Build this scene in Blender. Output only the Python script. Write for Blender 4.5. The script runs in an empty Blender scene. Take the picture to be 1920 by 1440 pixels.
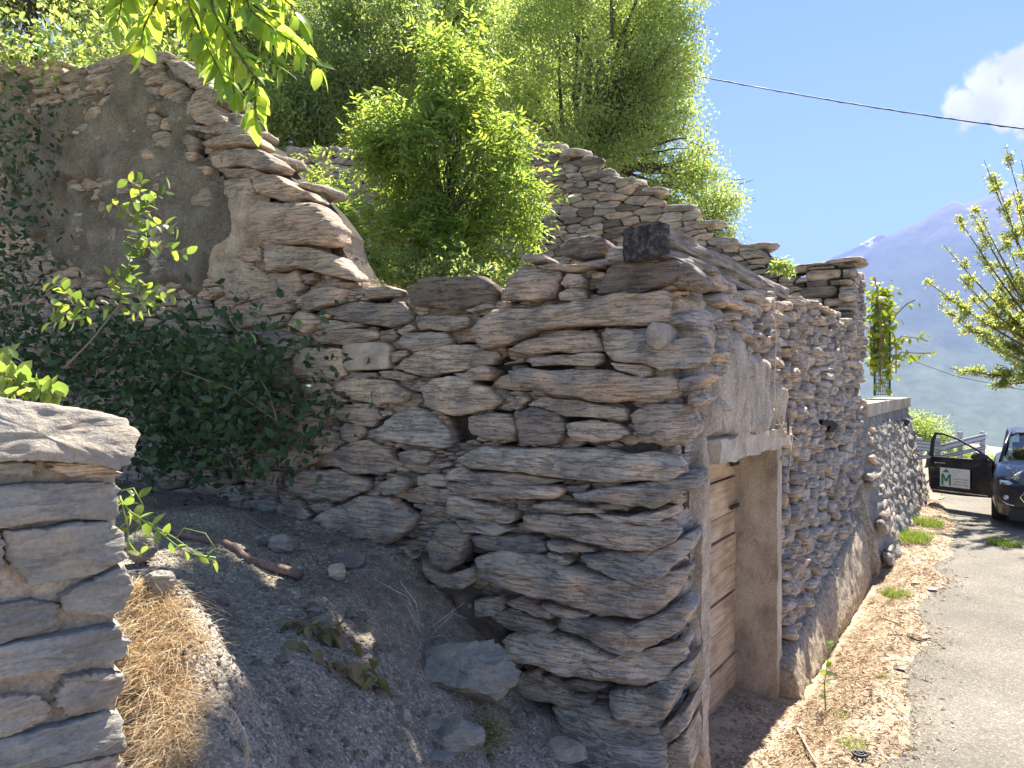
import bpy, math, random
import numpy as np
from mathutils import Vector, Matrix

rng = np.random.default_rng(7)
random.seed(7)
scene = bpy.context.scene
COL = scene.collection

# ------------------------------------------------------------------ camera
FPX = 1331.0            # focal length in pixels of a 1920 px wide frame
EYE = 2.4
cam_d = bpy.data.cameras.new('camera')
cam_d.sensor_width = 36.0
cam_d.lens = 36.0 * FPX / 1920.0
cam_d.clip_start = 0.05
cam_d.clip_end = 30000
cam = bpy.data.objects.new('camera', cam_d)
COL.objects.link(cam)
cam.location = (0, 0, EYE)
cam.rotation_euler = (math.radians(90), 0, 0)
scene.camera = cam

# ------------------------------------------------------------------ light
SUN_AZ = math.radians(33)     # to the right of +Y
SUN_EL = math.radians(58)
S = Vector((math.sin(SUN_AZ) * math.cos(SUN_EL), math.cos(SUN_AZ) * math.cos(SUN_EL), math.sin(SUN_EL)))
sun_d = bpy.data.lights.new('sun', 'SUN')
sun_d.energy = 4.5
sun_d.angle = math.radians(0.55)
sun_d.color = (1.0, 0.94, 0.84)
sun = bpy.data.objects.new('sun', sun_d)
COL.objects.link(sun)
sun.rotation_euler = S.to_track_quat('Z', 'Y').to_euler()
sun.location = (0, 0, 30)

world = bpy.data.worlds.new('World')
scene.world = world
world.use_nodes = True
wn = world.node_tree
wn.nodes.clear()
w_out = wn.nodes.new('ShaderNodeOutputWorld')
w_bg = wn.nodes.new('ShaderNodeBackground')
w_bg.inputs['Strength'].default_value = 0.060
sky = wn.nodes.new('ShaderNodeTexSky')
sky.sky_type = 'NISHITA'
sky.sun_disc = False
sky.sun_elevation = SUN_EL
sky.sun_rotation = SUN_AZ
sky.altitude = 2500
sky.air_density = 1.0
sky.dust_density = 0.0
sky.ozone_density = 3.4
# clouds: white cumulus at real directions in the sky
geo = wn.nodes.new('ShaderNodeTexCoord')


def wmath(op, a, b=None, c=None):
    n = wn.nodes.new('ShaderNodeMath')
    n.operation = op
    for i, v in enumerate((a, b, c)):
        if v is None:
            continue
        if isinstance(v, (int, float)):
            n.inputs[i].default_value = v
        else:
            wn.links.new(v, n.inputs[i])
    return n.outputs[0]


def skydir(px, py):
    return Vector(((px - 960) / FPX, 1, (720 - py) / FPX)).normalized()


wnoise = wn.nodes.new('ShaderNodeTexNoise')
wnoise.inputs['Scale'].default_value = 26
wnoise.inputs['Detail'].default_value = 9
wnoise.inputs['Roughness'].default_value = 0.58
wn.links.new(geo.outputs['Generated'], wnoise.inputs['Vector'])
total = None
# (px, py, radius in px)
PUFFS = [(1895, 132, 34), (1850, 150, 34), (1945, 125, 46), (1905, 165, 40), (1795, 192, 26), (1835, 205, 30),
         (1885, 215, 30), (1940, 212, 40), (2030, 170, 80), (2150, 140, 90),
         (-500, 60, 150), (-650, 90, 170), (-350, 90, 110)]
for px, py, r in PUFFS:
    dv = wn.nodes.new('ShaderNodeVectorMath')
    dv.operation = 'DISTANCE'
    wn.links.new(geo.outputs['Generated'], dv.inputs[0])
    dv.inputs[1].default_value = skydir(px, py)
    f = wmath('MULTIPLY_ADD', dv.outputs['Value'], -1.0 / (r * .88 / FPX), 1.0)
    total = f if total is None else wmath('MAXIMUM', total, f)
nz = wmath('MULTIPLY_ADD', wnoise.outputs['Fac'], 2.6, -1.3)
m = wmath('ADD', total, nz)
mr = wn.nodes.new('ShaderNodeMapRange')
mr.inputs['From Min'].default_value = -0.12
mr.inputs['From Max'].default_value = 0.34
mr.interpolation_type = 'SMOOTHSTEP'
wn.links.new(m, mr.inputs['Value'])
wn2 = wn.nodes.new('ShaderNodeTexNoise')
wn2.inputs['Scale'].default_value = 16
wn2.inputs['Detail'].default_value = 6
wn.links.new(geo.outputs['Generated'], wn2.inputs['Vector'])
cr = wn.nodes.new('ShaderNodeValToRGB')
cr.color_ramp.elements[0].position = 0.38
cr.color_ramp.elements[0].color = (4.4, 4.4, 5.0, 1)
cr.color_ramp.elements[1].position = 0.62
cr.color_ramp.elements[1].color = (6.0, 5.9, 6.1, 1)
wn.links.new(wn2.outputs['Fac'], cr.inputs['Fac'])
wmix = wn.nodes.new('ShaderNodeMix')
wmix.data_type = 'RGBA'
wn.links.new(mr.outputs['Result'], wmix.inputs['Factor'])
wn.links.new(sky.outputs['Color'], wmix.inputs['A'])
wn.links.new(cr.outputs['Color'], wmix.inputs['B'])
wn.links.new(wmix.outputs['Result'], w_bg.inputs['Color'])
wn.links.new(w_bg.outputs['Background'], w_out.inputs['Surface'])

scene.view_settings.view_transform = 'Standard'
scene.view_settings.look = 'None'
scene.view_settings.exposure = 2.1
scene.view_settings.gamma = 1.0
scene.view_settings.use_curve_mapping = False
scene.cycles.max_bounces = 10
scene.cycles.diffuse_bounces = 6
scene.cycles.transparent_max_bounces = 8

# ------------------------------------------------------------------ numeric noise
_perm = np.random.default_rng(3).integers(0, 1 << 30, 4096)


def _h(ix, iy, iz):
    k = (ix * 73856093) ^ (iy * 19349663) ^ (iz * 83492791)
    return _perm[k & 4095] / float(1 << 30)


def vnoise(x, y, z):
    x, y, z = np.broadcast_arrays(np.asarray(x, float), np.asarray(y, float), np.asarray(z, float))
    ix, iy, iz = np.floor(x).astype(np.int64), np.floor(y).astype(np.int64), np.floor(z).astype(np.int64)
    fx, fy, fz = x - ix, y - iy, z - iz
    fx, fy, fz = fx * fx * (3 - 2 * fx), fy * fy * (3 - 2 * fy), fz * fz * (3 - 2 * fz)
    r = 0
    for dx in (0, 1):
        wx = fx if dx else 1 - fx
        for dy in (0, 1):
            wy = fy if dy else 1 - fy
            for dz in (0, 1):
                wz = fz if dz else 1 - fz
                r = r + wx * wy * wz * _h(ix + dx, iy + dy, iz + dz)
    return r * 2 - 1


def fbm(x, y, z, o=4, g=0.5):
    a, s, r = 1.0, 1.0, 0
    for i in range(o):
        r = r + a * vnoise(np.asarray(x) * s + 7.3 * i, np.asarray(y) * s + 3.1 * i, np.asarray(z) * s)
        a *= g
        s *= 2.03
    return r


def sstep(a, b, x):
    t = np.clip((np.asarray(x, float) - a) / (b - a), 0, 1)
    return t * t * (3 - 2 * t)


# ------------------------------------------------------------------ object helpers
def tag(o, label=None, cat=None, group=None, kind=None):
    if label:
        o['label'] = label
    if cat:
        o['category'] = cat
    if group:
        o['group'] = group
    if kind:
        o['kind'] = kind
    return o


def empty(name, loc=(0, 0, 0), rz=0.0):
    o = bpy.data.objects.new(name, None)
    o.empty_display_size = 0.2
    COL.objects.link(o)
    o.location = loc
    o.rotation_euler = (0, 0, rz)
    return o


def link(name, me, parent=None, loc=None, rot=None):
    o = bpy.data.objects.new(name, me)
    COL.objects.link(o)
    if parent:
        o.parent = parent
    if loc is not None:
        o.location = loc
    if rot is not None:
        o.rotation_euler = rot
    return o


def mesh(name, verts, faces, mat=None, smooth=False):
    """verts (N,3); faces: ndarray (M,3|4) or list of tuples"""
    me = bpy.data.meshes.new(name)
    if isinstance(faces, np.ndarray):
        V = np.asarray(verts, dtype=np.float32)
        k = faces.shape[1]
        me.vertices.add(len(V))
        me.vertices.foreach_set('co', V.ravel())
        me.loops.add(faces.size)
        me.loops.foreach_set('vertex_index', faces.astype(np.int32).ravel())
        me.polygons.add(len(faces))
        me.polygons.foreach_set('loop_start', np.arange(0, faces.size, k, dtype=np.int32))
        me.update(calc_edges=True)
        me.validate()
    else:
        me.from_pydata([tuple(map(float, v)) for v in verts], [], [tuple(int(i) for i in f) for f in faces])
        me.update()
    if smooth:
        me.polygons.foreach_set('use_smooth', np.ones(len(me.polygons), dtype=bool))
    if mat:
        me.materials.append(mat)
    return me


class MB:
    """collects pieces into one mesh"""
    def __init__(self):
        self.v, self.f, self.n = [], [], 0

    def add(self, verts, faces):
        self.v.extend([tuple(map(float, p)) for p in verts])
        self.f.extend([tuple(int(i) + self.n for i in f) for f in faces])
        self.n += len(verts)
        return self

    def box(self, c, s, R=None):
        vs = []
        for dx in (-1, 1):
            for dy in (-1, 1):
                for dz in (-1, 1):
                    p = Vector((dx * s[0] / 2, dy * s[1] / 2, dz * s[2] / 2))
                    if R is not None:
                        p = R @ p
                    vs.append(p + Vector(c))
        return self.add(vs, [(0, 1, 3, 2), (4, 6, 7, 5), (0, 4, 5, 1), (2, 3, 7, 6), (0, 2, 6, 4), (1, 5, 7, 3)])

    def tube(self, pts, r, n=6, cap=True):
        pts = [Vector(p) for p in pts]
        rs = r if isinstance(r, (list, tuple, np.ndarray)) else [r] * len(pts)
        vs, fs = [], []
        for i, p in enumerate(pts):
            t = (pts[min(i + 1, len(pts) - 1)] - pts[max(i - 1, 0)])
            if t.length < 1e-9:
                t = Vector((0, 0, 1))
            t.normalize()
            a = t.cross(Vector((0, 0, 1)))
            if a.length < 0.05:
                a = t.cross(Vector((1, 0, 0)))
            a.normalize()
            b = t.cross(a)
            for k in range(n):
                an = 2 * math.pi * k / n
                vs.append(p + (a * math.cos(an) + b * math.sin(an)) * rs[i])
        for i in range(len(pts) - 1):
            for k in range(n):
                k2 = (k + 1) % n
                fs.append((i * n + k, i * n + k2, (i + 1) * n + k2, (i + 1) * n + k))
        if cap:
            fs.append(tuple(range(n - 1, -1, -1)))
            fs.append(tuple((len(pts) - 1) * n + k for k in range(n)))
        return self.add(vs, fs)

    def build(self, name, mat, parent=None, smooth=False, loc=None):
        return link(name, mesh(name, self.v, self.f, mat, smooth), parent, loc)


# ------------------------------------------------------------------ materials
def newmat(name):
    m = bpy.data.materials.new(name)
    m.use_nodes = True
    nt = m.node_tree
    nt.nodes.clear()
    out = nt.nodes.new('ShaderNodeOutputMaterial')
    return m, nt, out


def N(nt, typ, **kw):
    n = nt.nodes.new(typ)
    for k, v in kw.items():
        setattr(n, k, v)
    return n


def setin(n, **kw):
    for k, v in kw.items():
        n.inputs[k.replace('_', ' ')].default_value = v
    return n


def ramp(nt, fac, stops, interp='LINEAR'):
    r = N(nt, 'ShaderNodeValToRGB')
    r.color_ramp.interpolation = interp
    el = r.color_ramp.elements
    while len(el) < len(stops):
        el.new(0.5)
    for e, (p, c) in zip(el, stops):
        e.position = p
        e.color = (c[0], c[1], c[2], 1) if not isinstance(c, (int, float)) else (c, c, c, 1)
    nt.links.new(fac, r.inputs['Fac'])
    return r.outputs['Color']


def mixc(nt, fac, a, b, mode='MIX'):
    n = N(nt, 'ShaderNodeMix', data_type='RGBA', blend_type=mode)
    for s, v in (('Factor', fac), ('A', a), ('B', b)):
        if isinstance(v, (int, float)):
            n.inputs[s].default_value = v
        elif isinstance(v, tuple):
            n.inputs[s].default_value = (*v, 1) if len(v) == 3 else v
        else:
            nt.links.new(v, n.inputs[s])
    return n.outputs['Result']


def mth(nt, op, a, b=0.0):
    n = N(nt, 'ShaderNodeMath', operation=op)
    for i, v in enumerate((a, b)):
        if isinstance(v, (int, float)):
            n.inputs[i].default_value = v
        else:
            nt.links.new(v, n.inputs[i])
    return n.outputs[0]


def noise(nt, vec, scale, detail=6, rough=0.6, stretch=None):
    if stretch:
        mp = N(nt, 'ShaderNodeMapping')
        mp.inputs['Scale'].default_value = stretch
        nt.links.new(vec, mp.inputs['Vector'])
        vec = mp.outputs['Vector']
    n = N(nt, 'ShaderNodeTexNoise')
    setin(n, Scale=scale, Detail=detail, Roughness=rough)
    nt.links.new(vec, n.inputs['Vector'])
    return n.outputs['Fac']


def randvec(nt):
    """object coords offset by a random amount per piece, and the random value"""
    tc = N(nt, 'ShaderNodeTexCoord')
    oi = N(nt, 'ShaderNodeObjectInfo')
    gi = N(nt, 'ShaderNodeNewGeometry')
    r = mth(nt, 'FRACT', mth(nt, 'ADD', oi.outputs['Random'], gi.outputs['Random Per Island']))
    v = N(nt, 'ShaderNodeVectorMath', operation='ADD')
    nt.links.new(tc.outputs['Object'], v.inputs[0])
    cmb = N(nt, 'ShaderNodeCombineXYZ')
    for i in 'XYZ':
        nt.links.new(mth(nt, 'MULTIPLY', r, {'X': 37.0, 'Y': 19.0, 'Z': 53.0}[i]), cmb.inputs[i])
    nt.links.new(cmb.outputs[0], v.inputs[1])
    return v.outputs[0], r


def stone_mat(name, stops, strata=1.0, lichen=0.3, bump=0.7, dist=0.026, wall=True):
    m, nt, out = newmat(name)
    vec, r = randvec(nt)
    b = N(nt, 'ShaderNodeBsdfPrincipled')
    setin(b, Roughness=0.88)
    b.inputs['Specular IOR Level'].default_value = 0.25
    base = ramp(nt, r, stops)
    lam = noise(nt, vec, 2.4, 10, 0.72, (1.0, 1.0, 17.0 * strata + 1))
    big = noise(nt, vec, 4.5, 4, 0.55)
    fine = noise(nt, vec, 70, 5, 0.75)
    c = mixc(nt, 0.75, base, ramp(nt, lam, [(0.30, 0.5), (0.42, 0.85), (0.55, 1.0), (0.72, 1.25)]), 'MULTIPLY')
    c = mixc(nt, 0.9, c, ramp(nt, big, [(0.3, (0.64, 0.67, 0.68)), (0.5, (1.06, 1.05, 1.03)), (0.70, (1.4, 1.22, 1.0))]), 'MULTIPLY')
    c = mixc(nt, 0.45, c, ramp(nt, fine, [(0.3, 0.45), (0.5, 1.0), (0.72, 1.5)]), 'MULTIPLY')
    ck = noise(nt, vec, 3.2, 6, 0.6, (1.0, 1.0, 9.0 * strata + 1.5))
    ckl = mth(nt, 'ABSOLUTE', mth(nt, 'SUBTRACT', ck, 0.5))
    crack = ramp(nt, ckl, [(0.0, 0.0), (0.012, 0.35), (0.03, 1.0)])
    c = mixc(nt, min(0.5, 0.5 * strata), c, crack, 'MULTIPLY')
    grime = noise(nt, vec, 2.6, 7, 0.7)
    c = mixc(nt, ramp(nt, grime, [(0.50, 0.0), (0.62, 0.42)]), c, (0.15, 0.14, 0.125))
    li = noise(nt, vec, 13, 8, 0.72)
    lm = ramp(nt, li, [(0.60, 0.0), (0.66, 1.0)])
    c = mixc(nt, mth(nt, 'MULTIPLY', lm, lichen), c, (0.36, 0.36, 0.31))
    hs_ = N(nt, 'ShaderNodeHueSaturation')
    setin(hs_, Saturation=0.84, Value=1.03)
    nt.links.new(c, hs_.inputs['Color'])
    nt.links.new(hs_.outputs[0], b.inputs['Base Color'])
    h = mth(nt, 'ADD', mth(nt, 'MULTIPLY', lam, 1.0), mth(nt, 'MULTIPLY', fine, 0.28))
    h = mth(nt, 'ADD', h, mth(nt, 'MULTIPLY', noise(nt, vec, 22, 6, 0.7, (1, 1, 1 + 2.5 * strata)), 0.7))
    h = mth(nt, 'ADD', h, mth(nt, 'MULTIPLY', crack, min(0.5, 0.5 * strata)))
    bp = N(nt, 'ShaderNodeBump')
    setin(bp, Strength=bump, Distance=dist)
    nt.links.new(h, bp.inputs['Height'])
    nt.links.new(bp.outputs['Normal'], b.inputs['Normal'])
    nt.links.new(b.outputs[0], out.inputs['Surface'])
    return m


def rough_mat(name, c0, c1, c2, scale=6, bump=0.7, dist=0.02, fine=90, stretch=None, rough=0.95, speck=0.5):
    m, nt, out = newmat(name)
    tc = N(nt, 'ShaderNodeTexCoord')
    vec = tc.outputs['Object']
    b = N(nt, 'ShaderNodeBsdfPrincipled')
    setin(b, Roughness=rough)
    b.inputs['Specular IOR Level'].default_value = 0.2
    n1 = noise(nt, vec, scale, 8, 0.66, stretch)
    n2 = noise(nt, vec, fine, 4, 0.7)
    c = ramp(nt, n1, [(0.3, c0), (0.5, c1), (0.7, c2)])
    c = mixc(nt, speck, c, ramp(nt, n2, [(0.3, 0.5), (0.5, 1.0), (0.68, 1.55)]), 'MULTIPLY')
    nt.links.new(c, b.inputs['Base Color'])
    h = mth(nt, 'ADD', n1, mth(nt, 'MULTIPLY', n2, 0.4))
    h = mth(nt, 'ADD', h, mth(nt, 'MULTIPLY', noise(nt, vec, scale * 5, 5, 0.7), 0.5))
    bp = N(nt, 'ShaderNodeBump')
    setin(bp, Strength=bump, Distance=dist)
    nt.links.new(h, bp.inputs['Height'])
    nt.links.new(bp.outputs['Normal'], b.inputs['Normal'])
    nt.links.new(b.outputs[0], out.inputs['Surface'])
    return m


def plain_mat(name, col, rough=0.6, metal=0.0, spec=0.5, coat=0.0):
    m, nt, out = newmat(name)
    tc = N(nt, 'ShaderNodeTexCoord')
    b = N(nt, 'ShaderNodeBsdfPrincipled')
    setin(b, Roughness=rough, Metallic=metal)
    b.inputs['Specular IOR Level'].default_value = spec
    b.inputs['Coat Weight'].default_value = coat
    b.inputs['Coat Roughness'].default_value = 0.05
    n1 = noise(nt, tc.outputs['Object'], 9, 5, 0.6)
    c = mixc(nt, 0.5, col, ramp(nt, n1, [(0.3, 0.75), (0.7, 1.25)]), 'MULTIPLY')
    nt.links.new(c, b.inputs['Base Color'])
    nt.links.new(b.outputs[0], out.inputs['Surface'])
    return m


def leaf_mat(name, stops, trans, tw=0.45, rough=0.45):
    """leaves: diffuse upper side plus light passing through; colour varies from leaf to leaf"""
    m, nt, out = newmat(name)
    gi = N(nt, 'ShaderNodeNewGeometry')
    oi = N(nt, 'ShaderNodeObjectInfo')
    r = mth(nt, 'FRACT', mth(nt, 'ADD', gi.outputs['Random Per Island'], oi.outputs['Random']))
    c = ramp(nt, r, stops)
    b = N(nt, 'ShaderNodeBsdfPrincipled')
    setin(b, Roughness=rough)
    b.inputs['Specular IOR Level'].default_value = 0.5
    nt.links.new(c, b.inputs['Base Color'])
    t = N(nt, 'ShaderNodeBsdfTranslucent')
    tcx = mixc(nt, 1.0, trans, ramp(nt, mth(nt, 'FRACT', mth(nt, 'MULTIPLY', r, 7.3)),
                                    [(0.0, (0.55, 0.7, 0.6)), (0.5, (0.9, 1.0, 0.9)), (1.0, (1.35, 1.2, 0.9))]), 'MULTIPLY')
    nt.links.new(tcx, t.inputs['Color'])
    mx = N(nt, 'ShaderNodeMixShader')
    mx.inputs['Fac'].default_value = tw
    nt.links.new(b.outputs[0], mx.inputs[1])
    nt.links.new(t.outputs[0], mx.inputs[2])
    nt.links.new(mx.outputs[0], out.inputs['Surface'])
    return m


M = {}
TAN = (0.56, 0.42, 0.29)
GREY = (0.46, 0.385, 0.3)
DARK = (0.3, 0.235, 0.175)
PALE = (0.66, 0.505, 0.35)
M['schist'] = stone_mat('schist', [(0.0, GREY), (0.25, TAN), (0.5, (0.5, 0.37, 0.255)), (0.75, PALE), (1.0, DARK)])
M['schist_grey'] = stone_mat('schist_grey', [(0.0, (0.44, 0.375, 0.3)), (0.3, (0.56, 0.47, 0.365)), (0.7, (0.34, 0.29, 0.24)), (1.0, (0.62, 0.52, 0.4))])
M['schist_dark'] = stone_mat('schist_dark', [(0.0, (0.2, 0.155, 0.115)), (1.0, (0.27, 0.205, 0.15))])
M['schist_pale'] = stone_mat('schist_pale', [(0.0, (0.5, 0.39, 0.275)), (1.0, (0.56, 0.44, 0.31))])
M['square_block'] = stone_mat('square_block', [(0.0, (0.52, 0.41, 0.3)), (1.0, (0.56, 0.45, 0.33))], strata=0.1, bump=0.3)
M['pillar_stone'] = stone_mat('pillar_stone', [(0.0, (0.29, 0.27, 0.225)), (0.35, (0.36, 0.335, 0.275)), (0.7, (0.47, 0.375, 0.26)), (1.0, (0.26, 0.235, 0.19))],
                              strata=0.35, lichen=0.7, bump=0.8, dist=0.014)
M['coping'] = stone_mat('coping', [(0.0, (0.36, 0.32, 0.25)), (1.0, (0.4, 0.35, 0.28))], strata=0.1, lichen=0.9, bump=1.0, dist=0.02)
M['boulder'] = stone_mat('boulder', [(0.0, (0.2, 0.18, 0.145)), (1.0, (0.24, 0.215, 0.175))], lichen=.15, strata=0.3, bump=0.5, dist=0.012)
M['tan_rock'] = stone_mat('tan_rock', [(0.0, (0.46, 0.36, 0.25)), (1.0, (0.5, 0.4, 0.28))], strata=0.2)
M['grey_rock'] = stone_mat('grey_rock', [(0.0, (0.17, 0.155, 0.13)), (0.5, (0.25, 0.225, 0.19)), (1.0, (0.4, 0.355, 0.3))], strata=0.3)
M['core'] = rough_mat('wall_core', (0.07, 0.06, 0.05), (0.12, 0.10, 0.08), (0.17, 0.145, 0.115), 9, 1.0, 0.03)
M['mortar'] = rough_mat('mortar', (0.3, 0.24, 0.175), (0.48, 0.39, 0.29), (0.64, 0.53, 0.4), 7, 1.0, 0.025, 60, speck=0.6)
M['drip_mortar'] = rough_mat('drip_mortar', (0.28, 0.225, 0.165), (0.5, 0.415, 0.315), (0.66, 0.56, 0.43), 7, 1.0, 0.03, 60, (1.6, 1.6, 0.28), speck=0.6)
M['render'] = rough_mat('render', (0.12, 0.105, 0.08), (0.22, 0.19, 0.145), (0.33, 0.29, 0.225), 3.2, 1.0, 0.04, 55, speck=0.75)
M['concrete'] = rough_mat('concrete', (0.25, 0.2, 0.15), (0.47, 0.385, 0.285), (0.6, 0.51, 0.39), 4.5, 1.0, 0.02, 70, (1, 1, .6), speck=0.55)
M['lintel'] = rough_mat('lintel_concrete', (0.36, 0.29, 0.22), (0.54, 0.455, 0.35), (0.66, 0.57, 0.45), 6, 1.0, 0.02, 80, speck=0.5)
M['plinth'] = rough_mat('plinth_concrete', (0.2, 0.155, 0.11), (0.5, 0.41, 0.295), (0.78, 0.67, 0.52), 26, 1.0, 0.035, 110, speck=0.6)
M['retaining'] = rough_mat('retaining', (0.2, 0.19, 0.17), (0.33, 0.31, 0.27), (0.46, 0.43, 0.38), 6, 1.0, 0.05, 60, (1, 1, 0.5))
M['dirt'] = rough_mat('dirt', (0.12, 0.09, 0.065), (0.19, 0.145, 0.11), (0.26, 0.205, 0.16), 4, 0.8, 0.02, 130, speck=0.6)


def boards_mat():
    m, nt, out = newmat('door_boards')
    vec, r = randvec(nt)
    b = N(nt, 'ShaderNodeBsdfPrincipled')
    setin(b, Roughness=0.8)
    g = noise(nt, vec, 2.0, 8, 0.7, (1.0, 4.0, 16.0))
    s = noise(nt, vec, 3.0, 3, 0.5, (1, 1, 2))
    c = ramp(nt, g, [(0.25, (0.22, 0.15, 0.09)), (0.5, (0.55, 0.405, 0.255)), (0.75, (0.68, 0.53, 0.36))])
    c = mixc(nt, 0.8, c, ramp(nt, s, [(0.35, (0.6, 0.52, 0.5)), (0.55, (1, 1, 1)), (0.8, (1.1, 1.05, 1.0))]), 'MULTIPLY')
    c = mixc(nt, 0.6, c, ramp(nt, r, [(0, 0.8), (1, 1.15)]), 'MULTIPLY')
    nt.links.new(c, b.inputs['Base Color'])
    bp = N(nt, 'ShaderNodeBump')
    setin(bp, Strength=0.4, Distance=0.006)
    nt.links.new(g, bp.inputs['Height'])
    nt.links.new(bp.outputs['Normal'], b.inputs['Normal'])
    nt.links.new(b.outputs[0], out.inputs['Surface'])
    return m


def beam_mat(name, a, bcol, c3):
    m, nt, out = newmat(name)
    tc = N(nt, 'ShaderNodeTexCoord')
    vec = tc.outputs['Object']
    b = N(nt, 'ShaderNodeBsdfPrincipled')
    setin(b, Roughness=0.9)
    g = noise(nt, vec, 3.0, 9, 0.72, (0.8, 9.0, 9.0))
    c = ramp(nt, g, [(0.38, a), (0.5, bcol), (0.6, c3)])
    nt.links.new(c, b.inputs['Base Color'])
    bp = N(nt, 'ShaderNodeBump')
    setin(bp, Strength=1.0, Distance=0.03)
    nt.links.new(g, bp.inputs['Height'])
    nt.links.new(bp.outputs['Normal'], b.inputs['Normal'])
    nt.links.new(b.outputs[0], out.inputs['Surface'])
    return m


M['boards'] = boards_mat()
M['beam'] = beam_mat('weathered_beam', (0.1, 0.085, 0.07), (0.26, 0.225, 0.18), (0.4, 0.36, 0.3))
M['char'] = beam_mat('charred_end', (0.02, 0.017, 0.014), (0.06, 0.05, 0.04), (0.16, 0.135, 0.11))
M['bark'] = rough_mat('bark', (0.07, 0.055, 0.04), (0.13, 0.105, 0.08), (0.2, 0.17, 0.13), 12, 0.8, 0.02, 60, (1, 1, 0.3))
M['log'] = rough_mat('log_bark', (0.14, 0.09, 0.07), (0.22, 0.15, 0.115), (0.3, 0.22, 0.17), 14, 0.6, 0.01, 60)
M['twig'] = plain_mat('twig', (0.24, 0.18, 0.12), 0.8)
M['pale_twig'] = plain_mat('pale_twig', (0.52, 0.42, 0.3), 0.8)
M['green_stem'] = plain_mat('green_stem', (0.2, 0.3, 0.06), 0.6)
M['straw'] = leaf_mat('straw', [(0, (0.42, 0.28, 0.15)), (0.5, (0.6, 0.44, 0.26)), (1, (0.72, 0.58, 0.38))], (0.5, 0.36, 0.2), 0.25, 0.7)
M['litter'] = leaf_mat('litter', [(0, (0.22, 0.13, 0.07)), (0.25, (0.4, 0.28, 0.175)), (0.7, (0.54, 0.42, 0.28)), (1, (0.68, 0.59, 0.45))], (0.5, 0.33, 0.2), 0.1, 0.8)
M['ash'] = leaf_mat('ash_leaf', [(0, (0.07, 0.13, 0.04)), (0.5, (0.11, 0.19, 0.05)), (1, (0.16, 0.24, 0.07))], (0.56, 0.66, 0.12), 0.5)
M['willow'] = leaf_mat('willow_leaf', [(0, (0.15, 0.2, 0.07)), (0.5, (0.24, 0.3, 0.1)), (1, (0.36, 0.39, 0.15))], (0.66, 0.76, 0.2), 0.5)
M['darkleaf'] = leaf_mat('dark_leaf', [(0, (0.08, 0.12, 0.05)), (0.5, (0.13, 0.18, 0.07)), (1, (0.2, 0.25, 0.1))], (0.6, 0.7, 0.2), 0.45)
M['midleaf'] = leaf_mat('mid_leaf', [(0, (0.1, 0.15, 0.05)), (0.5, (0.16, 0.22, 0.07)), (1, (0.22, 0.29, 0.1))], (0.7, 0.8, 0.2), 0.48)
M['walnut'] = leaf_mat('walnut_leaf', [(0, (0.07, 0.13, 0.03)), (0.5, (0.09, 0.17, 0.04)), (1, (0.12, 0.2, 0.05))], (0.72, 0.85, 0.12), 0.6, 0.35)
M['rose'] = leaf_mat('rose_leaf', [(0, (0.07, 0.12, 0.04)), (1, (0.12, 0.18, 0.06))], (0.5, 0.6, 0.1), 0.45, 0.35)
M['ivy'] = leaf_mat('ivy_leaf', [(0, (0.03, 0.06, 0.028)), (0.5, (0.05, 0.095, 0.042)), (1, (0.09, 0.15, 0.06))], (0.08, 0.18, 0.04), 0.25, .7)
M['vine'] = leaf_mat('vine_leaf', [(0, (0.08, 0.13, 0.03)), (0.6, (0.12, 0.18, 0.04)), (1, (0.3, 0.3, 0.05))], (0.55, 0.6, 0.06), 0.5)
M['plum'] = leaf_mat('plum_leaf', [(0, (0.09, 0.13, 0.045)), (0.5, (0.16, 0.2, 0.06)), (1, (0.28, 0.29, 0.08))], (0.7, 0.72, 0.2), 0.5)
M['grass'] = leaf_mat('grass_blade', [(0, (0.08, 0.14, 0.03)), (0.5, (0.13, 0.2, 0.04)), (0.8, (0.25, 0.27, 0.08)), (1, (0.45, 0.36, 0.18))], (0.4, 0.5, 0.06), 0.4)
M['wilted'] = leaf_mat('wilted_leaf', [(0, (0.16, 0.15, 0.05)), (0.5, (0.26, 0.23, 0.08)), (1, (0.24, 0.15, 0.07))], (0.3, 0.28, 0.08), 0.25)
M['moss'] = leaf_mat('dry_moss', [(0, (0.16, 0.13, 0.05)), (1, (0.34, 0.28, 0.11))], (0.3, 0.25, 0.08), 0.25, 0.8)
M['steel'] = plain_mat('galvanised_steel', (0.36, 0.37, 0.38), 0.45, 0.6)
M['black'] = plain_mat('black_metal', (0.015, 0.015, 0.017), 0.5)
M['rust'] = plain_mat('rusty_iron', (0.14, 0.08, 0.05), 0.8, 0.3)
M['paint'] = plain_mat('black_car_paint', (0.008, 0.009, 0.013), 0.3, 0.0, 0.4, 0.45)
M['plastic'] = plain_mat('black_plastic', (0.03, 0.03, 0.032), 0.6)
M['tyre'] = plain_mat('tyre_rubber', (0.02, 0.02, 0.02), 0.85)
M['chrome'] = plain_mat('chrome', (0.75, 0.76, 0.78), 0.15, 1.0)
M['rim'] = plain_mat('alloy_rim', (0.3, 0.31, 0.32), 0.3, 0.9)
M['lamp_white'] = plain_mat('lamp_reflector', (0.7, 0.72, 0.75), 0.15, 0.7)
M['sticker'] = plain_mat('white_sticker', (0.8, 0.79, 0.76), 0.5)
M['logo_green'] = plain_mat('logo_green', (0.03, 0.28, 0.13), 0.5)
M['logo_grey'] = plain_mat('print_grey', (0.45, 0.47, 0.45), 0.5)
M['seat'] = plain_mat('seat_fabric', (0.04, 0.04, 0.045), 0.9)
M['cable'] = plain_mat('cable_rubber', (0.03, 0.035, 0.04), 0.6)
M['net'] = plain_mat('green_net', (0.03, 0.07, 0.045), 0.7)


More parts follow.
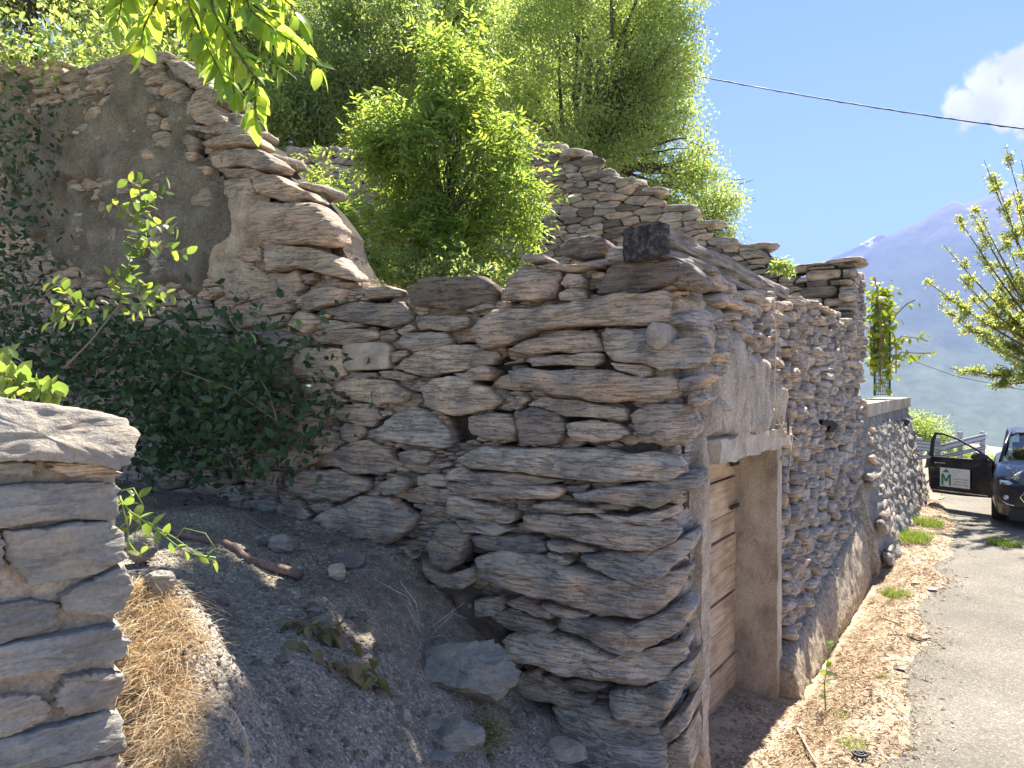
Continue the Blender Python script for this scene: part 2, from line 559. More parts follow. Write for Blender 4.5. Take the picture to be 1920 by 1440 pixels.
def glass_mat(name, col, alpha):
    m, nt, out = newmat(name)
    g = N(nt, 'ShaderNodeBsdfGlossy')
    setin(g, Roughness=0.03)
    t = N(nt, 'ShaderNodeBsdfTransparent')
    t.inputs['Color'].default_value = (*col, 1)
    f = N(nt, 'ShaderNodeFresnel')
    f.inputs['IOR'].default_value = 1.5
    mx = N(nt, 'ShaderNodeMixShader')
    nt.links.new(mth(nt, 'ADD', f.outputs[0], alpha), mx.inputs[0])
    nt.links.new(t.outputs[0], mx.inputs[1])
    nt.links.new(g.outputs[0], mx.inputs[2])
    nt.links.new(mx.outputs[0], out.inputs['Surface'])
    return m


M['glass'] = glass_mat('window_glass', (0.75, 0.8, 0.78), 0.04)
M['windscreen'] = glass_mat('windscreen_glass', (0.35, 0.4, 0.38), 0.12)


def ground_mat():
    m, nt, out = newmat('ground_soil')
    tc = N(nt, 'ShaderNodeTexCoord')
    vec = tc.outputs['Object']
    b = N(nt, 'ShaderNodeBsdfPrincipled')
    setin(b, Roughness=0.95)
    n1 = noise(nt, vec, 1.6, 8, 0.62)
    n2 = noise(nt, vec, 45, 6, 0.7)
    vo = N(nt, 'ShaderNodeTexVoronoi')
    setin(vo, Scale=75.0)
    nt.links.new(vec, vo.inputs['Vector'])
    c = ramp(nt, n1, [(0.3, (0.24, 0.195, 0.145)), (0.5, (0.35, 0.29, 0.22)), (0.7, (0.46, 0.39, 0.305))])
    c = mixc(nt, 0.85, c, ramp(nt, n2, [(0.3, 0.5), (0.5, 1.0), (0.7, 1.6)]), 'MULTIPLY')
    vs_ = N(nt, 'ShaderNodeSeparateColor')
    nt.links.new(vo.outputs['Color'], vs_.inputs[0])
    c = mixc(nt, 0.7, c, ramp(nt, vs_.outputs[0], [(0.0, 0.7), (0.7, 1.0), (0.88, 1.3), (1.0, 2.3)]), 'MULTIPLY')
    h = mth(nt, 'ADD', n2, mth(nt, 'MULTIPLY', vo.outputs['Distance'], -0.9))
    h = mth(nt, 'ADD', h, mth(nt, 'MULTIPLY', noise(nt, vec, 9, 6, 0.65), 1.6))
    nt.links.new(c, b.inputs['Base Color'])
    bp = N(nt, 'ShaderNodeBump')
    setin(bp, Strength=1.0, Distance=0.022)
    nt.links.new(h, bp.inputs['Height'])
    nt.links.new(bp.outputs['Normal'], b.inputs['Normal'])
    nt.links.new(b.outputs[0], out.inputs['Surface'])
    return m


def road_mat():
    m, nt, out = newmat('worn_asphalt')
    tc = N(nt, 'ShaderNodeTexCoord')
    vec = tc.outputs['Object']
    b = N(nt, 'ShaderNodeBsdfPrincipled')
    setin(b, Roughness=0.9)
    n1 = noise(nt, vec, 0.9, 7, 0.6)
    n2 = noise(nt, vec, 55, 3, 0.75)
    vo = N(nt, 'ShaderNodeTexVoronoi')
    setin(vo, Scale=95.0)
    nt.links.new(vec, vo.inputs['Vector'])
    c = ramp(nt, n1, [(0.3, (0.125, 0.111, 0.088)), (0.5, (0.17, 0.151, 0.12)), (0.7, (0.225, 0.2, 0.16))])
    vr = N(nt, 'ShaderNodeSeparateColor')
    nt.links.new(vo.outputs['Color'], vr.inputs[0])
    c = mixc(nt, 0.8, c, ramp(nt, vr.outputs[0], [(0.0, 0.62), (0.5, 0.95), (0.85, 1.15), (1.0, 1.9)]), 'MULTIPLY')
    c = mixc(nt, 0.6, c, ramp(nt, n2, [(0.3, 0.6), (0.5, 1.0), (0.7, 1.4)]), 'MULTIPLY')
    nt.links.new(c, b.inputs['Base Color'])
    bp = N(nt, 'ShaderNodeBump')
    setin(bp, Strength=0.7, Distance=0.006)
    nt.links.new(mth(nt, 'ADD', n2, mth(nt, 'MULTIPLY', vo.outputs['Distance'], -1.0)), bp.inputs['Height'])
    nt.links.new(bp.outputs['Normal'], b.inputs['Normal'])
    nt.links.new(b.outputs[0], out.inputs['Surface'])
    return m


M['ground'] = ground_mat()
M['road'] = road_mat()
M['verge'] = rough_mat('verge_soil', (0.2, 0.15, 0.1), (0.36, 0.28, 0.195), (0.5, 0.41, 0.31), 5, 0.8, 0.01, 120, speck=0.6)


def mountain_mat(name, snow):
    m, nt, out = newmat(name)
    gi = N(nt, 'ShaderNodeNewGeometry')
    b = N(nt, 'ShaderNodeBsdfPrincipled')
    setin(b, Roughness=1.0)
    n1 = noise(nt, gi.outputs['Position'], 0.004, 8, 0.65)
    n2 = noise(nt, gi.outputs['Position'], 0.02, 6, 0.7)
    sp = N(nt, 'ShaderNodeSeparateXYZ')
    nt.links.new(gi.outputs['Position'], sp.inputs[0])
    f = mth(nt, 'ADD', mth(nt, 'MULTIPLY', sp.outputs['Z'], 1 / 1500.0), mth(nt, 'MULTIPLY', mth(nt, 'SUBTRACT', n1, 0.5), 0.9))
    c = ramp(nt, f, [(0.0, (0.10, 0.13, 0.05)), (0.25, (0.045, 0.075, 0.035)), (0.6, (0.05, 0.08, 0.04)), (0.9, (0.16, 0.16, 0.14))])
    c = mixc(nt, 0.6, c, ramp(nt, n2, [(0.3, 0.5), (0.7, 1.6)]), 'MULTIPLY')
    if snow:
        sm = ramp(nt, mth(nt, 'ADD', mth(nt, 'MULTIPLY', noise(nt, gi.outputs['Position'], 0.006, 5, 0.6), 1.0),
                          mth(nt, 'MULTIPLY', sp.outputs['Z'], 1 / 9000.0)), [(0.74, 0.0), (0.78, 1.0)])
        c = mixc(nt, sm, c, (0.85, 0.87, 0.9))
    nt.links.new(c, b.inputs['Base Color'])
    nt.links.new(b.outputs[0], out.inputs['Surface'])
    return m


# ------------------------------------------------------------------ frames: a wall plane with x to the right, y into the wall, z up
DV = Vector((0.566, 0.8244, 0)).normalized()       # along the road, away from the camera
NV = Vector((DV.y, -DV.x, 0))                      # from the facade towards the road


def sn(s, n, z=0.0):
    return Vector((DV.x * s + NV.x * n, DV.y * s + NV.y * n, z))


def ray(px, py):
    return Vector(((px - 960) / FPX, 1.0, (720 - py) / FPX))


class Frame:
    def __init__(self, origin, xdir, name):
        self.o = Vector(origin)
        self.x = Vector(xdir).normalized()
        self.y = Vector((-self.x.y, self.x.x, 0))
        self.rz = math.atan2(self.x.y, self.x.x)
        self.e = empty(name, self.o, self.rz)

    def hit(self, px, py, off=0.0):
        """pixel -> local (x, z) on the plane y = off"""
        d = ray(px, py)
        o = self.o + self.y * off
        C = Vector((0, 0, EYE))
        t = (o - C).dot(self.y) / d.dot(self.y)
        p = C + d * t - self.o
        return p.dot(self.x), p.z

    def w(self, x, y, z):
        return self.o + self.x * x + self.y * y + Vector((0, 0, z))


def crop(ox, oy, sc, pts):
    return [(ox + a / sc, oy + b / sc) for a, b in pts]


# ------------------------------------------------------------------ stones
def chaikin(P, it=2, q=0.25):
    P = np.asarray(P, float)
    for _ in range(it):
        Q = np.roll(P, -1, 0)
        P = np.stack([P * (1 - q) + Q * q, P * q + Q * (1 - q)], 1).reshape(-1, 2)
    return P


def resample(P, n):
    Q = np.vstack([P, P[:1]])
    L = np.r_[0, np.cumsum(np.hypot(*np.diff(Q, axis=0).T))]
    t = np.linspace(0, L[-1], n, endpoint=False)
    return np.c_[np.interp(t, L, Q[:, 0]), np.interp(t, L, Q[:, 1])]


def area_c(P):
    x, y = P[:, 0], P[:, 1]
    x1, y1 = np.roll(x, -1), np.roll(y, -1)
    cr = x * y1 - x1 * y
    A = cr.sum() / 2
    if abs(A) < 1e-9:
        return 0, P.mean(0)
    return A, np.array([((x + x1) * cr).sum(), ((y + y1) * cr).sum()]) / (6 * A)


def stone_geo(poly, bulge=0.05, back=0.2, n=28, rings=(1.0, 0.97, 0.88, 0.7, 0.42), p=3.0, rough=0.2, strata=0.012,
              seed=0.0, tiltx=0.0, tiltz=0.0, wob=0.06, cut=1, jag=0.0, rag=.03):
    """a stone whose face outline is poly (local x,z), proud of y=0 by bulge, running back into the wall.
    returns verts relative to the centroid, faces, centre"""
    rj = np.random.default_rng(int(seed * 613) % 99989)
    Q_ = np.asarray(poly, float)
    nx_ = np.roll(Q_, -1, 0)
    ed = nx_ - Q_
    nr_ = np.c_[ed[:, 1], -ed[:, 0]]
    m1_ = Q_ + ed * rj.uniform(.22, .42, (len(Q_), 1)) + nr_ * rj.normal(size=(len(Q_), 1)) * rag
    m2_ = Q_ + ed * rj.uniform(.58, .8, (len(Q_), 1)) + nr_ * rj.normal(size=(len(Q_), 1)) * rag
    Q_ = np.stack([Q_, m1_, m2_], 1).reshape(-1, 2)
    P = resample(chaikin(Q_, cut, 0.12), n)
    p = p + 4.0
    bulge = bulge * .85
    A, c = area_c(P)
    if A < 0:
        P = P[::-1]
        A = -A
    P = P - c
    size = math.sqrt(A)
    an = np.arctan2(P[:, 1], P[:, 0])
    k = 1 + wob * fbm(np.cos(an) * 2.2 + seed, np.sin(an) * 2.2, seed * 1.7, 3)
    P = P * k[:, None]
    P0 = P.copy()
    arc = np.arange(len(P)) * 1.0
    P = P * (1 + (.008 + jag) / max(size, .05) * np.random.default_rng(int(seed * 331) % 99991).normal(size=len(P)) * .6)[:, None]
    V = []
    ring_y = []
    hgt = P[:, 1].max() - P[:, 1].min()
    for r, y in ((0.86, back), (0.97, back * 0.45), (1.0, 0.02)):
        V.append(np.c_[P[:, 0] * r, np.full(len(P), y), P[:, 1] * r])
        ring_y.append(0.25)
    for r in rings[1:]:
        d = bulge * (1 - r ** p) ** (1 / p)
        Pm = P if r > .96 else (P * .4 + P0 * .6 if r > .9 else P0)
        V.append(np.c_[Pm[:, 0] * r, np.full(len(P), -d), Pm[:, 1] * r])
        ring_y.append(1.0)
    V = np.vstack(V)
    w = np.repeat(ring_y, len(P))
    V = np.vstack([V, [[0, -bulge, 0]]])
    w = np.r_[w, 1.0]
    gx, gy, gz = V[:, 0] + c[0], V[:, 1], V[:, 2] + c[1]
    # broken facets of the face
    rr = np.random.default_rng(int(seed * 977) % 100003)
    fac = np.full(len(V), 9.0)
    hw = max(np.abs(P[:, 0]).max(), 1e-3)
    hh = max(np.abs(P[:, 1]).max(), 1e-3)
    for _ in range(5):
        a_ = rr.uniform(0, 2 * np.pi)
        fac = np.minimum(fac, rr.uniform(.25, .8) - (V[:, 0] / hw * np.cos(a_) + V[:, 2] / hh * np.sin(a_)) * rr.uniform(.35, 1.0))
    V[:, 1] -= (np.clip(fac, -.9, .5) - .3) * bulge * .6 * (w > .9)
    # low relief plus layered breaks of the schist
    d = rough * bulge * fbm(gx * 7 + seed, gy * 7, gz * 11, 3)
    lay = gz * 60 + 1.6 * fbm(gx * 1.6, 0, gz * 2 + seed, 2)
    fr = lay - np.floor(lay)
    d2 = strata * (np.where(fr < 0.8, fr / 0.8, (1 - fr) / 0.2) - 0.5) + strata * 0.8 * vnoise(gx * 5 + seed, 3.3, gz * 60)
    V[:, 1] -= (d + d2) * w
    rid = 1 - np.abs(vnoise(gx * 6 + seed, 1.7, gz * 48 + 1.5 * vnoise(gx * 4, 0, seed)))
    V[:, 1] += np.where(w > .9, np.clip(rid - .80, 0, 1) * strata * 7, 0)
    V[:, 0] += (d * 0.5 + strata * 0.8 * vnoise(gz * 45, gx * 3, seed)) * 0.8
    V[:, 2] += 0.3 * strata * vnoise(gx * 20, gz * 20, seed + 4)
    V[:, 1] += V[:, 0] * tiltx + V[:, 2] * tiltz
    m = len(P)
    R = len(ring_y)
    F = []
    for i in range(R - 1):
        for j in range(m):
            j2 = (j + 1) % m
            F.append((i * m + j, i * m + j2, (i + 1) * m + j2))
            F.append((i * m + j, (i + 1) * m + j2, (i + 1) * m + j))
    cidx = R * m
    for j in range(m):
        F.append(((R - 1) * m + j, (R - 1) * m + (j + 1) % m, cidx))
    F = np.array(F)
    # orientation: polygon is counter-clockwise in (x,z); outward normal must be -y
    return V, F, c


def add_stone(fr_parent, poly, mat, name='stone', yoff=0.0, smooth=False, **kw):
    V, F, c = stone_geo(poly, **kw)
    me = mesh(name, V, F, mat, smooth)
    return link(name, me, fr_parent, (c[0], yoff, c[1]))


def clip_half(P, mid, nrm):
    """keep the side where (p-mid).nrm <= 0"""
    out = []
    n = len(P)
    for i in range(n):
        a, b = P[i], P[(i + 1) % n]
        da, db = (a[0] - mid[0]) * nrm[0] + (a[1] - mid[1]) * nrm[1], (b[0] - mid[0]) * nrm[0] + (b[1] - mid[1]) * nrm[1]
        if da <= 0:
            out.append(a)
        if (da < 0) != (db < 0) and abs(da - db) > 1e-12:
            t = da / (da - db)
            out.append((a[0] + (b[0] - a[0]) * t, a[1] + (b[1] - a[1]) * t))
    return out


def rubble(x0, x1, z0, z1, w, h, keep, rg, gap=0.006, jit=0.75):
    """rubble masonry: anisotropic Voronoi cells from jittered courses"""
    pts = []
    z = z0
    while z < z1 + h:
        hh = h * rg.uniform(0.55, 1.45)
        x = x0 - w * rg.uniform(0, 1)
        while x < x1 + w:
            ww = w * math.exp(rg.normal(0, 0.42)) * (0.6 + 0.5 * hh / h)
            pts.append((x + ww / 2, z + hh / 2 + rg.uniform(-0.5, 0.5) * hh * jit))
            x += ww
        z += hh
    pts = np.array(pts)
    asp = w / h
    Q = pts * np.array([1, asp])
    cells = []
    for i in range(len(pts)):
        if not keep(pts[i][0], pts[i][1]):
            continue
        d = np.hypot(Q[:, 0] - Q[i, 0], Q[:, 1] - Q[i, 1])
        idx = np.argsort(d)[1:16]
        b = w * 1.6
        P = [(Q[i, 0] - b, Q[i, 1] - b), (Q[i, 0] + b, Q[i, 1] - b), (Q[i, 0] + b, Q[i, 1] + b), (Q[i, 0] - b, Q[i, 1] + b)]
        for j in idx:
            nr = (Q[j, 0] - Q[i, 0], Q[j, 1] - Q[i, 1])
            mid = ((Q[j, 0] + Q[i, 0]) / 2, (Q[j, 1] + Q[i, 1]) / 2)
            P = clip_half(P, mid, nr)
            if len(P) < 3:
                break
        if len(P) < 3:
            continue
        P = np.array(P) / np.array([1, asp])
        A, c = area_c(P)
        if abs(A) < w * h * 0.08:
            continue
        D = P - c
        ext = np.abs(D).max(0)
        sc = np.maximum(0.55, 1 - gap / np.maximum(ext, 1e-4))
        cells.append(c + D * sc)
    return cells


def inside(poly, x, y):
    r = False
    n = len(poly)
    j = n - 1
    for i in range(n):
        xi, yi = poly[i]
        xj, yj = poly[j]
        if (yi > y) != (yj > y) and x < (xj - xi) * (y - yi) / (yj - yi) + xi:
            r = not r
        j = i
    return r


def join_geo(items):
    V, F, n = [], [], 0
    for v, f in items:
        V.append(v)
        F.append(f + n)
        n += len(v)
    return np.vstack(V), np.vstack(F)


def sheet(name, poly, mat, parent, yoff, thick, step=0.05, amp=0.03, sc=5, seed=0, zstretch=1.0, edge=0.08, holes=0.0):
    """a lumpy sheet of render or mortar over the polygon (local x,z), its border worn irregularly down into the wall"""
    poly = np.asarray(poly, float)
    x0, z0 = poly.min(0) - 0.1
    x1, z1 = poly.max(0) + 0.1
    nx, nz = int((x1 - x0) / step) + 2, int((z1 - z0) / step) + 2
    xs, zs = np.linspace(x0, x1, nx), np.linspace(z0, z1, nz)
    X, Z = np.meshgrid(xs, zs)
    X = X + step * 0.3 * vnoise(X * 17, Z * 17, seed)
    Z = Z + step * 0.3 * vnoise(X * 13, Z * 19, seed + 5)
    dist = np.full(X.shape, 9.0)
    ins = np.zeros(X.shape, bool)
    n = len(poly)
    for i in range(n):
        a, b = poly[i], poly[(i + 1) % n]
        ab = b - a
        t = np.clip(((X - a[0]) * ab[0] + (Z - a[1]) * ab[1]) / max(ab @ ab, 1e-9), 0, 1)
        dist = np.minimum(dist, np.hypot(X - a[0] - t * ab[0], Z - a[1] - t * ab[1]))
        cond = (a[1] > Z) != (b[1] > Z)
        xi = (b[0] - a[0]) * (Z - a[1]) / (b[1] - a[1] + 1e-12) + a[0]
        ins ^= cond & (X < xi)
    sd = np.where(ins, dist, -dist) + edge * 0.8 * fbm(X * 4 + seed, 0, Z * 4, 3)
    if holes:
        hn = fbm(X * 2.3 + seed, 2.2, Z * 3.4, 4)
        sd = np.minimum(sd, (holes - hn) * .35)
    prof = sstep(-0.02, edge, sd)
    Y = yoff + thick * (1 - prof) * 2.2 - amp * fbm(X * sc, seed, Z * sc * zstretch, 5, 0.55) * prof
    V = np.c_[X.ravel(), Y.ravel(), Z.ravel()]
    idx = np.arange(nx * nz).reshape(nz, nx)
    q = np.stack([idx[:-1, :-1], idx[:-1, 1:], idx[1:, 1:], idx[1:, :-1]], -1).reshape(-1, 4)
    ok = (sd.ravel()[q] > -0.03).any(1)
    q = q[ok]
    used, inv = np.unique(q, return_inverse=True)
    return link(name, mesh(name, V[used], inv.reshape(-1, 4), mat, True), parent)


def slab_wall(name, xs, tops, z0, y0, y1, mat, parent, jag=0.03):
    """solid wall core between y0 and y1 under the profile tops(x)"""
    V, F = [], []
    for x, t in zip(xs, tops):
        V += [(x, y0, z0), (x, y0, t), (x, y1, t - jag), (x, y1, z0)]
    for i in range(len(xs) - 1):
        a, b = i * 4, i * 4 + 4
        F += [(a, b, b + 1, a + 1), (a + 1, b + 1, b + 2, a + 2), (a + 2, b + 2, b + 3, a + 3)]
    F += [(0, 1, 2, 3), tuple(reversed([len(V) - 4, len(V) - 3, len(V) - 2, len(V) - 1]))]
    return link(name, mesh(name, V, F, mat), parent)


# ------------------------------------------------------------------ terrain
def path_h(X, Y):
    xs = np.array([-8, -4.5, -2.6, -1.7, -0.95, -0.6, -0.25, 0.0, 0.35, 0.7, 1.05])
    hs = np.array([1.9, 1.55, 1.42, 1.33, 1.18, 0.98, 0.66, 0.40, 0.18, 0.05, 0.0])
    h = np.interp(X + 0.12 * (4.4 - Y), xs, hs)
    # bank under the straw beside the pillar
    xl = np.interp(Y, [1.6, 2.05, 2.3, 2.55, 3.0], [-.80, -.97, -1.10, -1.25, -1.5])
    zl = np.interp(Y, [1.6, 2.05, 2.3, 2.55, 2.75, 3.1], [1.1, 1.27, 1.46, 1.65, 1.62, 1.2])
    bank = zl - 1.5 * np.clip(X - xl - .06, 0, 2) ** 1.15 + .03 * fbm(X * 7, Y * 7, 5.5, 3)
    h = np.maximum(h, np.where(Y < 3.2, bank, -9))
    return h + 0.06 * fbm(X * 2.2, Y * 2.2, 0.3, 4) + 0.035 * fbm(X * 8, Y * 8, 2.3, 4, .6) * (.4 + np.clip(fbm(X * 1.3, Y * 1.3, 9.0, 2), 0, 1))


def foot_drop(s, n):
    return .40 * sstep(-.72, -1.45, n) * (1 - sstep(9.6, 12.2, s))


def ground_h(X, Y):
    X, Y = np.asarray(X, float), np.asarray(Y, float)
    s = DV.x * X + DV.y * Y
    n = NV.x * X + NV.y * Y
    ph = path_h(X, Y)
    # road side
    road = -0.001 * np.clip(s - 9, 0, 15) ** 2 * 0 - 0.012 + 0.05 * sstep(-0.95, -1.35, n) * 0.3
    road = road - foot_drop(s, n) * 1.06
    road = road - sstep(24, 60, s) * 8 - sstep(3.6, 9, n) * 3.0
    front = ph * sstep(1.3, -0.2, n * 0 + (X - 0.2))  # path side
    front = ph
    sel = sstep(3.9, 4.3, s + np.where(n < -1.7, -5.0, 0.0))  # 1 = road part
    # behind the end wall (inside the ruin and beyond)
    ew = (Y - 4.3) * 0.887 + (X - 1.0) * 0.462      # distance behind the end wall plane
    ins = sstep(0.15, 0.5, ew) * sstep(-2.08, -2.2, n)
    hill = 2.45 + 0.25 * fbm(X * 0.5, Y * 0.5, 0, 3) + 0.20 * np.clip(s - 14, 0, 40) * sstep(-7, -12, n) + \
        0.30 * np.clip(-n - 8, 0, 40) * sstep(10, 14, s)
    hill = np.minimum(hill, 14) - sstep(60, 120, s) * 30
    terrace = sstep(11.5, 12.2, s) * sstep(-1.75, -2.1, n)
    hill = np.where((s > 12) & (n > -6), 2.05 + 0.05 * fbm(X, Y, 0, 2) - sstep(15, 18, s) * 2.6, hill)
    hill = hill * (1 - sstep(27, 42, s)) - 6 * sstep(27, 60, s)
    base = front * (1 - sel) + road * sel
    base = np.where((s > 4.35) & (n < -1.0) & (s < 12), np.minimum(base, -.014 - foot_drop(s, n) * 1.06), base)
    r = np.where((s > 11.8) & (n < -1.75) & (n > -6), hill, base * (1 - ins) + hill * ins)
    R = np.hypot(X, Y)
    far = sstep(45, 400, R)
    return r * (1 - far) + (-12 - 270 * sstep(45, 1600, R)) * far


def grid_mesh(xs, ys, hf):
    X, Y = np.meshgrid(xs, ys)
    Z = hf(X, Y)
    V = np.c_[X.ravel(), Y.ravel(), Z.ravel()]
    idx = np.arange(X.size).reshape(X.shape)
    q = np.stack([idx[:-1, :-1], idx[:-1, 1:], idx[1:, 1:], idx[1:, :-1]], -1).reshape(-1, 4)
    return V, q


def axis(lo, hi, c0, c1, fine):
    mid = np.arange(c0, c1 + 1e-6, fine)
    a = [c0]
    st = fine
    while a[-1] > lo:
        st *= 1.18
        a.append(a[-1] - st)
    b = [c1]
    st = fine
    while b[-1] < hi:
        st *= 1.18
        b.append(b[-1] + st)
    return np.r_[a[:0:-1], mid, b[1:]]


V, q = grid_mesh(axis(-7500, 7500, -5.5, 6.5, 0.045), axis(-300, 7500, 1.6, 9.5, 0.045), ground_h)
g = link('ground', mesh('ground', V, q, M['ground'], True))
tag(g, kind='structure', label='bare stony soil path rising to the left below the ruined wall')


def strip(name, s0, s1, nlo, nhi, z, mat, ds=0.15, m=14, bumpy=0.0):
    ss = np.arange(s0, s1, ds)
    V = []
    for s in ss:
        a, b = nlo(s), nhi(s)
        for k in range(m + 1):
            n = a + (b - a) * k / m
            p = sn(s, n)
            V.append((p.x, p.y, z(s, n)))
    V = np.array(V)
    if bumpy:
        V[:, 2] += bumpy * fbm(V[:, 0] * 5, V[:, 1] * 5, 1.0, 3)
    idx = np.arange(len(V)).reshape(len(ss), m + 1)
    q = np.stack([idx[:-1, :-1], idx[:-1, 1:], idx[1:, 1:], idx[1:, :-1]], -1).reshape(-1, 4)[:, ::-1]
    return link(name, mesh(name, V, q, mat, True))


def road_edge(s):
    return -0.62 + 0.10 * float(fbm(s * 1.3, 0, 0, 3)) - 0.5 * float(sstep(14.0, 17.0, s))


def road_z(s, n):
    return 0.012 - 0.02 * max(0, n - 2) - 8 * float(sstep(24, 60, s))


tag(strip('road', 3.6, 30.0, road_edge, lambda s: 3.9 + 4.0 * float(sstep(17, 21, s)), road_z, M['road'], 0.2, 20),
    kind='structure', label='pale worn asphalt road beside the dry verge')


def verge_z(s, n):
    e_ = road_edge(s)
    return 0.012 + 0.05 * float(sstep(-0.65, -1.0, n)) + (0.02 * float(fbm(s * 3, n * 5, 0, 3)) + .012) * float(sstep(e_ + .02, e_ - .12, n)) - .03 * float(sstep(e_ - .02, e_ + .10, n)) + .006 * float(fbm(s * 14, n * 14, 0, 2)) - float(foot_drop(s, n))


vg = strip('verge', 4.05, 17.5, lambda s: -1.97, lambda s: road_edge(s) + 0.14, verge_z, M['verge'], 0.06, 22)
tag(vg, kind='structure', label='verge of dry straw coloured soil between wall and road')


def vY(px, py):
    """depth at which the view ray meets the verge"""
    Y = EYE * FPX / (py - 720)
    for _ in range(12):
        X = (px - 960) / FPX * Y
        z = verge_z(DV.x * X + DV.y * Y, NV.x * X + NV.y * Y)
        Y = .5 * Y + .5 * (EYE - z) * FPX / (py - 720)
    return Y


# distant mountains
def mountain(name, D0, D1, prof, depth_z, mat, seed, ext):
    """slope from the valley at distance D0 up to the ridge at D1; prof maps x/Y of the ridge -> height"""
    us = np.linspace(ext[0], ext[1], 260)
    ts = np.linspace(0, 1.35, 90)
    U, T = np.meshgrid(us, ts)
    D = D0 + (D1 - D0) * T
    X = U * D
    ridge = np.interp(U, [p[0] for p in prof], [p[1] for p in prof])
    z = depth_z + (ridge - depth_z) * np.where(T <= 1, T ** 1.15, 2.2 - 1.2 * T)
    z = z + (ridge - depth_z) * 0.05 * fbm(U * 9 + seed, T * 2.2, seed, 5) * np.clip(T * 1.4, 0, 1) * (1 - 0.75 * (np.abs(T - 1) < 0.06))
    z = z + 16 * fbm(U * 45, T * 6, seed, 3) * (T > 0.05)
    V = np.c_[X.ravel(), D.ravel(), z.ravel()]
    idx = np.arange(X.size).reshape(X.shape)
    q = np.stack([idx[:-1, :-1], idx[:-1, 1:], idx[1:, 1:], idx[1:, :-1]], -1).reshape(-1, 4)
    return link(name, mesh(name, V, q, mat, True))


def rz(px, py, D):
    return ((px - 960) / FPX, EYE + (720 - py) * D / FPX)


D1 = 5200
prof1 = [rz(*p, D1) for p in [(-200, 640), (400, 600), (1200, 600), (1480, 545), (1560, 508), (1620, 470), (1668, 441), (1695, 428), (1720, 415), (1760, 388), (1785, 377),
                              (1800, 377), (1850, 366), (1920, 342), (2050, 335), (2300, 330), (2700, 360)]]
m1 = mountain('mountain', 1900, D1, prof1, -300, mountain_mat('mountain_forest', False), 2.0, (-0.8, 1.35))
tag(m1, kind='structure', label='long blue forested mountain slope rising to the right across the valley')
D2 = 7000
prof2 = [rz(*p, D2) for p in [(-200, 640), (900, 610), (1300, 560), (1480, 512), (1540, 490), (1590, 468), (1620, 456), (1640, 446), (1653, 438), (1668, 445), (1700, 470), (1800, 520), (2300, 560)]]
m2 = mountain('mountain', 5600, D2, prof2, 0, mountain_mat('mountain_snow', True), 8.0, (-0.6, 1.1))
tag(m2, kind='structure', label='more distant peak with snow patches behind the blue slope')

# air
HZ = MB().box((0, 4300, 665), (21000, 11500, 2090))
hm, hnt, hout = newmat('haze_air')
pv = N(hnt, 'ShaderNodeVolumePrincipled')
setin(pv, Density=0.000135, Anisotropy=0.0)
pv.inputs['Color'].default_value = (0.30, 0.42, 1.0, 1)
hnt.links.new(pv.outputs[0], hout.inputs['Volume'])
hz = HZ.build('haze', hm)
tag(hz, kind='stuff', label='pale blue air haze filling the valley')

# ------------------------------------------------------------------ END WALL (near gable, collapsed to the right)
C0 = sn(4.15, -1.63)
EW = Frame(C0, (0.887, -0.462, 0), 'ruined_end_wall')
tag(EW.e, 'ruined stone end wall in shade, tall rendered gable at left broken down to a low dry stone corner at right', 'stone wall')

A = lambda *p: crop(440, 480, 3.428, p)
B = lambda *p: crop(840, 420, 3.13, p)
Dc = lambda *p: crop(840, 820, 2.3226, p)
E = lambda *p: crop(440, 860, 2.482, p)
Fc = lambda *p: crop(0, 0, 2.571, p)
G = lambda *p: crop(1200, 400, 4.5, p)
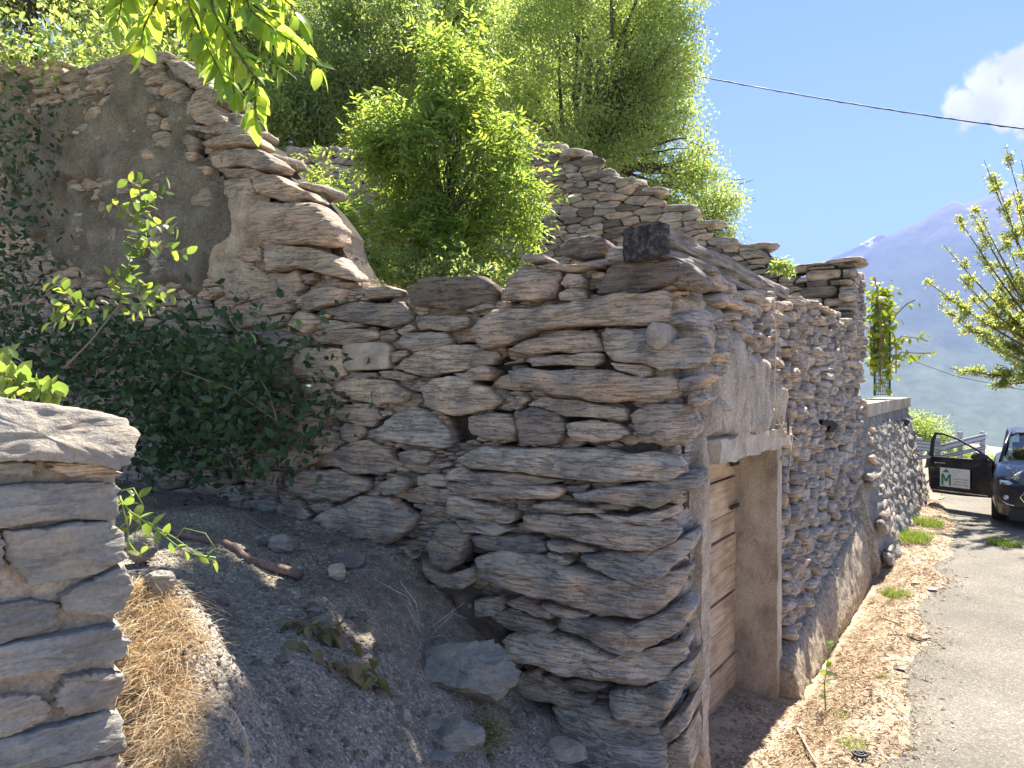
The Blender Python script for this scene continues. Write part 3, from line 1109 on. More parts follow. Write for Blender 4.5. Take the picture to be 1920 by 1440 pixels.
# (pixel outline, material, bulge, yoff)
TR = [
 (A((1095,215),(1200,140),(1560,125),(1650,180),(1640,300),(1540,325),(1120,318)), 'schist_dark', .09, -.02),
 (A((840,210),(960,185),(1070,215),(1060,255),(830,275)), 'schist_pale', .05, 0),
 (A((370,290),(500,210),(620,190),(700,220),(660,300),(450,345)), 'schist_pale', .07, -.02),
 (A((530,340),(720,300),(1070,290),(1135,380),(1120,420),(1000,460),(870,440),(650,405)), 'schist_grey', .06, 0),
 (A((1140,390),(1260,370),(1490,380),(1505,440),(1420,482),(1180,475)), 'schist', .05, 0),
 (A((510,450),(560,415),(800,420),(825,455),(560,495)), 'schist_grey', .03, .02),
 (A((505,530),(600,480),(910,478),(925,530),(700,572),(560,568)), 'schist', .05, 0),
 (A((930,480),(1020,468),(1055,520),(1030,545),(930,538)), 'schist', .03, 0),
 (A((1030,490),(1120,430),(1155,465),(1080,510)), 'schist', .04, 0),
 (A((685,570),(700,550),(960,556),(985,575),(975,725),(720,742),(685,715)), 'square_block', .035, 0),
 (A((365,640),(420,590),(560,578),(680,598),(695,765),(650,803),(480,803),(380,765)), 'schist', .06, 0),
 (A((1030,560),(1090,498),(1350,488),(1390,560),(1300,605),(1150,612)), 'schist_grey', .05, 0),
 (A((1010,725),(1200,600),(1500,565),(1700,620),(1645,695),(1400,745),(1180,768)), 'schist', .05, .01),
 (A((260,640),(330,598),(385,600),(350,655),(290,668)), 'schist', .03, 0),
 (A((705,775),(760,750),(905,748),(910,775),(760,788)), 'schist', .03, 0),
 (A((910,742),(1040,740),(1155,775),(1110,802),(960,785)), 'schist', .035, 0),
 (A((618,850),(670,802),(800,782),(1000,800),(1115,880),(1090,935),(920,958),(740,915)), 'schist', .06, 0),
 (A((1195,850),(1280,785),(1440,775),(1600,838),(1685,920),(1640,985),(1400,1033),(1225,975)), 'schist', .08, -.02),
 (A((1388,755),(1600,700),(1665,735),(1640,785),(1480,803)), 'schist', .05, -.01),
 (A((420,820),(560,803),(612,845),(560,885),(450,885)), 'schist', .03, 0),
 (A((460,930),(600,868),(725,930),(680,953),(500,948)), 'schist', .03, 0),
 (A((478,955),(620,953),(645,1022),(520,1033)), 'schist', .035, 0),
 (A((640,1000),(700,955),(900,988),(933,1040),(880,1103),(650,1053)), 'schist', .04, 0),
 (A((668,1110),(700,1073),(800,1078),(842,1140),(780,1193),(690,1183)), 'schist', .05, 0),
 (A((848,1133),(1050,1000),(1200,988),(1355,1110),(1385,1225),(1340,1237),(1050,1203),(870,1163)), 'schist_grey', .06, -.01),
 (A((1045,1270),(1150,1238),(1262,1270),(1240,1325),(1150,1348),(1060,1325)), 'schist_pale', .05, 0),
 (A((568,1290),(700,1222),(850,1180),(965,1250),(1065,1345),(980,1393),(780,1403),(600,1343)), 'schist', .05, 0),
 (A((158,1275),(280,1212),(420,1226),(523,1312),(420,1375),(230,1375)), 'schist', .05, 0),
 (A((500,1180),(560,1108),(640,1130),(692,1192),(600,1275),(500,1283)), 'schist', .04, 0),
 (A((128,1183),(200,1110),(320,1110),(362,1160),(260,1213),(150,1213)), 'schist', .04, 0),
 (A((370,1100),(460,1030),(560,1050),(520,1130),(430,1160)), 'schist', .03, 0),
 (A((1218,1352),(1360,1323),(1383,1350),(1280,1373)), 'schist', .03, 0),
 (A((928,1000),(1000,980),(1012,1020),(960,1037)), 'schist', .02, 0),
 (A((1115,850),(1180,800),(1240,810),(1200,872)), 'schist', .03, 0),
 (A((740,940),(860,948),(925,985),(840,990)), 'schist', .02, 0),
 (A((995,620),(1100,605),(1110,625),(1040,670),(1010,690)), 'schist', .03, 0),
 (A((330,435),(400,350),(520,380),(545,430),(440,497),(340,475)), 'schist', .04, 0),
 (A((100,480),(230,468),(475,520),(450,555),(160,512)), 'schist_grey', .03, 0),
 (A((195,545),(420,560),(520,548),(400,603),(220,603)), 'schist_grey', .03, 0),
 (A((40,305),(230,268),(375,310),(340,362),(110,383),(60,352)), 'schist', .04, 0),
 (A((0,405),(340,368),(352,420),(320,443),(0,463)), 'schist', .04, 0),
 (A((150,255),(220,158),(400,90),(425,200),(360,283),(160,272)), 'schist', .06, 0),
 (A((0,120),(190,148),(140,253),(40,273),(0,255)), 'schist', .05, 0),
 (A((405,120),(510,108),(525,150),(440,183)), 'schist', .05, 0),
 (A((5,470),(80,490),(90,533),(0,545)), 'schist', .03, 0),
 (A((0,560),(80,548),(90,590),(0,600)), 'schist', .03, 0),
 # corner block
 (B((370,285),(440,228),(620,258),(655,300),(605,432),(500,455),(290,443)), 'schist', .09, -.03),
 (B((420,200),(430,180),(560,175),(585,210),(480,228)), 'schist_grey', .08, -.02),
 (B((515,245),(640,228),(870,228),(905,250),(700,278),(540,262)), 'schist_pale', .09, -.02),
 (B((655,350),(690,288),(770,288),(805,340),(780,373),(680,373)), 'schist', .06, -.02),
 (B((640,405),(700,378),(800,378),(815,430),(740,453),(650,445)), 'schist', .06, -.02),
 (B((865,400),(930,250),(1060,205),(1335,180),(1360,300),(1290,352),(1000,425)), 'schist_dark', .10, -.03),
 (B((1330,225),(1400,212),(1492,290),(1503,350),(1400,373),(1300,350)), 'schist', .10, -.01),
 (B((150,560),(250,498),(600,475),(850,435),(1290,380),(1315,520),(1270,572),(900,593),(500,623),(330,703),(160,728),(98,640)), 'schist', .12, -.04),
 (B((340,740),(450,680),(600,640),(850,618),(880,680),(905,742),(700,753),(440,763)), 'schist', .08, -.02),
 (B((440,795),(620,768),(890,757),(905,800),(860,838),(480,838)), 'schist', .08, -.02),
 (B((880,640),(900,602),(1150,602),(1280,690),(1480,636),(1535,720),(1505,822),(1400,853),(1180,833),(950,803),(888,740)), 'schist_grey', .12, -.02),
 (B((1150,610),(1190,563),(1272,580),(1288,690),(1220,743),(1158,690)), 'tan_rock', .07, -.14),
 (B((340,860),(450,842),(900,853),(1130,903),(1290,888),(1345,930),(1333,1012),(1200,1058),(800,1043),(560,992),(360,933)), 'schist', .12, -.04),
 (B((940,810),(1190,833),(1180,890),(1130,903),(980,853)), 'schist', .07, -.01),
 (B((560,1010),(760,1030),(1050,1080),(1055,1160),(700,1133),(450,1063)), 'schist', .07, 0),
 (B((380,1100),(480,1068),(640,1108),(683,1190),(640,1292),(420,1293),(388,1200)), 'schist', .09, -.02),
 (B((678,1170),(850,1148),(1000,1180),(1063,1230),(1000,1273),(860,1288),(710,1253)), 'schist_pale', .08, -.02),
 (B((1058,1120),(1200,1050),(1370,1060),(1442,1180),(1432,1262),(1280,1313),(1110,1272)), 'schist', .12, -.02),
 (B((108,1133),(250,1108),(370,1118),(398,1230),(370,1273),(220,1268),(120,1222)), 'schist', .08, -.02),
 (B((360,1050),(430,990),(475,1030),(400,1103)), 'schist', .06, -.01),
 (B((640,165),(700,70),(830,52),(935,110),(905,170),(840,198),(680,190)), 'schist_dark', .12, .10),
 (B((915,185),(960,128),(1080,138),(1045,212),(930,223)), 'schist_grey', .10, .05),
 (B((315,828),(430,783),(445,812)), 'schist', .06, -.02),
 (B((88,502),(240,458),(258,490),(130,523)), 'schist_pale', .06, 0),
 (B((1340,920),(1490,868),(1543,890),(1430,973),(1350,983)), 'schist', .09, .0),
 (B((1395,1050),(1480,988),(1512,1030),(1440,1073)), 'schist_grey', .08, .02),
 # lower corner
 (Dc((8,90),(120,38),(400,48),(700,58),(950,75),(1010,90),(1025,150),(960,193),(640,193),(330,153),(60,133)), 'schist', .13, -.04),
 (Dc((0,143),(60,128),(250,150),(500,188),(450,208),(330,213),(150,203),(-20,188)), 'schist', .08, -.03),
 (Dc((-20,195),(120,200),(330,210),(500,213),(497,258),(350,273),(130,273),(-10,252)), 'schist', .09, -.04),
 (Dc((500,215),(620,200),(600,238),(520,243)), 'schist', .06, -.02),
 (Dc((620,205),(740,190),(750,215),(640,222)), 'schist', .06, -.02),
 (Dc((540,240),(720,213),(900,188),(1000,165),(1105,165),(1092,222),(1010,253),(900,318),(730,293),(560,273)), 'schist', .14, -.03),
 (Dc((0,255),(110,283),(220,308),(290,340),(200,373),(120,368),(-20,332)), 'schist', .09, -.04),
 (Dc((348,292),(440,280),(660,310),(680,328),(520,338),(400,333)), 'schist_pale', .08, -.04),
 (Dc((590,330),(700,350),(900,330),(970,308),(985,342),(890,383),(720,373)), 'schist', .10, -.05),
 (Dc((640,298),(760,288),(783,315),(680,323)), 'schist', .07, -.04),
 (Dc((300,350),(400,338),(560,345),(780,380),(960,370),(1003,410),(993,452),(900,498),(740,483),(560,453),(420,423),(308,402)), 'schist', .13, -.06),
 (Dc((15,360),(180,368),(285,400),(200,428),(60,418)), 'schist', .08, -.04),
 (Dc((190,352),(290,343),(283,370),(210,378)), 'schist', .06, -.05),
 (Dc((78,432),(150,423),(400,438),(423,500),(300,513),(110,483)), 'schist_grey', .08, -.04),
 (Dc((420,450),(600,478),(645,503),(520,505),(440,493)), 'schist', .07, -.05),
 (Dc((555,520),(720,498),(900,488),(1000,448),(1062,428),(1053,500),(980,563),(900,638),(830,643),(690,603),(600,563)), 'schist_grey', .15, -.05),
 (Dc((103,530),(250,498),(430,538),(600,598),(750,638),(850,648),(1000,598),(1053,578),(1012,682),(930,763),(860,803),(700,783),(520,733),(330,683),(128,612)), 'schist', .15, -.07),
 (Dc((418,512),(500,518),(533,550),(480,563)), 'schist', .05, -.08),
 (Dc((238,720),(320,698),(450,748),(463,793),(380,783)), 'schist', .08, -.05),
 (Dc((158,772),(280,748),(400,798),(463,840),(380,878),(260,833)), 'schist', .08, -.05),
 (Dc((390,728),(620,768),(612,792),(480,783)), 'schist', .08, -.06),
 (Dc((470,795),(600,798),(800,818),(1000,748),(1055,768),(1003,852),(900,913),(800,958),(700,933),(560,863),(468,842)), 'schist', .15, -.07),
 (Dc((230,880),(380,858),(550,898),(700,958),(830,978),(950,928),(1035,898),(1023,982),(930,1073),(820,1093),(620,1053),(450,1013),(258,942)), 'schist', .15, -.08),
 (Dc((400,1040),(560,1058),(700,1088),(640,1113),(500,1103)), 'schist', .08, -.08),
 (Dc((278,1060),(380,1008),(520,1108),(620,1138),(622,1183),(480,1163),(330,1133),(288,1092)), 'schist', .10, -.07),
 (Dc((700,1110),(850,1108),(970,1038),(1053,998),(1023,1092),(950,1233),(880,1248),(718,1213)), 'schist_pale', .15, -.08),
 (Dc((430,1190),(560,1168),(760,1228),(880,1258),(943,1320),(945,1460),(620,1460),(550,1380)), 'schist_grey', .13, -.09),
 (Dc((900,1290),(960,1238),(1043,1178),(1043,1262),(960,1333)), 'schist', .10, -.04),
 (Dc((860,1460),(950,1350),(1045,1270),(1060,1460)), 'schist', .08, -.03),
 # foot of the wall, middle
 (E((325,300),(400,248),(560,178),(700,183),(835,280),(800,343),(710,403),(560,383),(420,373)), 'schist', .08, -.06),
 (E((218,112),(300,60),(460,48),(600,98),(613,152),(500,193),(380,193),(250,153)), 'schist', .05, -.02),
 (E((663,122),(740,83),(793,120),(760,168),(690,163)), 'schist_pale', .07, -.03),
 (E((888,400),(940,308),(1010,308),(1073,370),(1053,472),(1000,523),(928,493)), 'schist', .10, -.08),
 (E((858,480),(900,508),(1000,538),(1100,508),(1123,560),(1070,608),(960,603),(868,542)), 'schist', .08, -.08),
 (E((338,222),(430,198),(453,240),(370,253)), 'schist', .04, -.03),
 (E((178,232),(280,188),(352,270),(280,303),(198,273)), 'schist', .04, -.02),
 (E((88,62),(200,58),(193,152),(98,133)), 'schist', .04, 0),
 (E((428,183),(500,163),(523,190),(450,208)), 'schist', .03, -.02),
 (E((720,520),(900,598),(925,642),(880,683),(760,640)), 'schist_grey', .04, -.03),
 (E((600,442),(780,408),(835,470),(760,523),(640,503)), 'schist', .04, -.03),
 (E((1108,662),(1240,648),(1243,712),(1130,743)), 'schist', .06, -.06),
 (E((900,690),(1090,680),(1110,760),(960,790),(880,740)), 'schist', .05, -.05),
 (E((430,400),(560,395),(600,470),(500,500),(420,450)), 'schist_grey', .04, -.02),
 # broken edge of the gable
 (Fc((785,280),(880,288),(960,338),(990,400),(960,423),(850,383)), 'schist_grey', .08, .05),
 (Fc((985,412),(1085,438),(1083,490),(1020,503),(980,462)), 'schist_pale', .08, .04),
 (Fc((885,482),(1000,478),(1063,538),(1093,592),(960,593),(898,552)), 'schist_pale', .08, .02),
 (Fc((875,592),(1180,606),(1193,655),(1000,645),(878,622)), 'schist_grey', .06, .02),
 (Fc((955,682),(1100,638),(1212,648),(1243,692),(1100,703),(978,703)), 'schist', .08, .0),
 (Fc((995,742),(1150,708),(1280,738),(1353,790),(1333,818),(1200,803),(1018,803)), 'schist', .08, .0),
 (Fc((1215,852),(1330,838),(1475,918),(1503,962),(1350,968),(1228,923)), 'schist_pale', .08, -.02),
 (Fc((1185,1000),(1240,958),(1500,968),(1603,1080),(1603,1162),(1500,1178),(1280,1168),(1195,1103)), 'schist', .12, -.05),
 (Fc((1275,1183),(1480,1188),(1600,1228),(1693,1320),(1693,1353),(1500,1303),(1298,1312)), 'schist_pale', .10, -.04),
 (Fc((1065,1333),(1200,1258),(1285,1330),(1243,1443),(1078,1443)), 'schist', .06, 0),
 (Fc((1238,1402),(1290,1318),(1420,1318),(1433,1443),(1300,1470)), 'schist', .06, 0),
 (Fc((1118,1182),(1240,1188),(1273,1250),(1128,1263)), 'schist', .05, 0),
 (Fc((1075,872),(1200,848),(1233,930),(1180,973),(1068,932)), 'schist', .05, 0),
 (Fc((1045,812),(1200,806),(1310,842),(1100,853)), 'schist', .05, 0),
 (Fc((920,880),(1033,868),(1033,992),(928,993)), 'schist_grey', .03, -.02),
 (Fc((1090,990),(1180,985),(1190,1100),(1110,1110)), 'schist', .04, 0),
]
traced = []
for i, (pts, mt, bu, yo) in enumerate(TR):
    P = np.array([EW.hit(px, py, yo - bu * 0.6) for px, py in pts])
    P = P[::-1] if area_c(P)[0] < 0 else P
    traced.append(P)
    wpx = max(p[0] for p in pts) - min(p[0] for p in pts)
    per = float(np.hypot(*np.diff(np.vstack([P, P[:1]]), axis=0).T).sum())
    n = int(np.clip(per / .019, 24, 150))
    if mt == 'square_block':
        add_stone(EW.e, P, M[mt], yoff=yo, bulge=bu, back=0.22, n=n, p=7, strata=0.002, seed=i * 1.37, wob=0.01, cut=1, rag=.01)
    else:
        rin = (1.0, .985, .95, .89, .82, .74, .65, .56, .46, .36, .25, .13) if n > 70 else ((1.0, .985, .95, .88, .78, .66, .52, .36, .18) if n > 40 else (1.0, .98, .92, .82, .66, .46, .24))
        bk = 0.34 if pts[0][0] > 1000 else 0.22
        add_stone(EW.e, P, M[mt], yoff=yo, bulge=bu, back=bk, n=n, rings=rin, p=2.9 if bu > .1 else 3.6,
                  strata=0.0075 if wpx > 110 else 0.005, seed=i * 1.37, wob=0.02,
                  tiltx=random.uniform(-.06, .06), tiltz=random.uniform(-.1, .2) if bu < .1 else (.28 if pts[0][1] > 820 else .08))

# profile of the standing wall (pixels -> local)
TOP = [(-60, 95), (0, 97), (60, 112), (130, 132), (150, 122), (220, 97), (300, 108), (340, 118), (380, 152), (386, 168), (420, 190), (422, 232), (455, 242),
       (470, 272), (490, 292), (520, 322), (552, 347), (575, 372), (605, 415), (612, 455), (640, 505), (655, 533), (700, 552), (760, 552), (800, 540), (905, 540),
       (935, 550), (962, 500), (1040, 497), (1110, 492), (1160, 488), (1200, 492), (1250, 492), (1268, 492)]
tp = np.array([EW.hit(*p) for p in TOP])
tp = tp[np.argsort(tp[:, 0])]
topf = lambda x: float(np.interp(x, tp[:, 0], tp[:, 1]))
xs = np.sort(np.r_[np.linspace(tp[0, 0], 0.0, 120), tp[:, 0]])
tops = [topf(x) - 0.03 for x in xs]
slab_wall('wall_core', xs, tops, -0.6, 0.20, 0.50, M['core'], EW.e)


VOID = [B((150,740),(340,720),(430,790),(330,830),(350,930),(370,990),(280,1040),(240,900),(260,830)), B((0,1135),(100,1130),(120,1220),(0,1230)),
        E((750,60),(880,35),(830,120),(790,115)), E((1070,430),(1120,440),(1100,510),(1030,520)), Dc((75,440),(110,440),(105,520),(60,540)), A((1400,1050),(1500,1010),(1490,1120),(1400,1230)),
        E((1100,760),(1240,800),(1241,900),(1180,890)), B((800,290),(870,280),(880,400),(815,420)), Fc((1430,1010),(1440,1000),(1445,1020))]
voids = [[EW.hit(px, py, 0) for px, py in v] for v in VOID]


def near_traced(x, z):
    return any(inside(t, x, z) for t in traced)


rg = np.random.default_rng(21)
cells = rubble(tp[0, 0], 0.02, -0.5, 6.5, 0.27, 0.095, lambda x, z: z < topf(x) - 0.02 and x < -0.05, rg, 0.004)
cells = [c for c in cells if c[:, 0].max() < .02]
kept = []
for c in cells:
    cen = c.mean(0)
    cov = sum(near_traced(*(cen + (q_ - cen) * 0.8)) for q_ in c) + near_traced(*cen) * 2
    if cov >= len(c) + 1 or any(inside(v, *cen) for v in voids):
        continue
    kept.append((cov, c))
big_cells = [c for cov, c in kept if cov == 0]
gap_cells = [c for cov, c in kept if cov > 0]
for i, c in enumerate(big_cells):
    add_stone(EW.e, c, M['schist'] if rg.random() < .7 else M['schist_grey'], yoff=rg.uniform(-.02, .02), bulge=rg.uniform(.025, .06), back=.14, n=20,
              rings=(1.0, .96, .82, .5), strata=.007, seed=i * .77, tiltz=rg.uniform(-.15, .15))
for i, c in enumerate(gap_cells):
    add_stone(EW.e, c, M['schist'], yoff=.085 + rg.uniform(-.02, .02), bulge=.04, back=.12, n=16,
              rings=(1.0, .96, .8, .45), strata=.006, seed=i * .37 + 50)
# small chinking stones in the joints
ch = rubble(tp[0, 0] * .45, -0.05, 0.2, 3.3, 0.10, 0.035, lambda x, z: x < -.07 and z < topf(x) - .05 and not near_traced(x, z) and not any(inside(v, x, z) for v in voids) and rg.random() < .8, rg, 0.003)
items = []
for i, c in enumerate(ch):
    v, f, cc = stone_geo(c, bulge=.025, back=.05, n=10, rings=(1.0, .9, .6), strata=.004, seed=i * .31 + 9)
    v = v + np.array([cc[0], .05 + rg.uniform(-.02, .03), cc[1]])
    items.append((v, f))
V, F_ = join_geo(items)
tag(link('chinking_stones', mesh('chinking_stones', V, F_, M['schist'], False), EW.e), kind='stuff')

# coarse render left on the tall gable
RP = [(-60, 160), (60, 140), (140, 160), (215, 118), (300, 125), (335, 150), (340, 225), (350, 270), (395, 310), (430, 350), (440, 420), (425, 500), (370, 545), (300, 560),
      (200, 540), (110, 500), (40, 440), (-60, 420)]
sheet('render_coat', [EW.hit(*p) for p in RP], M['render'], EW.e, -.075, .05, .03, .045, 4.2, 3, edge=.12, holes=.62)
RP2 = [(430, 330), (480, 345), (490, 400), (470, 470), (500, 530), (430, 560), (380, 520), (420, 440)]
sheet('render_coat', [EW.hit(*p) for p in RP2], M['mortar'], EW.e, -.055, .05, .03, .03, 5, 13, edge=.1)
# earth smeared low on the wall
sheet('earth_skirt', [EW.hit(*p) for p in [(560, 985), (700, 1030), (800, 1050), (860, 1090), (960, 1170), (960, 1300), (800, 1250), (620, 1100)]],
      M['dirt'], EW.e, -.05, .06, .03, .04, 5, 31, edge=.1)

# ------------------------------------------------------------------ FACADE WALL
FW = Frame(sn(4.15, -1.63), DV, 'facade_wall')
tag(FW.e, 'long rough dry stone facade wall along the road, seen sharply from the side above the boarded door', 'stone wall')
fl = lambda s: s - 4.15
DS0, DS1, DH = 4.66, 6.40, 1.86       # door opening in s and its height
FE = 10.25                            # where the far block starts (s)
dx0, dx1 = fl(DS0), fl(DS1)
L1 = fl(FE) + 0.95
xs = np.linspace(0, L1, 60)
FT = lambda x: 3.18 + 0.05 * float(vnoise(x * 2.1, 0, 0)) + (0.0 if x > fl(7.0) else -0.03)
# core with door opening
yc = 0.13
def core_part(xa, xb, za, tf):
    xx = np.linspace(xa, xb, 12)
    slab_wall('wall_core', xx, [tf(x) for x in xx], za, yc, 0.55, M['core'], FW.e)
core_part(0.02, dx0, -.6, FT)
core_part(dx0, dx1, DH + .1, FT)
core_part(dx1 + .06, L1, -.6, FT)

GT = [
 (G((675,665),(760,660),(875,750),(873,805),(830,823),(580,722)), 'schist_pale', .10),
 (G((320,880),(560,768),(705,800),(743,880),(640,923),(560,992),(420,983),(330,923)), 'schist_grey', .09),
 (G((1020,880),(1090,828),(1163,880),(1163,962),(1080,993),(1018,960)), 'schist', .08),
 (G((868,760),(1000,768),(1023,870),(950,893),(868,832)), 'schist', .08),
 (G((880,650),(960,660),(1043,720),(1020,783),(900,722)), 'schist_pale', .10),
 (G((1188,840),(1330,828),(1323,932),(1188,943)), 'schist', .07),
 (G((1168,740),(1270,748),(1283,822),(1168,823)), 'schist', .07),
 (G((800,900),(960,888),(973,960),(900,1053),(830,1000)), 'schist_grey', .08),
 (G((540,520),(700,518),(793,600),(780,683),(650,643),(560,603)), 'schist', .10),
]
ftr = []
for i, (pts, mt, bu) in enumerate(GT):
    P = np.array([FW.hit(px, py, -.04) for px, py in pts])
    P = P[::-1] if area_c(P)[0] < 0 else P
    ftr.append(P)
    add_stone(FW.e, P, M[mt], yoff=0, bulge=bu, back=.2, n=32, strata=.01, seed=300 + i, wob=.04)


def fkeep(x, z):
    if x < 0.0 or x > L1 - .02 or z > FT(x) or z < -.5:
        return False
    if dx0 - 0.14 < x < dx1 + .23 and z < DH + .17:
        return False
    if x < dx0 and z < 2.0 and x > dx0 - .16:
        return False
    if any(inside(t, x, z) for t in ftr):
        return False
    return True


cells = rubble(0, L1, -0.5, 3.25, 0.235, 0.092, fkeep, rg, 0.003, 0.95)
cells = [np.c_[np.maximum(c[:, 0], .0), c[:, 1]] for c in cells]
cells = [c for c in cells if np.ptp(c[:, 0]) > .06 and np.ptp(c[:, 1]) > .03]
cells.sort(key=lambda c: c[:, 0].mean() - 0.6 * np.ptp(c[:, 0]))
rest = []
for i, c in enumerate(cells):
    bu = float(np.clip(rg.normal(.06, .03), .02, .14))
    mt = M[['schist', 'schist', 'schist_grey', 'schist_pale'][rg.integers(0, 4)]]
    ty, tz = rg.uniform(-.25, .25), rg.uniform(-.3, .3)
    cx_ = c[:, 0].mean()
    if cx_ < dx0:
        bu = min(bu, .035)
        ty *= .3
    if i < 290:
        add_stone(FW.e, c, mt, yoff=rg.uniform(-.035, .03) if cx_ > dx0 else .045, bulge=bu, back=.13, n=20, rings=(1.0, .95, .8, .5), p=2.6,
                  strata=.009, seed=i * .53 + 100, tiltx=ty, tiltz=tz, wob=.1)
    else:
        v, f, cc = stone_geo(c, bulge=bu, back=.1, n=12, rings=(1.0, .93, .65), p=2.6, strata=.007, seed=i * .53, tiltx=ty, tiltz=tz, wob=.1)
        rest.append((v + np.array([cc[0], rg.uniform(-.03, .03), cc[1]]), f))
V, F_ = join_geo(rest)
tag(link('rubble_stones', mesh('rubble_stones', V, F_, M['schist_grey'], False), FW.e), kind='stuff')

# mortar dripping over the lintel and beside the near jamb
mp = [(dx0 - .12, 2.0), (dx0 + .1, 2.62), (dx0 + .55, 2.78), (dx0 + 1.1, 2.62), (dx1 + .02, 2.35), (dx1 + .1, 2.0)]
sheet('mortar_coat', mp, M['drip_mortar'], FW.e, -.085, .05, .024, .06, 5.5, 6, .3, edge=.09)
mp = [(dx0 - .19, -.6), (dx0 - .17, .9), (dx0 - .2, 1.9), (dx0 - .1, 2.1), (dx0 + .0, 2.02), (dx0 + .0, -.6)]
sheet('mortar_coat', mp, M['mortar'], FW.e, -.035, .05, .02, .03, 9, 9, .6, edge=.04)
mp = [(.02, 2.55), (.1, 2.95), (.42, 3.05), (.6, 2.8), (.45, 2.45), (.2, 2.35)]
sheet('mortar_coat', mp, M['mortar'], FW.e, -.045, .05, .025, .045, 6, 19, .8, edge=.07)


# jambs: near jamb return and the wide far jamb
def slab(name, mat, parent, x0, x1, y0, y1, z0, z1, rough=.008, step=.05, lean=0.0, seed=1.0):
    """box with a finely divided uneven surface"""
    bm_v, bm_f, nn = [], [], 0
    def face(ax, val, a0, a1, b0, b1, flip):
        nonlocal nn
        na, nb = max(2, int(abs(a1 - a0) / step) + 1), max(2, int(abs(b1 - b0) / step) + 1)
        As, Bs = np.meshgrid(np.linspace(a0, a1, na), np.linspace(b0, b1, nb))
        c = np.full(As.shape, val)
        P = {'x': (c, As, Bs), 'y': (As, c, Bs), 'z': (As, Bs, c)}[ax]
        V = np.c_[P[0].ravel(), P[1].ravel(), P[2].ravel()]
        idx = np.arange(na * nb).reshape(nb, na)
        q = np.stack([idx[:-1, :-1], idx[:-1, 1:], idx[1:, 1:], idx[1:, :-1]], -1).reshape(-1, 4)
        if flip:
            q = q[:, ::-1]
        bm_v.append(V)
        bm_f.append(q + nn)
        nn += len(V)
    face('y', y0, x0, x1, z0, z1, False)
    face('y', y1, x0, x1, z0, z1, True)
    face('x', x0, y0, y1, z0, z1, True)
    face('x', x1, y0, y1, z0, z1, False)
    face('z', z1, x0, x1, y0, y1, False)
    face('z', z0, x0, x1, y0, y1, True)
    V, F = np.vstack(bm_v), np.vstack(bm_f)
    d = np.stack([fbm(V[:, 0] * 9 + k * 5 + seed, V[:, 1] * 9, V[:, 2] * 9, 4) for k in range(3)], 1)
    V = V + d * rough
    V[:, 1] -= lean * (z1 - V[:, 2]) * (V[:, 1] < (y0 + y1) / 2)
    return link(name, mesh(name, V, F, mat, True), parent)


DR = empty('door_surround', FW.w(dx0, 0, 0), FW.rz)
dW = dx1 - dx0
tag(DR, 'grey concrete jamb and rough lintel framing the boarded door', 'door frame')
slab('jamb', M['concrete'], DR, dW - .012, dW + .14, -.04, .50, -.6, DH + .05, .006, .04, seed=4)
slab('jamb', M['mortar'], DR, -.15, 0.0, -.035, .40, -.6, DH + .02, .012, .03, seed=8)
slab('lintel', M['lintel'], DR, .0, dW + .20, -.11, .42, DH + .005, DH + .165, .011, .03, seed=12)
# the door itself: wide horizontal boards
DO = empty('boarded_door', FW.w(dx0, .33, 0), FW.rz)
tag(DO, 'door of wide horizontal light brown boards with dark gaps in the stone facade', 'door')
zb = -0.56
hs = [.29, .27, .30, .26, .24, .27, .20, .31, .235]
for i, hgt in enumerate(hs):
    b = MB()
    dz = .012 * math.sin(i * 2.3)
    x0, x1 = 0.0, dW - .004
    th = .03
    yo = -.012 * (i % 2)
    vs = [(x0, yo, zb + .008 + dz), (x1, yo, zb + .008), (x1, yo, zb + hgt - .008), (x0, yo, zb + hgt - .008 + dz * .5),
          (x0, yo + th, zb + .008), (x1, yo + th, zb + .008), (x1, yo + th, zb + hgt - .008), (x0, yo + th, zb + hgt - .008)]
    b.add(vs, [(0, 1, 2, 3), (7, 6, 5, 4), (0, 4, 5, 1), (3, 2, 6, 7), (1, 5, 6, 2), (0, 3, 7, 4)])
    b.build('board', M['boards'], DO)
    zb += hgt
MB().box((dW / 2 - .01, .05, .67), (dW - .03, .012, 2.4)).build('backing', M['char'], DO)
MB().box((dW - .12, -.035, 1.70), (.2, .02, .035)).build('batten', M['char'], DO)
MB().box((dW - .12, -.035, 1.32), (.22, .02, .03)).build('batten', M['char'], DO)


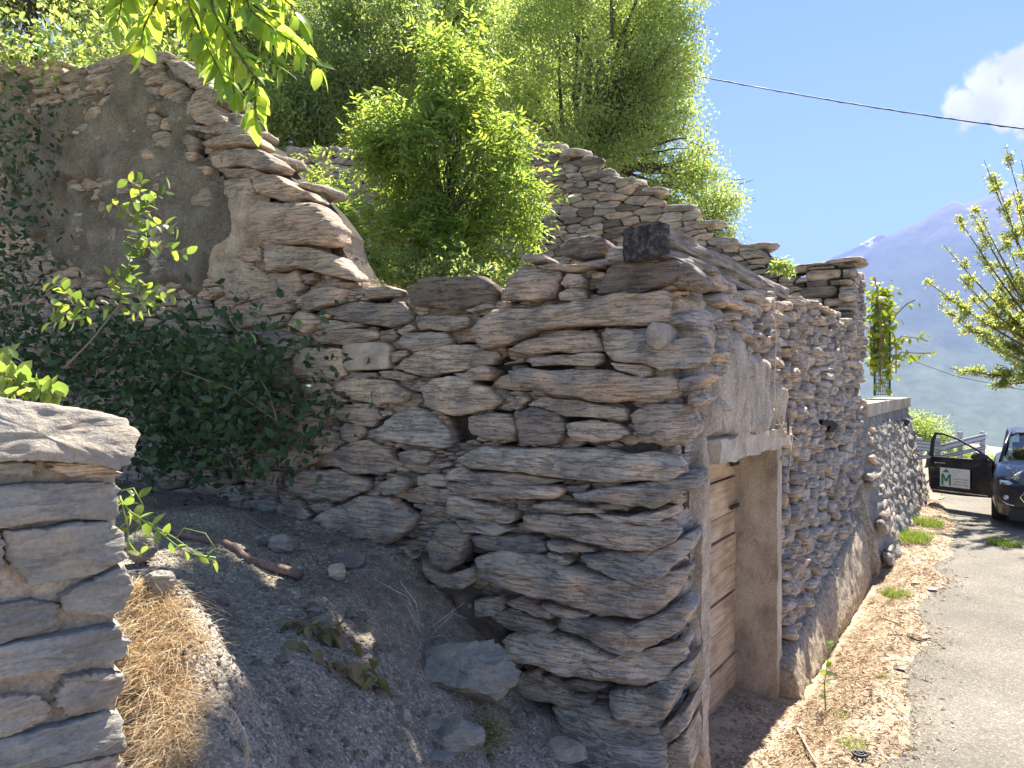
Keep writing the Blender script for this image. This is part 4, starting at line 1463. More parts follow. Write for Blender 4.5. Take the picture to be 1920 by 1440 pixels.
# plinth along the foot of the facade
def plinth(name, s0, s1, h, w0, w1, label, h2=None):
    t = empty(name, sn(s0, -1.63), FW.rz)
    tag(t, label, 'plinth')
    V, nn, Fs = [], 0, []
    L = s1 - s0
    prof = [(.02, -.25), (-w1, -.25), (-w1, .0), (-(w1 * .5 + w0 * .5), h * .5), (-w0, h - .03), (-w0 + .03, h), (.02, h + .02)]
    # finely resample profile
    pr = []
    for i in range(len(prof) - 1):
        a, b = prof[i], prof[i + 1]
        m_ = max(1, int(math.dist(a, b) / .03))
        for k in range(m_):
            pr.append((a[0] + (b[0] - a[0]) * k / m_, a[1] + (b[1] - a[1]) * k / m_))
    pr.append(prof[-1])
    pr = np.array(pr)
    xs = np.arange(0, L + .001, .035)
    X = np.repeat(xs, len(pr))
    Y = np.tile(pr[:, 0], len(xs))
    Z = np.tile(pr[:, 1], len(xs))
    d = .016 * fbm(X * 12, Y * 12, Z * 14, 4, .6)
    Yd, Zd = Y - d, Z + d * .6
    if h2:
        tp2 = -.04 + (h2 + .04) * (X / L) ** .9
        Zd = -.55 + (Zd + .25) / (h + .25) * (tp2 + .55)
    V = np.c_[X, Yd, Zd]
    idx = np.arange(len(V)).reshape(len(xs), len(pr))
    q = np.stack([idx[:-1, :-1], idx[1:, :-1], idx[1:, 1:], idx[:-1, 1:]], -1).reshape(-1, 4)
    faces = [tuple(f) for f in q] + [tuple(idx[0, :]), tuple(idx[-1, ::-1])]
    link('concrete_body', mesh('concrete_body', V, faces, M['plinth'], True), t)
    return t


plinth('concrete_plinth', 6.46, 10.6, .32, .13, .22, 'long low rough concrete plinth with sunlit gravelly face beside the door jamb', .56)
plinth('concrete_plinth', 10.6, 11.7, .95, .10, .30, 'taller farther step of rough concrete plinth before the retaining wall')

# timber beam on top of the facade
BM = empty('timber_beam', FW.w(fl(3.97), 0, 3.15), FW.rz)
tag(BM, 'weathered grey timber beam with charred square end lying on top of the facade', 'beam')
def beam_mesh(L, w, h, y0):
    xs = np.linspace(0, L, 70)
    ring = []
    for (a, b) in ((0, 0), (w, 0), (w, h), (0, h)):
        ring.append((a, b))
    rr = []
    for i in range(4):
        a, b = ring[i], ring[(i + 1) % 4]
        for k in range(9):
            rr.append((a[0] + (b[0] - a[0]) * k / 9, a[1] + (b[1] - a[1]) * k / 9))
    rr = np.array(rr)
    X = np.repeat(xs, len(rr))
    Y = np.tile(rr[:, 0], len(xs)) + y0
    Z = np.tile(rr[:, 1], len(xs))
    crack = np.exp(-((Z - h * .38 - .02 * np.sin(X * 2.1)) / .012) ** 2) * (Y < y0 + .01) * .07
    d = .012 * fbm(X * 1.5, Y * 25, Z * 28, 4) + .010 * fbm(X * 3, Y * 3, Z * 60, 2)
    nar = 1 - .12 * X / L
    V = np.c_[X, Y - d + crack, (Z * nar + .5 * d) - 0.01 * X]
    n = len(rr)
    idx = np.arange(len(V)).reshape(len(xs), n)
    F = []
    for i in range(len(xs) - 1):
        for k in range(n):
            F.append((idx[i, k], idx[i, (k + 1) % n], idx[i + 1, (k + 1) % n], idx[i + 1, k]))
    F += [tuple(idx[0, ::-1]), tuple(idx[-1, :])]
    return V, F
V, F_ = beam_mesh(2.95, .27, .19, -.01)
link('beam_body', mesh('beam_body', V, F_, M['beam'], False), BM)
# charred end: an uneven cap on the near end
xs_, zs_ = np.meshgrid(np.linspace(-.015, .265, 12), np.linspace(-.005, .195, 10))
yy = -.012 - .02 * np.abs(fbm(xs_ * 14, 0, zs_ * 14, 3)) - .03 * (1 - ((xs_ - .08) / .16) ** 2)
Vc = np.c_[yy.ravel(), xs_.ravel(), zs_.ravel()]
Vb = Vc.copy(); Vb[:, 0] = .04
idx = np.arange(120).reshape(10, 12)
q = np.stack([idx[:-1, :-1], idx[:-1, 1:], idx[1:, 1:], idx[1:, :-1]], -1).reshape(-1, 4)
rim = list(idx[0, :]) + list(idx[1:, -1]) + list(idx[-1, -2::-1]) + list(idx[-2:0:-1, 0])
fs = [tuple(f[::-1]) for f in q] + [(rim[k], rim[(k + 1) % len(rim)], rim[(k + 1) % len(rim)] + 120, rim[k] + 120) for k in range(len(rim))]
link('charred_end', mesh('charred_end', np.vstack([Vc, Vb]), fs, M['char'], True), BM)

# flat slabs on the wall head
def slab_stone(name, parent, cx, cy, cz, lx, ly, h, mat, seed, rz=0.0, tilt=0.0):
    n = 26
    an = np.linspace(0, 2 * np.pi, n, endpoint=False)
    r = 1 + .16 * fbm(np.cos(an) * 1.7 + seed, np.sin(an) * 1.7, seed, 3)
    px_ = np.sign(np.cos(an)) * np.abs(np.cos(an)) ** .7 * lx / 2 * r
    py_ = np.sign(np.sin(an)) * np.abs(np.sin(an)) ** .7 * ly / 2 * r
    V = []
    for k, z in ((.7, -h / 2), (.97, -h / 2.4), (1.0, 0), (.96, h / 2.6), (.8, h / 2), (.4, h / 2)):
        e = 1 + .05 * vnoise(an * 3, z * 90, seed)
        V.append(np.c_[px_ * k * e, py_ * k * e, np.full(n, z) + .25 * h * vnoise(px_ * 8, py_ * 8, seed)])
    V = np.vstack(V + [np.array([[0, 0, h / 2]])])
    F = []
    for i in range(5):
        for j in range(n):
            F.append((i * n + j, i * n + (j + 1) % n, (i + 1) * n + (j + 1) % n, (i + 1) * n + j))
    F += [(5 * n + j, 5 * n + (j + 1) % n, 6 * n) for j in range(n)]
    F.append(tuple(range(n - 1, -1, -1)))
    o = link(name, mesh(name, V, F, mat, True), parent, (cx, cy, cz), (tilt, random.uniform(-.05, .05), rz))
    return o


k = 0
x = fl(6.9)
while x < L1 - .1:
    lx = random.uniform(.3, .55)
    slab_stone('slab', FW.e, x + lx / 2, random.uniform(.08, .2), FT(x) + .03 + random.uniform(-.01, .02), lx * 1.1, .42, random.uniform(.035, .06),
               M['schist_grey'], 40 + k, random.uniform(-.2, .2))
    if random.random() < .5:
        slab_stone('slab', FW.e, x + lx / 2, random.uniform(.15, .35), FT(x) + .085, lx * .8, .3, .045, M['schist_grey'], 80 + k, random.uniform(-.5, .5))
    x += lx * .85
    k += 1
for j in range(7):
    slab_stone('slab', FW.e, fl(4.6) + j * .35, .42 + random.uniform(-.03, .03), 3.16 + random.uniform(0, .05), .4, .3, .07, M['schist_grey'], 140 + j, random.uniform(-.4, .4))
# slabs lying on the end wall top
for (px, py, lx, ly, h, mt) in [(700, 550, .32, .4, .05, 'schist_pale'), (620, 530, .3, .38, .06, 'schist_pale'), (760, 548, .25, .4, .04, 'schist_grey'),
                                (930, 545, .14, .3, .06, 'schist_pale'), (1110, 492, .5, .45, .05, 'schist_pale'), (1150, 478, .2, .3, .07, 'schist_grey'),
                                (560, 345, .3, .45, .06, 'schist_grey'), (490, 290, .3, .45, .06, 'schist_grey'), (440, 240, .28, .42, .05, 'schist_grey'),
                                (395, 175, .22, .4, .06, 'schist_pale'), (330, 118, .3, .4, .06, 'schist_grey'), (250, 104, .4, .4, .06, 'schist_grey'),
                                (160, 124, .4, .4, .07, 'schist_grey'), (80, 115, .4, .4, .06, 'schist_grey')]:
    x, z = EW.hit(px, py)
    slab_stone('slab', EW.e, x, .24, z - .01, lx, ly, h, M[mt], px * .1, 0, random.uniform(-.06, .06))

# ------------------------------------------------------------------ FAR BLOCK + BACK WALL
BW = Frame(sn(FE, -1.63), (0.887, -0.462, 0), 'ruined_back_wall')
tag(BW.e, 'sloping broken gable wall of small grey stones standing behind the leafy tree', 'stone wall')
BT = [(400, 300), (520, 300), (545, 282), (620, 280), (700, 292), (800, 270), (930, 266), (965, 262), (1010, 270), (1050, 280), (1080, 292), (1110, 300), (1118, 318),
      (1150, 330), (1180, 342), (1210, 350), (1245, 372), (1262, 388), (1290, 400), (1315, 412), (1330, 428), (1352, 445), (1358, 458), (1440, 462), (1450, 480), (1470, 500),
      (1500, 512), (1512, 520)]
tb = np.array([BW.hit(*p) for p in BT])
tb = tb[np.argsort(tb[:, 0])]
bx1 = BW.hit(1508, 500)[0]
topb = lambda x: float(np.interp(x, tb[:, 0], tb[:, 1]))
xs = np.linspace(tb[0, 0], bx1, 120)
slab_wall('wall_core', xs, [topb(x) - .04 for x in xs], 1.5, .05, .5, M['core'], BW.e)
cells = rubble(tb[0, 0], bx1, 2.7, 7.6, .30, .095, lambda x, z: z < topb(x) - .0 and x < bx1, rg, .0035, .95)
cells.sort(key=lambda c: -c[:, 0].mean())
rest = []
vis = [c for c in cells if c[:, 0].mean() > BW.hit(960, 400)[0]]
hid = [c for c in cells if c[:, 0].mean() <= BW.hit(960, 400)[0]]
order = sorted(vis, key=lambda c: -abs(area_c(c)[0])) + hid
for i, c in enumerate(order):
    mt = M[['schist_grey', 'schist', 'schist_dark', 'schist_grey'][rg.integers(0, 4)]]
    if i < 290:
        add_stone(BW.e, c, mt, yoff=rg.uniform(-.015, .015), bulge=rg.uniform(.02, .04), back=.12, n=20, rings=(1.0, .97, .8), p=6, strata=.005, seed=i * .61, wob=.1)
    else:
        v, f, cc = stone_geo(c, bulge=.04, back=.1, n=10, rings=(1.0, .92, .6), strata=.004, seed=i * .61)
        rest.append((v + np.array([cc[0], rg.uniform(-.015, .015), cc[1]]), f))
if rest:
    V, F_ = join_geo(rest)
    tag(link('rubble_stones', mesh('rubble_stones', V, F_, M['schist_grey'], False), BW.e), kind='stuff')
x = tb[0, 0]
k = 0
while x < bx1 - .2:
    lx = random.uniform(.3, .6)
    slab_stone('slab', BW.e, x + lx / 2, .2, topb(x + lx / 2) + .0, lx, .5, random.uniform(.07, .14), M['schist_grey'], 200 + k)
    x += lx * .8
    k += 1
# adjoining piece of gable returning along the left (seen behind the broken edge)
# far block: taller pier at the end of the facade
FB = Frame(sn(FE, -1.60), (0.887, -0.462, 0), 'far_wall_pier')
tag(FB.e, 'tall far pier of flat stacked slabs at the end of the facade against the sky', 'stone pier')
xb0, xb1 = FB.hit(1505, 495)[0], 0.02
ztop = FB.hit(1600, 492)[1]
ln = 1.02
pc = MB()
pc.box(((xb0 + xb1) / 2, .35, (ztop + 1.0) / 2 - .06), (xb1 - xb0 - .1, .6, ztop - 1.0 - .12))
pc.build('wall_core', M['core'], FB.e)
zz = 3.0
k = 0
while zz < ztop - .02:
    h = random.choice([.05, .07, .09, .14])
    h = min(h, ztop - zz)
    x = xb0 + random.uniform(-.05, .05)
    while x < xb1 - .03:
        w_ = random.uniform(.22, .5)
        w_ = min(w_, xb1 - x + .03)
        if w_ > .08:
            P = np.array([(x + .01, zz + .005), (x + w_ - .01, zz + .005 + random.uniform(0, .02)), (x + w_ - .01, zz + h - .008), (x + .01, zz + h - .01)])
            add_stone(FB.e, P, M[random.choice(['schist_grey', 'schist', 'schist_dark', 'schist_grey'])], yoff=random.uniform(-.05, .02), bulge=random.uniform(.04, .1), back=.3, n=18,
                      rings=(1.0, .94, .7), strata=.006, seed=400 + k, p=4)
        x += w_
        k += 1
    zz += h
slab_stone('slab', FB.e, (xb0 + xb1) / 2 - .2, .3, ztop + .0, .75, .8, .05, M['schist_grey'], 501)
slab_stone('slab', FB.e, (xb0 + xb1) / 2 + .2, .32, ztop + .035, .55, .8, .06, M['schist_grey'], 502)
# pier side facing the road
PS = Frame(sn(FE, -1.62), DV, 'pier_side_wall')
tag(PS.e, 'narrow road side of the far pier above the facade', 'stone wall')
cells = rubble(0.02, ln, 3.1, ztop, .24, .08, lambda x, z: .03 < x < ln and z < ztop - .02, rg, .004)
for i, c in enumerate(cells):
    add_stone(PS.e, c, M['schist_grey'], yoff=rg.uniform(-.02, .02), bulge=rg.uniform(.03, .07), back=.1, n=12, rings=(1.0, .93, .65), strata=.006, seed=i + 700)
MB().box((ln / 2, .25, (ztop + 2.9) / 2), (ln - .06, .38, ztop - 2.9 - .1)).build('wall_core', M['core'], PS.e)

# ------------------------------------------------------------------ RETAINING WALL beyond
RW = Frame(sn(11.12, -1.60), DV, 'retaining_wall')
tag(RW.e, 'leaning rough retaining wall with pale concrete cap beyond the facade', 'retaining wall')
Lr = 5.8
nx, nz = 110, 60
X, T = np.meshgrid(np.linspace(-.7, Lr, nx), np.linspace(0, 1, nz))
Z = T * 2.05 - .1
Y = -.02 - .42 * (1 - T) ** 1.2 + .0 * X
rough_ = .05 * fbm(X * 5, 0, Z * 9, 5, .6) + .03 * np.abs(fbm(X * 11, 1, Z * 15, 3))
Y = Y - rough_ * np.where(Z > 1.75, .15, 1)
Y = Y * sstep(-.7, .05, X) + .04 * (1 - sstep(-.7, .05, X))
V = np.c_[X.ravel(), Y.ravel(), Z.ravel()]
idx = np.arange(nx * nz).reshape(nz, nx)
q = np.stack([idx[:-1, :-1], idx[:-1, 1:], idx[1:, 1:], idx[1:, :-1]], -1).reshape(-1, 4)
link('rough_face', mesh('rough_face', V, q, M['retaining'], True), RW.e)
slab('cap', M['concrete'], RW.e, -.02, Lr + .04, -.07, .45, 1.93, 2.12, .006, .08, seed=3)
MB().box((Lr / 2, .30, .9), (Lr - .02, .56, 2.0)).build('wall_core', M['core'], RW.e)
cells = rubble(0.05, Lr - .05, .05, 1.75, .27, .115, lambda x, z: 0 < x < Lr - .1 and z < 1.8, rg, .004, .95)
for i, c in enumerate(cells[:290]):
    zc = c[:, 1].mean()
    yb = -.02 - .42 * (1 - (zc + .1) / 2.05) ** 1.2
    add_stone(RW.e, c, M[['schist_grey', 'schist_pale', 'schist'][i % 3]], yoff=yb + rg.uniform(-.01, .03), bulge=rg.uniform(.03, .06), back=.08, n=18, rings=(1.0, .97, .7), p=5, wob=.15, 
              strata=.008, seed=i + 900, tiltz=.25)

# ------------------------------------------------------------------ LEFT PILLAR (near)
PE = ray(243, 900) * 2.06
PL = Frame((PE.x, PE.y, 0), (0.73, 0.683, 0), 'stone_pillar_wall')
tag(PL.e, 'near end of a mortared wall of large grey blocks at the left edge, sunlit lichen coping on top', 'stone wall')
Pa = lambda *p: crop(0, 640, 5.54, p)
Pb = lambda *p: crop(0, 880, 2.571, p)
PT = [
 (Pa((-700,545),(0,575),(300,625),(850,695),(1150,745),(1345,815),(1415,900),(1385,1100),(1285,1285),(1200,1325),(1000,1283),(500,1243),(0,1237),(-700,1235)), 'coping', .05),
 (Pa((490,1262),(900,1262),(1180,1325),(1275,1380),(1220,1412),(900,1415),(700,1395),(550,1325)), 'schist_pale', .03),
 (Pa((-700,1245),(200,1245),(355,1272),(320,1402),(-700,1415)), 'pillar_stone', .02),
 (Pb((-400,95),(300,68),(500,68),(583,80),(578,232),(540,247),(350,243),(0,287),(-400,300)), 'pillar_stone', .03),
 (Pb((20,300),(200,290),(350,258),(520,250),(603,310),(603,442),(480,503),(300,543),(150,567),(100,500),(30,422)), 'pillar_stone', .035),
 (Pb((-400,305),(8,300),(20,400),(12,495),(-400,520)), 'pillar_stone', .025),
 (Pb((295,622),(350,578),(500,518),(600,468),(643,560),(612,683),(520,713),(430,703),(320,693)), 'pillar_stone', .04),
 (Pb((-400,720),(160,633),(303,660),(290,762),(150,803),(0,853),(-400,930)), 'pillar_stone', .03),
 (Pb((-400,960),(100,838),(300,798),(583,748),(615,860),(603,923),(400,933),(200,978),(0,1013),(-400,1080)), 'pillar_stone', .035),
 (Pb((268,1102),(320,1018),(450,988),(603,988),(615,1060),(560,1143),(480,1183),(340,1198),(280,1152)), 'pillar_stone', .04),
 (Pb((-400,1200),(0,1098),(200,1098),(253,1150),(230,1223),(0,1313),(-400,1400)), 'pillar_stone', .03),
 (Pb((-400,1430),(100,1288),(300,1238),(500,1178),(603,1188),(615,1330),(580,1373),(400,1403),(200,1443),(-400,1600)), 'pillar_stone', .035),
 (Pb((200,1455),(400,1410),(600,1385),(640,1600),(100,1650)), 'pillar_stone', .03),
]
for i, (pts, mt, bu) in enumerate(PT):
    P = np.array([PL.hit(px, py, -bu * .7) for px, py in pts])
    P = P[::-1] if area_c(P)[0] < 0 else P
    add_stone(PL.e, P, M[mt], yoff=0, bulge=bu, back=.42, n=130 if i == 0 else 100, rings=(1.0, .99, .97, .93, .86, .76, .62, .46, .28, .12),
              p=3.2 if i == 0 else 9, strata=.004, rag=.012, tiltz=.5 if i == 0 else 0, seed=i * 2.1 + 3, wob=.010, rough=.45, cut=1)
slab('mortar_fill', M['mortar'], PL.e, -1.3, -.035, .02, .4, .6, PL.hit(200, 800)[1] - .05, .006, .02, seed=21)

# ------------------------------------------------------------------ foliage helpers
def leaf_pts(n, size, C, D, up=None, w=.36, rg=rng, shape=0):
    """leaves: C (n,3) base points, D (n,3) unit directions; returns V,F (quads: 2 per leaf folded on midrib)"""
    n = len(C)
    R = rg.normal(size=(n, 3)) if up is None else up + rg.normal(size=(n, 3)) * .55
    Sd = np.cross(D, R)
    Sd /= np.linalg.norm(Sd, axis=1, keepdims=True) + 1e-9
    Nn = np.cross(Sd, D)
    L = (size * rg.uniform(.7, 1.25, n))[:, None]
    W = L * w
    a = C
    b = C + D * L * .45 + Sd * W * .5 + Nn * L * .06
    t = C + D * L - Nn * L * rg.uniform(0, .25, n)[:, None]
    e = C + D * L * .45 - Sd * W * .5 + Nn * L * .06
    mid = C + D * L * .5 - Nn * L * .02
    if shape == 0:
        V = np.stack([a, b, t, e], 1).reshape(-1, 3)
        base = np.arange(n)[:, None] * 4
        F = np.concatenate([base + np.array([[0, 1, 2]]), base + np.array([[0, 2, 3]])], 1).reshape(-1, 3)
    else:
        b1 = C + D * L * .22 + Sd * W * .42 + Nn * L * .05
        b2 = C + D * L * .62 + Sd * W * .42 + Nn * L * .05
        e1 = C + D * L * .22 - Sd * W * .42 + Nn * L * .05
        e2 = C + D * L * .62 - Sd * W * .42 + Nn * L * .05
        V = np.stack([a, b1, b2, t, e2, e1, mid], 1).reshape(-1, 3)
        base = np.arange(n)[:, None] * 7
        tri = np.array([[0, 1, 6], [1, 2, 6], [2, 3, 6], [3, 4, 6], [4, 5, 6], [5, 0, 6]]).reshape(-1)
        F = (base + tri[None, :]).reshape(-1, 3)
    return V, F


def unit(v):
    return v / (np.linalg.norm(v, axis=-1, keepdims=True) + 1e-9)


def sprays(base, dirs, length, nleaf, lsize, w=.34, droop=.5, rg=rng, shape=0):
    """pinnate sprays: base (m,3), dirs (m,3); leaflets in pairs along the rachis"""
    m = len(base)
    t = np.linspace(.15, 1, nleaf)
    L = length * rg.uniform(.7, 1.2, m)
    P = base[:, None, :] + dirs[:, None, :] * (t[None, :, None] * L[:, None, None])
    P[:, :, 2] -= droop * (t[None, :] ** 2) * L[:, None] * .5
    side = unit(np.cross(dirs, np.array([0, 0, 1.0]) + rg.normal(size=(m, 3)) * .35))
    sgn = np.where(np.arange(nleaf) % 2 == 0, 1.0, -1.0)
    ax = dirs[:, None, :] * .65 + side[:, None, :] * sgn[None, :, None]
    ax[:, -1, :] = dirs
    ax = ax + rg.normal(size=ax.shape) * .18
    ax[:, :, 2] -= .25
    ax = unit(ax).reshape(-1, 3)
    P = P.reshape(-1, 3)
    up = np.repeat(np.cross(side, dirs), nleaf, 0)
    return leaf_pts(len(P), lsize, P, ax, up, w, rg, shape)


def branches(name, parent, base, targets, r0, mat, rg=rng, hub=None, rmin=.006):
    mb = MB()
    hub = Vector(hub) if hub is not None else Vector(base)
    mb.tube([Vector(base), (Vector(base) + hub) / 2 + Vector((rg.normal() * .03, rg.normal() * .03, 0)), hub], [r0, r0 * .85, r0 * .7], 7)
    for t in targets:
        t = Vector(t)
        L = (t - hub).length
        p = [hub.lerp(t, u) + Vector(rg.normal(size=3)) * L * .04 * math.sin(u * 3.1) + Vector((0, 0, L * .10 * math.sin(u * 3.1))) for u in (0, .3, .6, .85, 1)]
        mb.tube(p, [r0 * .45, r0 * .33, r0 * .2, max(rmin, r0 * .1), rmin], 5, False)
    return mb.build(name, mat, parent, True)


def tree(name, label, cat, base, hub, blobs, leaf, mat, count, r0=.12, w=.4, group=None, clump=.28, elong=None, spr=None, bark='bark', per_clump=55):
    """blobs: (x,y,z,rx,ry,rz) ellipsoids of foliage. Leaves gather in clumps round twig ends"""
    t = empty(name, base)
    tag(t, label, cat, group)
    bx = Vector(base)
    vol = np.array([b[3] * b[4] * b[5] for b in blobs])
    vol = (vol / vol.sum()) ** .72
    vol = vol / vol.sum()
    targets, C = [], []
    for b, f in zip(blobs, vol):
        ncl = max(4, int(count * f / per_clump))
        d = unit(rng.normal(size=(ncl, 3))) * (rng.uniform(.15, 1, (ncl, 1)) ** .42)
        cc = np.array(b[:3]) + d * np.array(b[3:6])
        targets += list(cc[::max(1, ncl // 14)])
        per = int(count * f / ncl) + 1
        sz = clump * rng.uniform(.6, 1.5, ncl)
        pts = cc[:, None, :] + unit(rng.normal(size=(ncl, per, 3))) * rng.uniform(0, 1, (ncl, per, 1)) ** .45 * 1.7 * sz[:, None, None] * np.array(elong if elong else (1, 1, .7))
        C.append(pts.reshape(-1, 3))
    C = np.vstack(C)
    D = unit(rng.normal(size=C.shape) + np.array([0, 0, -.25]))
    if spr:
        V, F = sprays(C[::spr[0]], unit(rng.normal(size=C[::spr[0]].shape) + np.array([0, 0, .1])), spr[1], spr[0], leaf, w)
    else:
        V, F = leaf_pts(len(C), leaf, C, D, None, w)
    link('crown', mesh('crown', V - np.array(bx), F, mat), t)
    branches('trunk', t, (0, 0, 0), [Vector(p) - bx for p in targets], r0, M[bark], hub=Vector(hub) - bx)
    return t


def at(px, py, Y):
    return Vector(((px - 960) / FPX * Y, Y, EYE + (720 - py) / FPX * Y))


def blob(px, py, Y, rpx, rpy, ry):
    p = at(px, py, Y)
    return (p.x, Y, p.z, rpx / FPX * Y, ry, rpy / FPX * Y)


def gz(x, y):
    return float(ground_h(x, y))


# ------------------------------------------------------------------ forest behind the ruin
def bp(px, Y):
    x = (px - 960) / FPX * Y
    return (x, Y, gz(x, Y))


GRP = 'trees on the slope behind the ruin'
tree('willow_tree', 'broad pale green willow with upright grey stems right behind the sloping gable', 'tree', bp(1090, 18), at(1100, 330, 18),
     [blob(1080, 130, 18, 165, 210, 2.6), blob(1210, 290, 17.5, 120, 120, 1.8), blob(1060, 330, 17, 90, 90, 1.5), blob(1295, 375, 17.5, 62, 62, 1.1), blob(1230, 180, 17.8, 80, 90, 1.4),
      blob(1180, -60, 18, 170, 140, 2.4), blob(1240, 120, 17.5, 70, 100, 1.5)],
     .085, M['willow'], 110000, .20, .5, GRP, .26, per_clump=110)
tree('dark_tree', 'dark shaded tree with glinting leaves behind the left part of the back wall', 'tree', bp(610, 17), at(610, 250, 17),
     [blob(600, 120, 17, 130, 150, 1.8), blob(560, 240, 16.5, 90, 70, 1.3), blob(720, 60, 17.5, 80, 120, 1.6)],
     .10, M['darkleaf'], 42000, .19, .5, GRP, .27, per_clump=90)
tree('leafy_tree', 'mid green tree rising over the young ash at the top of the photo', 'tree', bp(800, 21), at(800, 120, 21),
     [blob(820, 20, 21, 150, 130, 2.4), blob(930, 160, 20, 95, 150, 1.8), blob(760, 150, 20, 80, 120, 1.8)],
     .11, M['midleaf'], 46000, .2, .5, GRP, .30, per_clump=90)
tree('leafy_tree', 'mid green tree at the top left behind the walnut leaves', 'tree', bp(380, 16), at(380, 0, 16),
     [blob(400, 60, 16, 150, 140, 1.8), blob(470, 210, 15.5, 70, 100, 1.2), blob(280, -20, 16, 120, 110, 1.8)],
     .11, M['midleaf'], 28000, .17, .5, GRP, .26, per_clump=90)
tree('shady_tree', 'shady tree filling the top left corner above the gable', 'tree', bp(60, 12), at(60, 0, 12),
     [blob(60, 20, 12, 170, 110, 1.5), blob(220, 70, 12, 100, 60, 1.2), blob(-120, 60, 12, 130, 140, 1.3), blob(130, -110, 12, 260, 100, 1.8)],
     .085, M['midleaf'], 22000, .13, .42, GRP, .25)
tree('tall_tree', 'tall tree deep in the slope, seen between willow and dark tree', 'tree', bp(980, 27), at(980, 150, 27),
     [blob(960, 60, 27, 190, 260, 3.5), blob(1110, 80, 27, 150, 250, 3)],
     .17, M['darkleaf'], 52000, .28, .55, GRP, .55)
tree('tall_tree', 'tall dark tree deep in the slope at the upper left', 'tree', bp(620, 26), at(620, 100, 26),
     [blob(640, 80, 26, 220, 280, 3.5), blob(380, 60, 26, 200, 260, 3.5)],
     .17, M['darkleaf'], 36000, .26, .55, GRP, .7)
tree('bare_top_tree', 'small shrub with bare branch tips reaching right of the gable end', 'tree', bp(1340, 16.5), at(1330, 430, 16.5),
     [blob(1345, 385, 16.5, 42, 40, .8), blob(1360, 420, 16.5, 26, 34, .6)],
     .08, M['midleaf'], 3600, .05, .4, GRP, .2)
DB = empty('dead_branch', at(1350, 380, 16.5))
tag(DB, 'bare dead twigs sticking out of the crown against the sky right of the gable', 'branch')
for a, b in [((1350, 380), (1415, 372)), ((1350, 365), (1412, 338)), ((1360, 352), (1395, 335)), ((1350, 425), (1378, 440))]:
    p, q_ = at(*a, 16.5), at(*b, 16.5)
    c_ = DB.location
    MB().tube([p - c_, p.lerp(q_, .5) + Vector((0, 0, .06)) - c_, q_ - c_], [.018, .014, .006], 5).build('twig', M['bark'], DB)

# young ash inside the ruin
T = tree('ash_tree', 'young bushy ash with bright yellow green compound leaves growing inside the ruin', 'tree', bp(840, 8.0), at(840, 420, 8.0),
     [blob(840, 330, 8, 105, 170, .7), blob(850, 170, 8, 75, 90, .5), blob(960, 400, 8, 40, 60, .4), blob(730, 330, 8, 45, 60, .4), blob(965, 280, 8, 30, 40, .3), blob(690, 300, 8.1, 25, 25, .2), blob(880, 75, 8.2, 22, 30, .2), blob(700, 420, 7.8, 30, 50, .3), blob(760, 260, 8, 80, 60, .5), blob(930, 350, 8, 65, 110, .5), blob(790, 480, 8, 110, 60, .6), blob(720, 210, 8.2, 45, 35, .35),
      blob(910, 140, 8.2, 40, 50, .35), blob(900, 480, 7.8, 80, 50, .5), blob(830, 110, 8.3, 45, 40, .3)],
     0.092, M['ash'], 24000, .022, .32, None, .13, spr=(9, .30), per_clump=240)
tree('weed_bush', 'tall leafy weeds against the broken end of the gable', 'bush', bp(640, 6.9), at(640, 470, 6.9),
     [blob(625, 400, 6.9, 22, 60, .2), blob(660, 455, 6.9, 32, 45, .25), blob(598, 335, 6.9, 24, 34, .15), blob(700, 500, 6.7, 34, 34, .2), blob(640, 415, 6.7, 30, 40, .2)],
     .055, M['ash'], 4200, .02, .34, None, .08, spr=(8, .18))
tree('low_bush', 'dark green undergrowth filling the ruin below the ash', 'bush', bp(780, 7.2), at(800, 530, 7.2),
     [blob(780, 515, 7.2, 130, 40, .5), blob(880, 520, 7.0, 60, 25, .4)], .06, M['darkleaf'], 3500, .02, .4, None, .1)
tree('sprout', 'small green plant peeping over the facade top before the far pier', 'plant', tuple(at(1478, 520, 9.0)), at(1478, 510, 9.0),
     [blob(1478, 500, 9, 22, 9, .15)], .09, M['midleaf'], 260, .01, .22, None, .05)

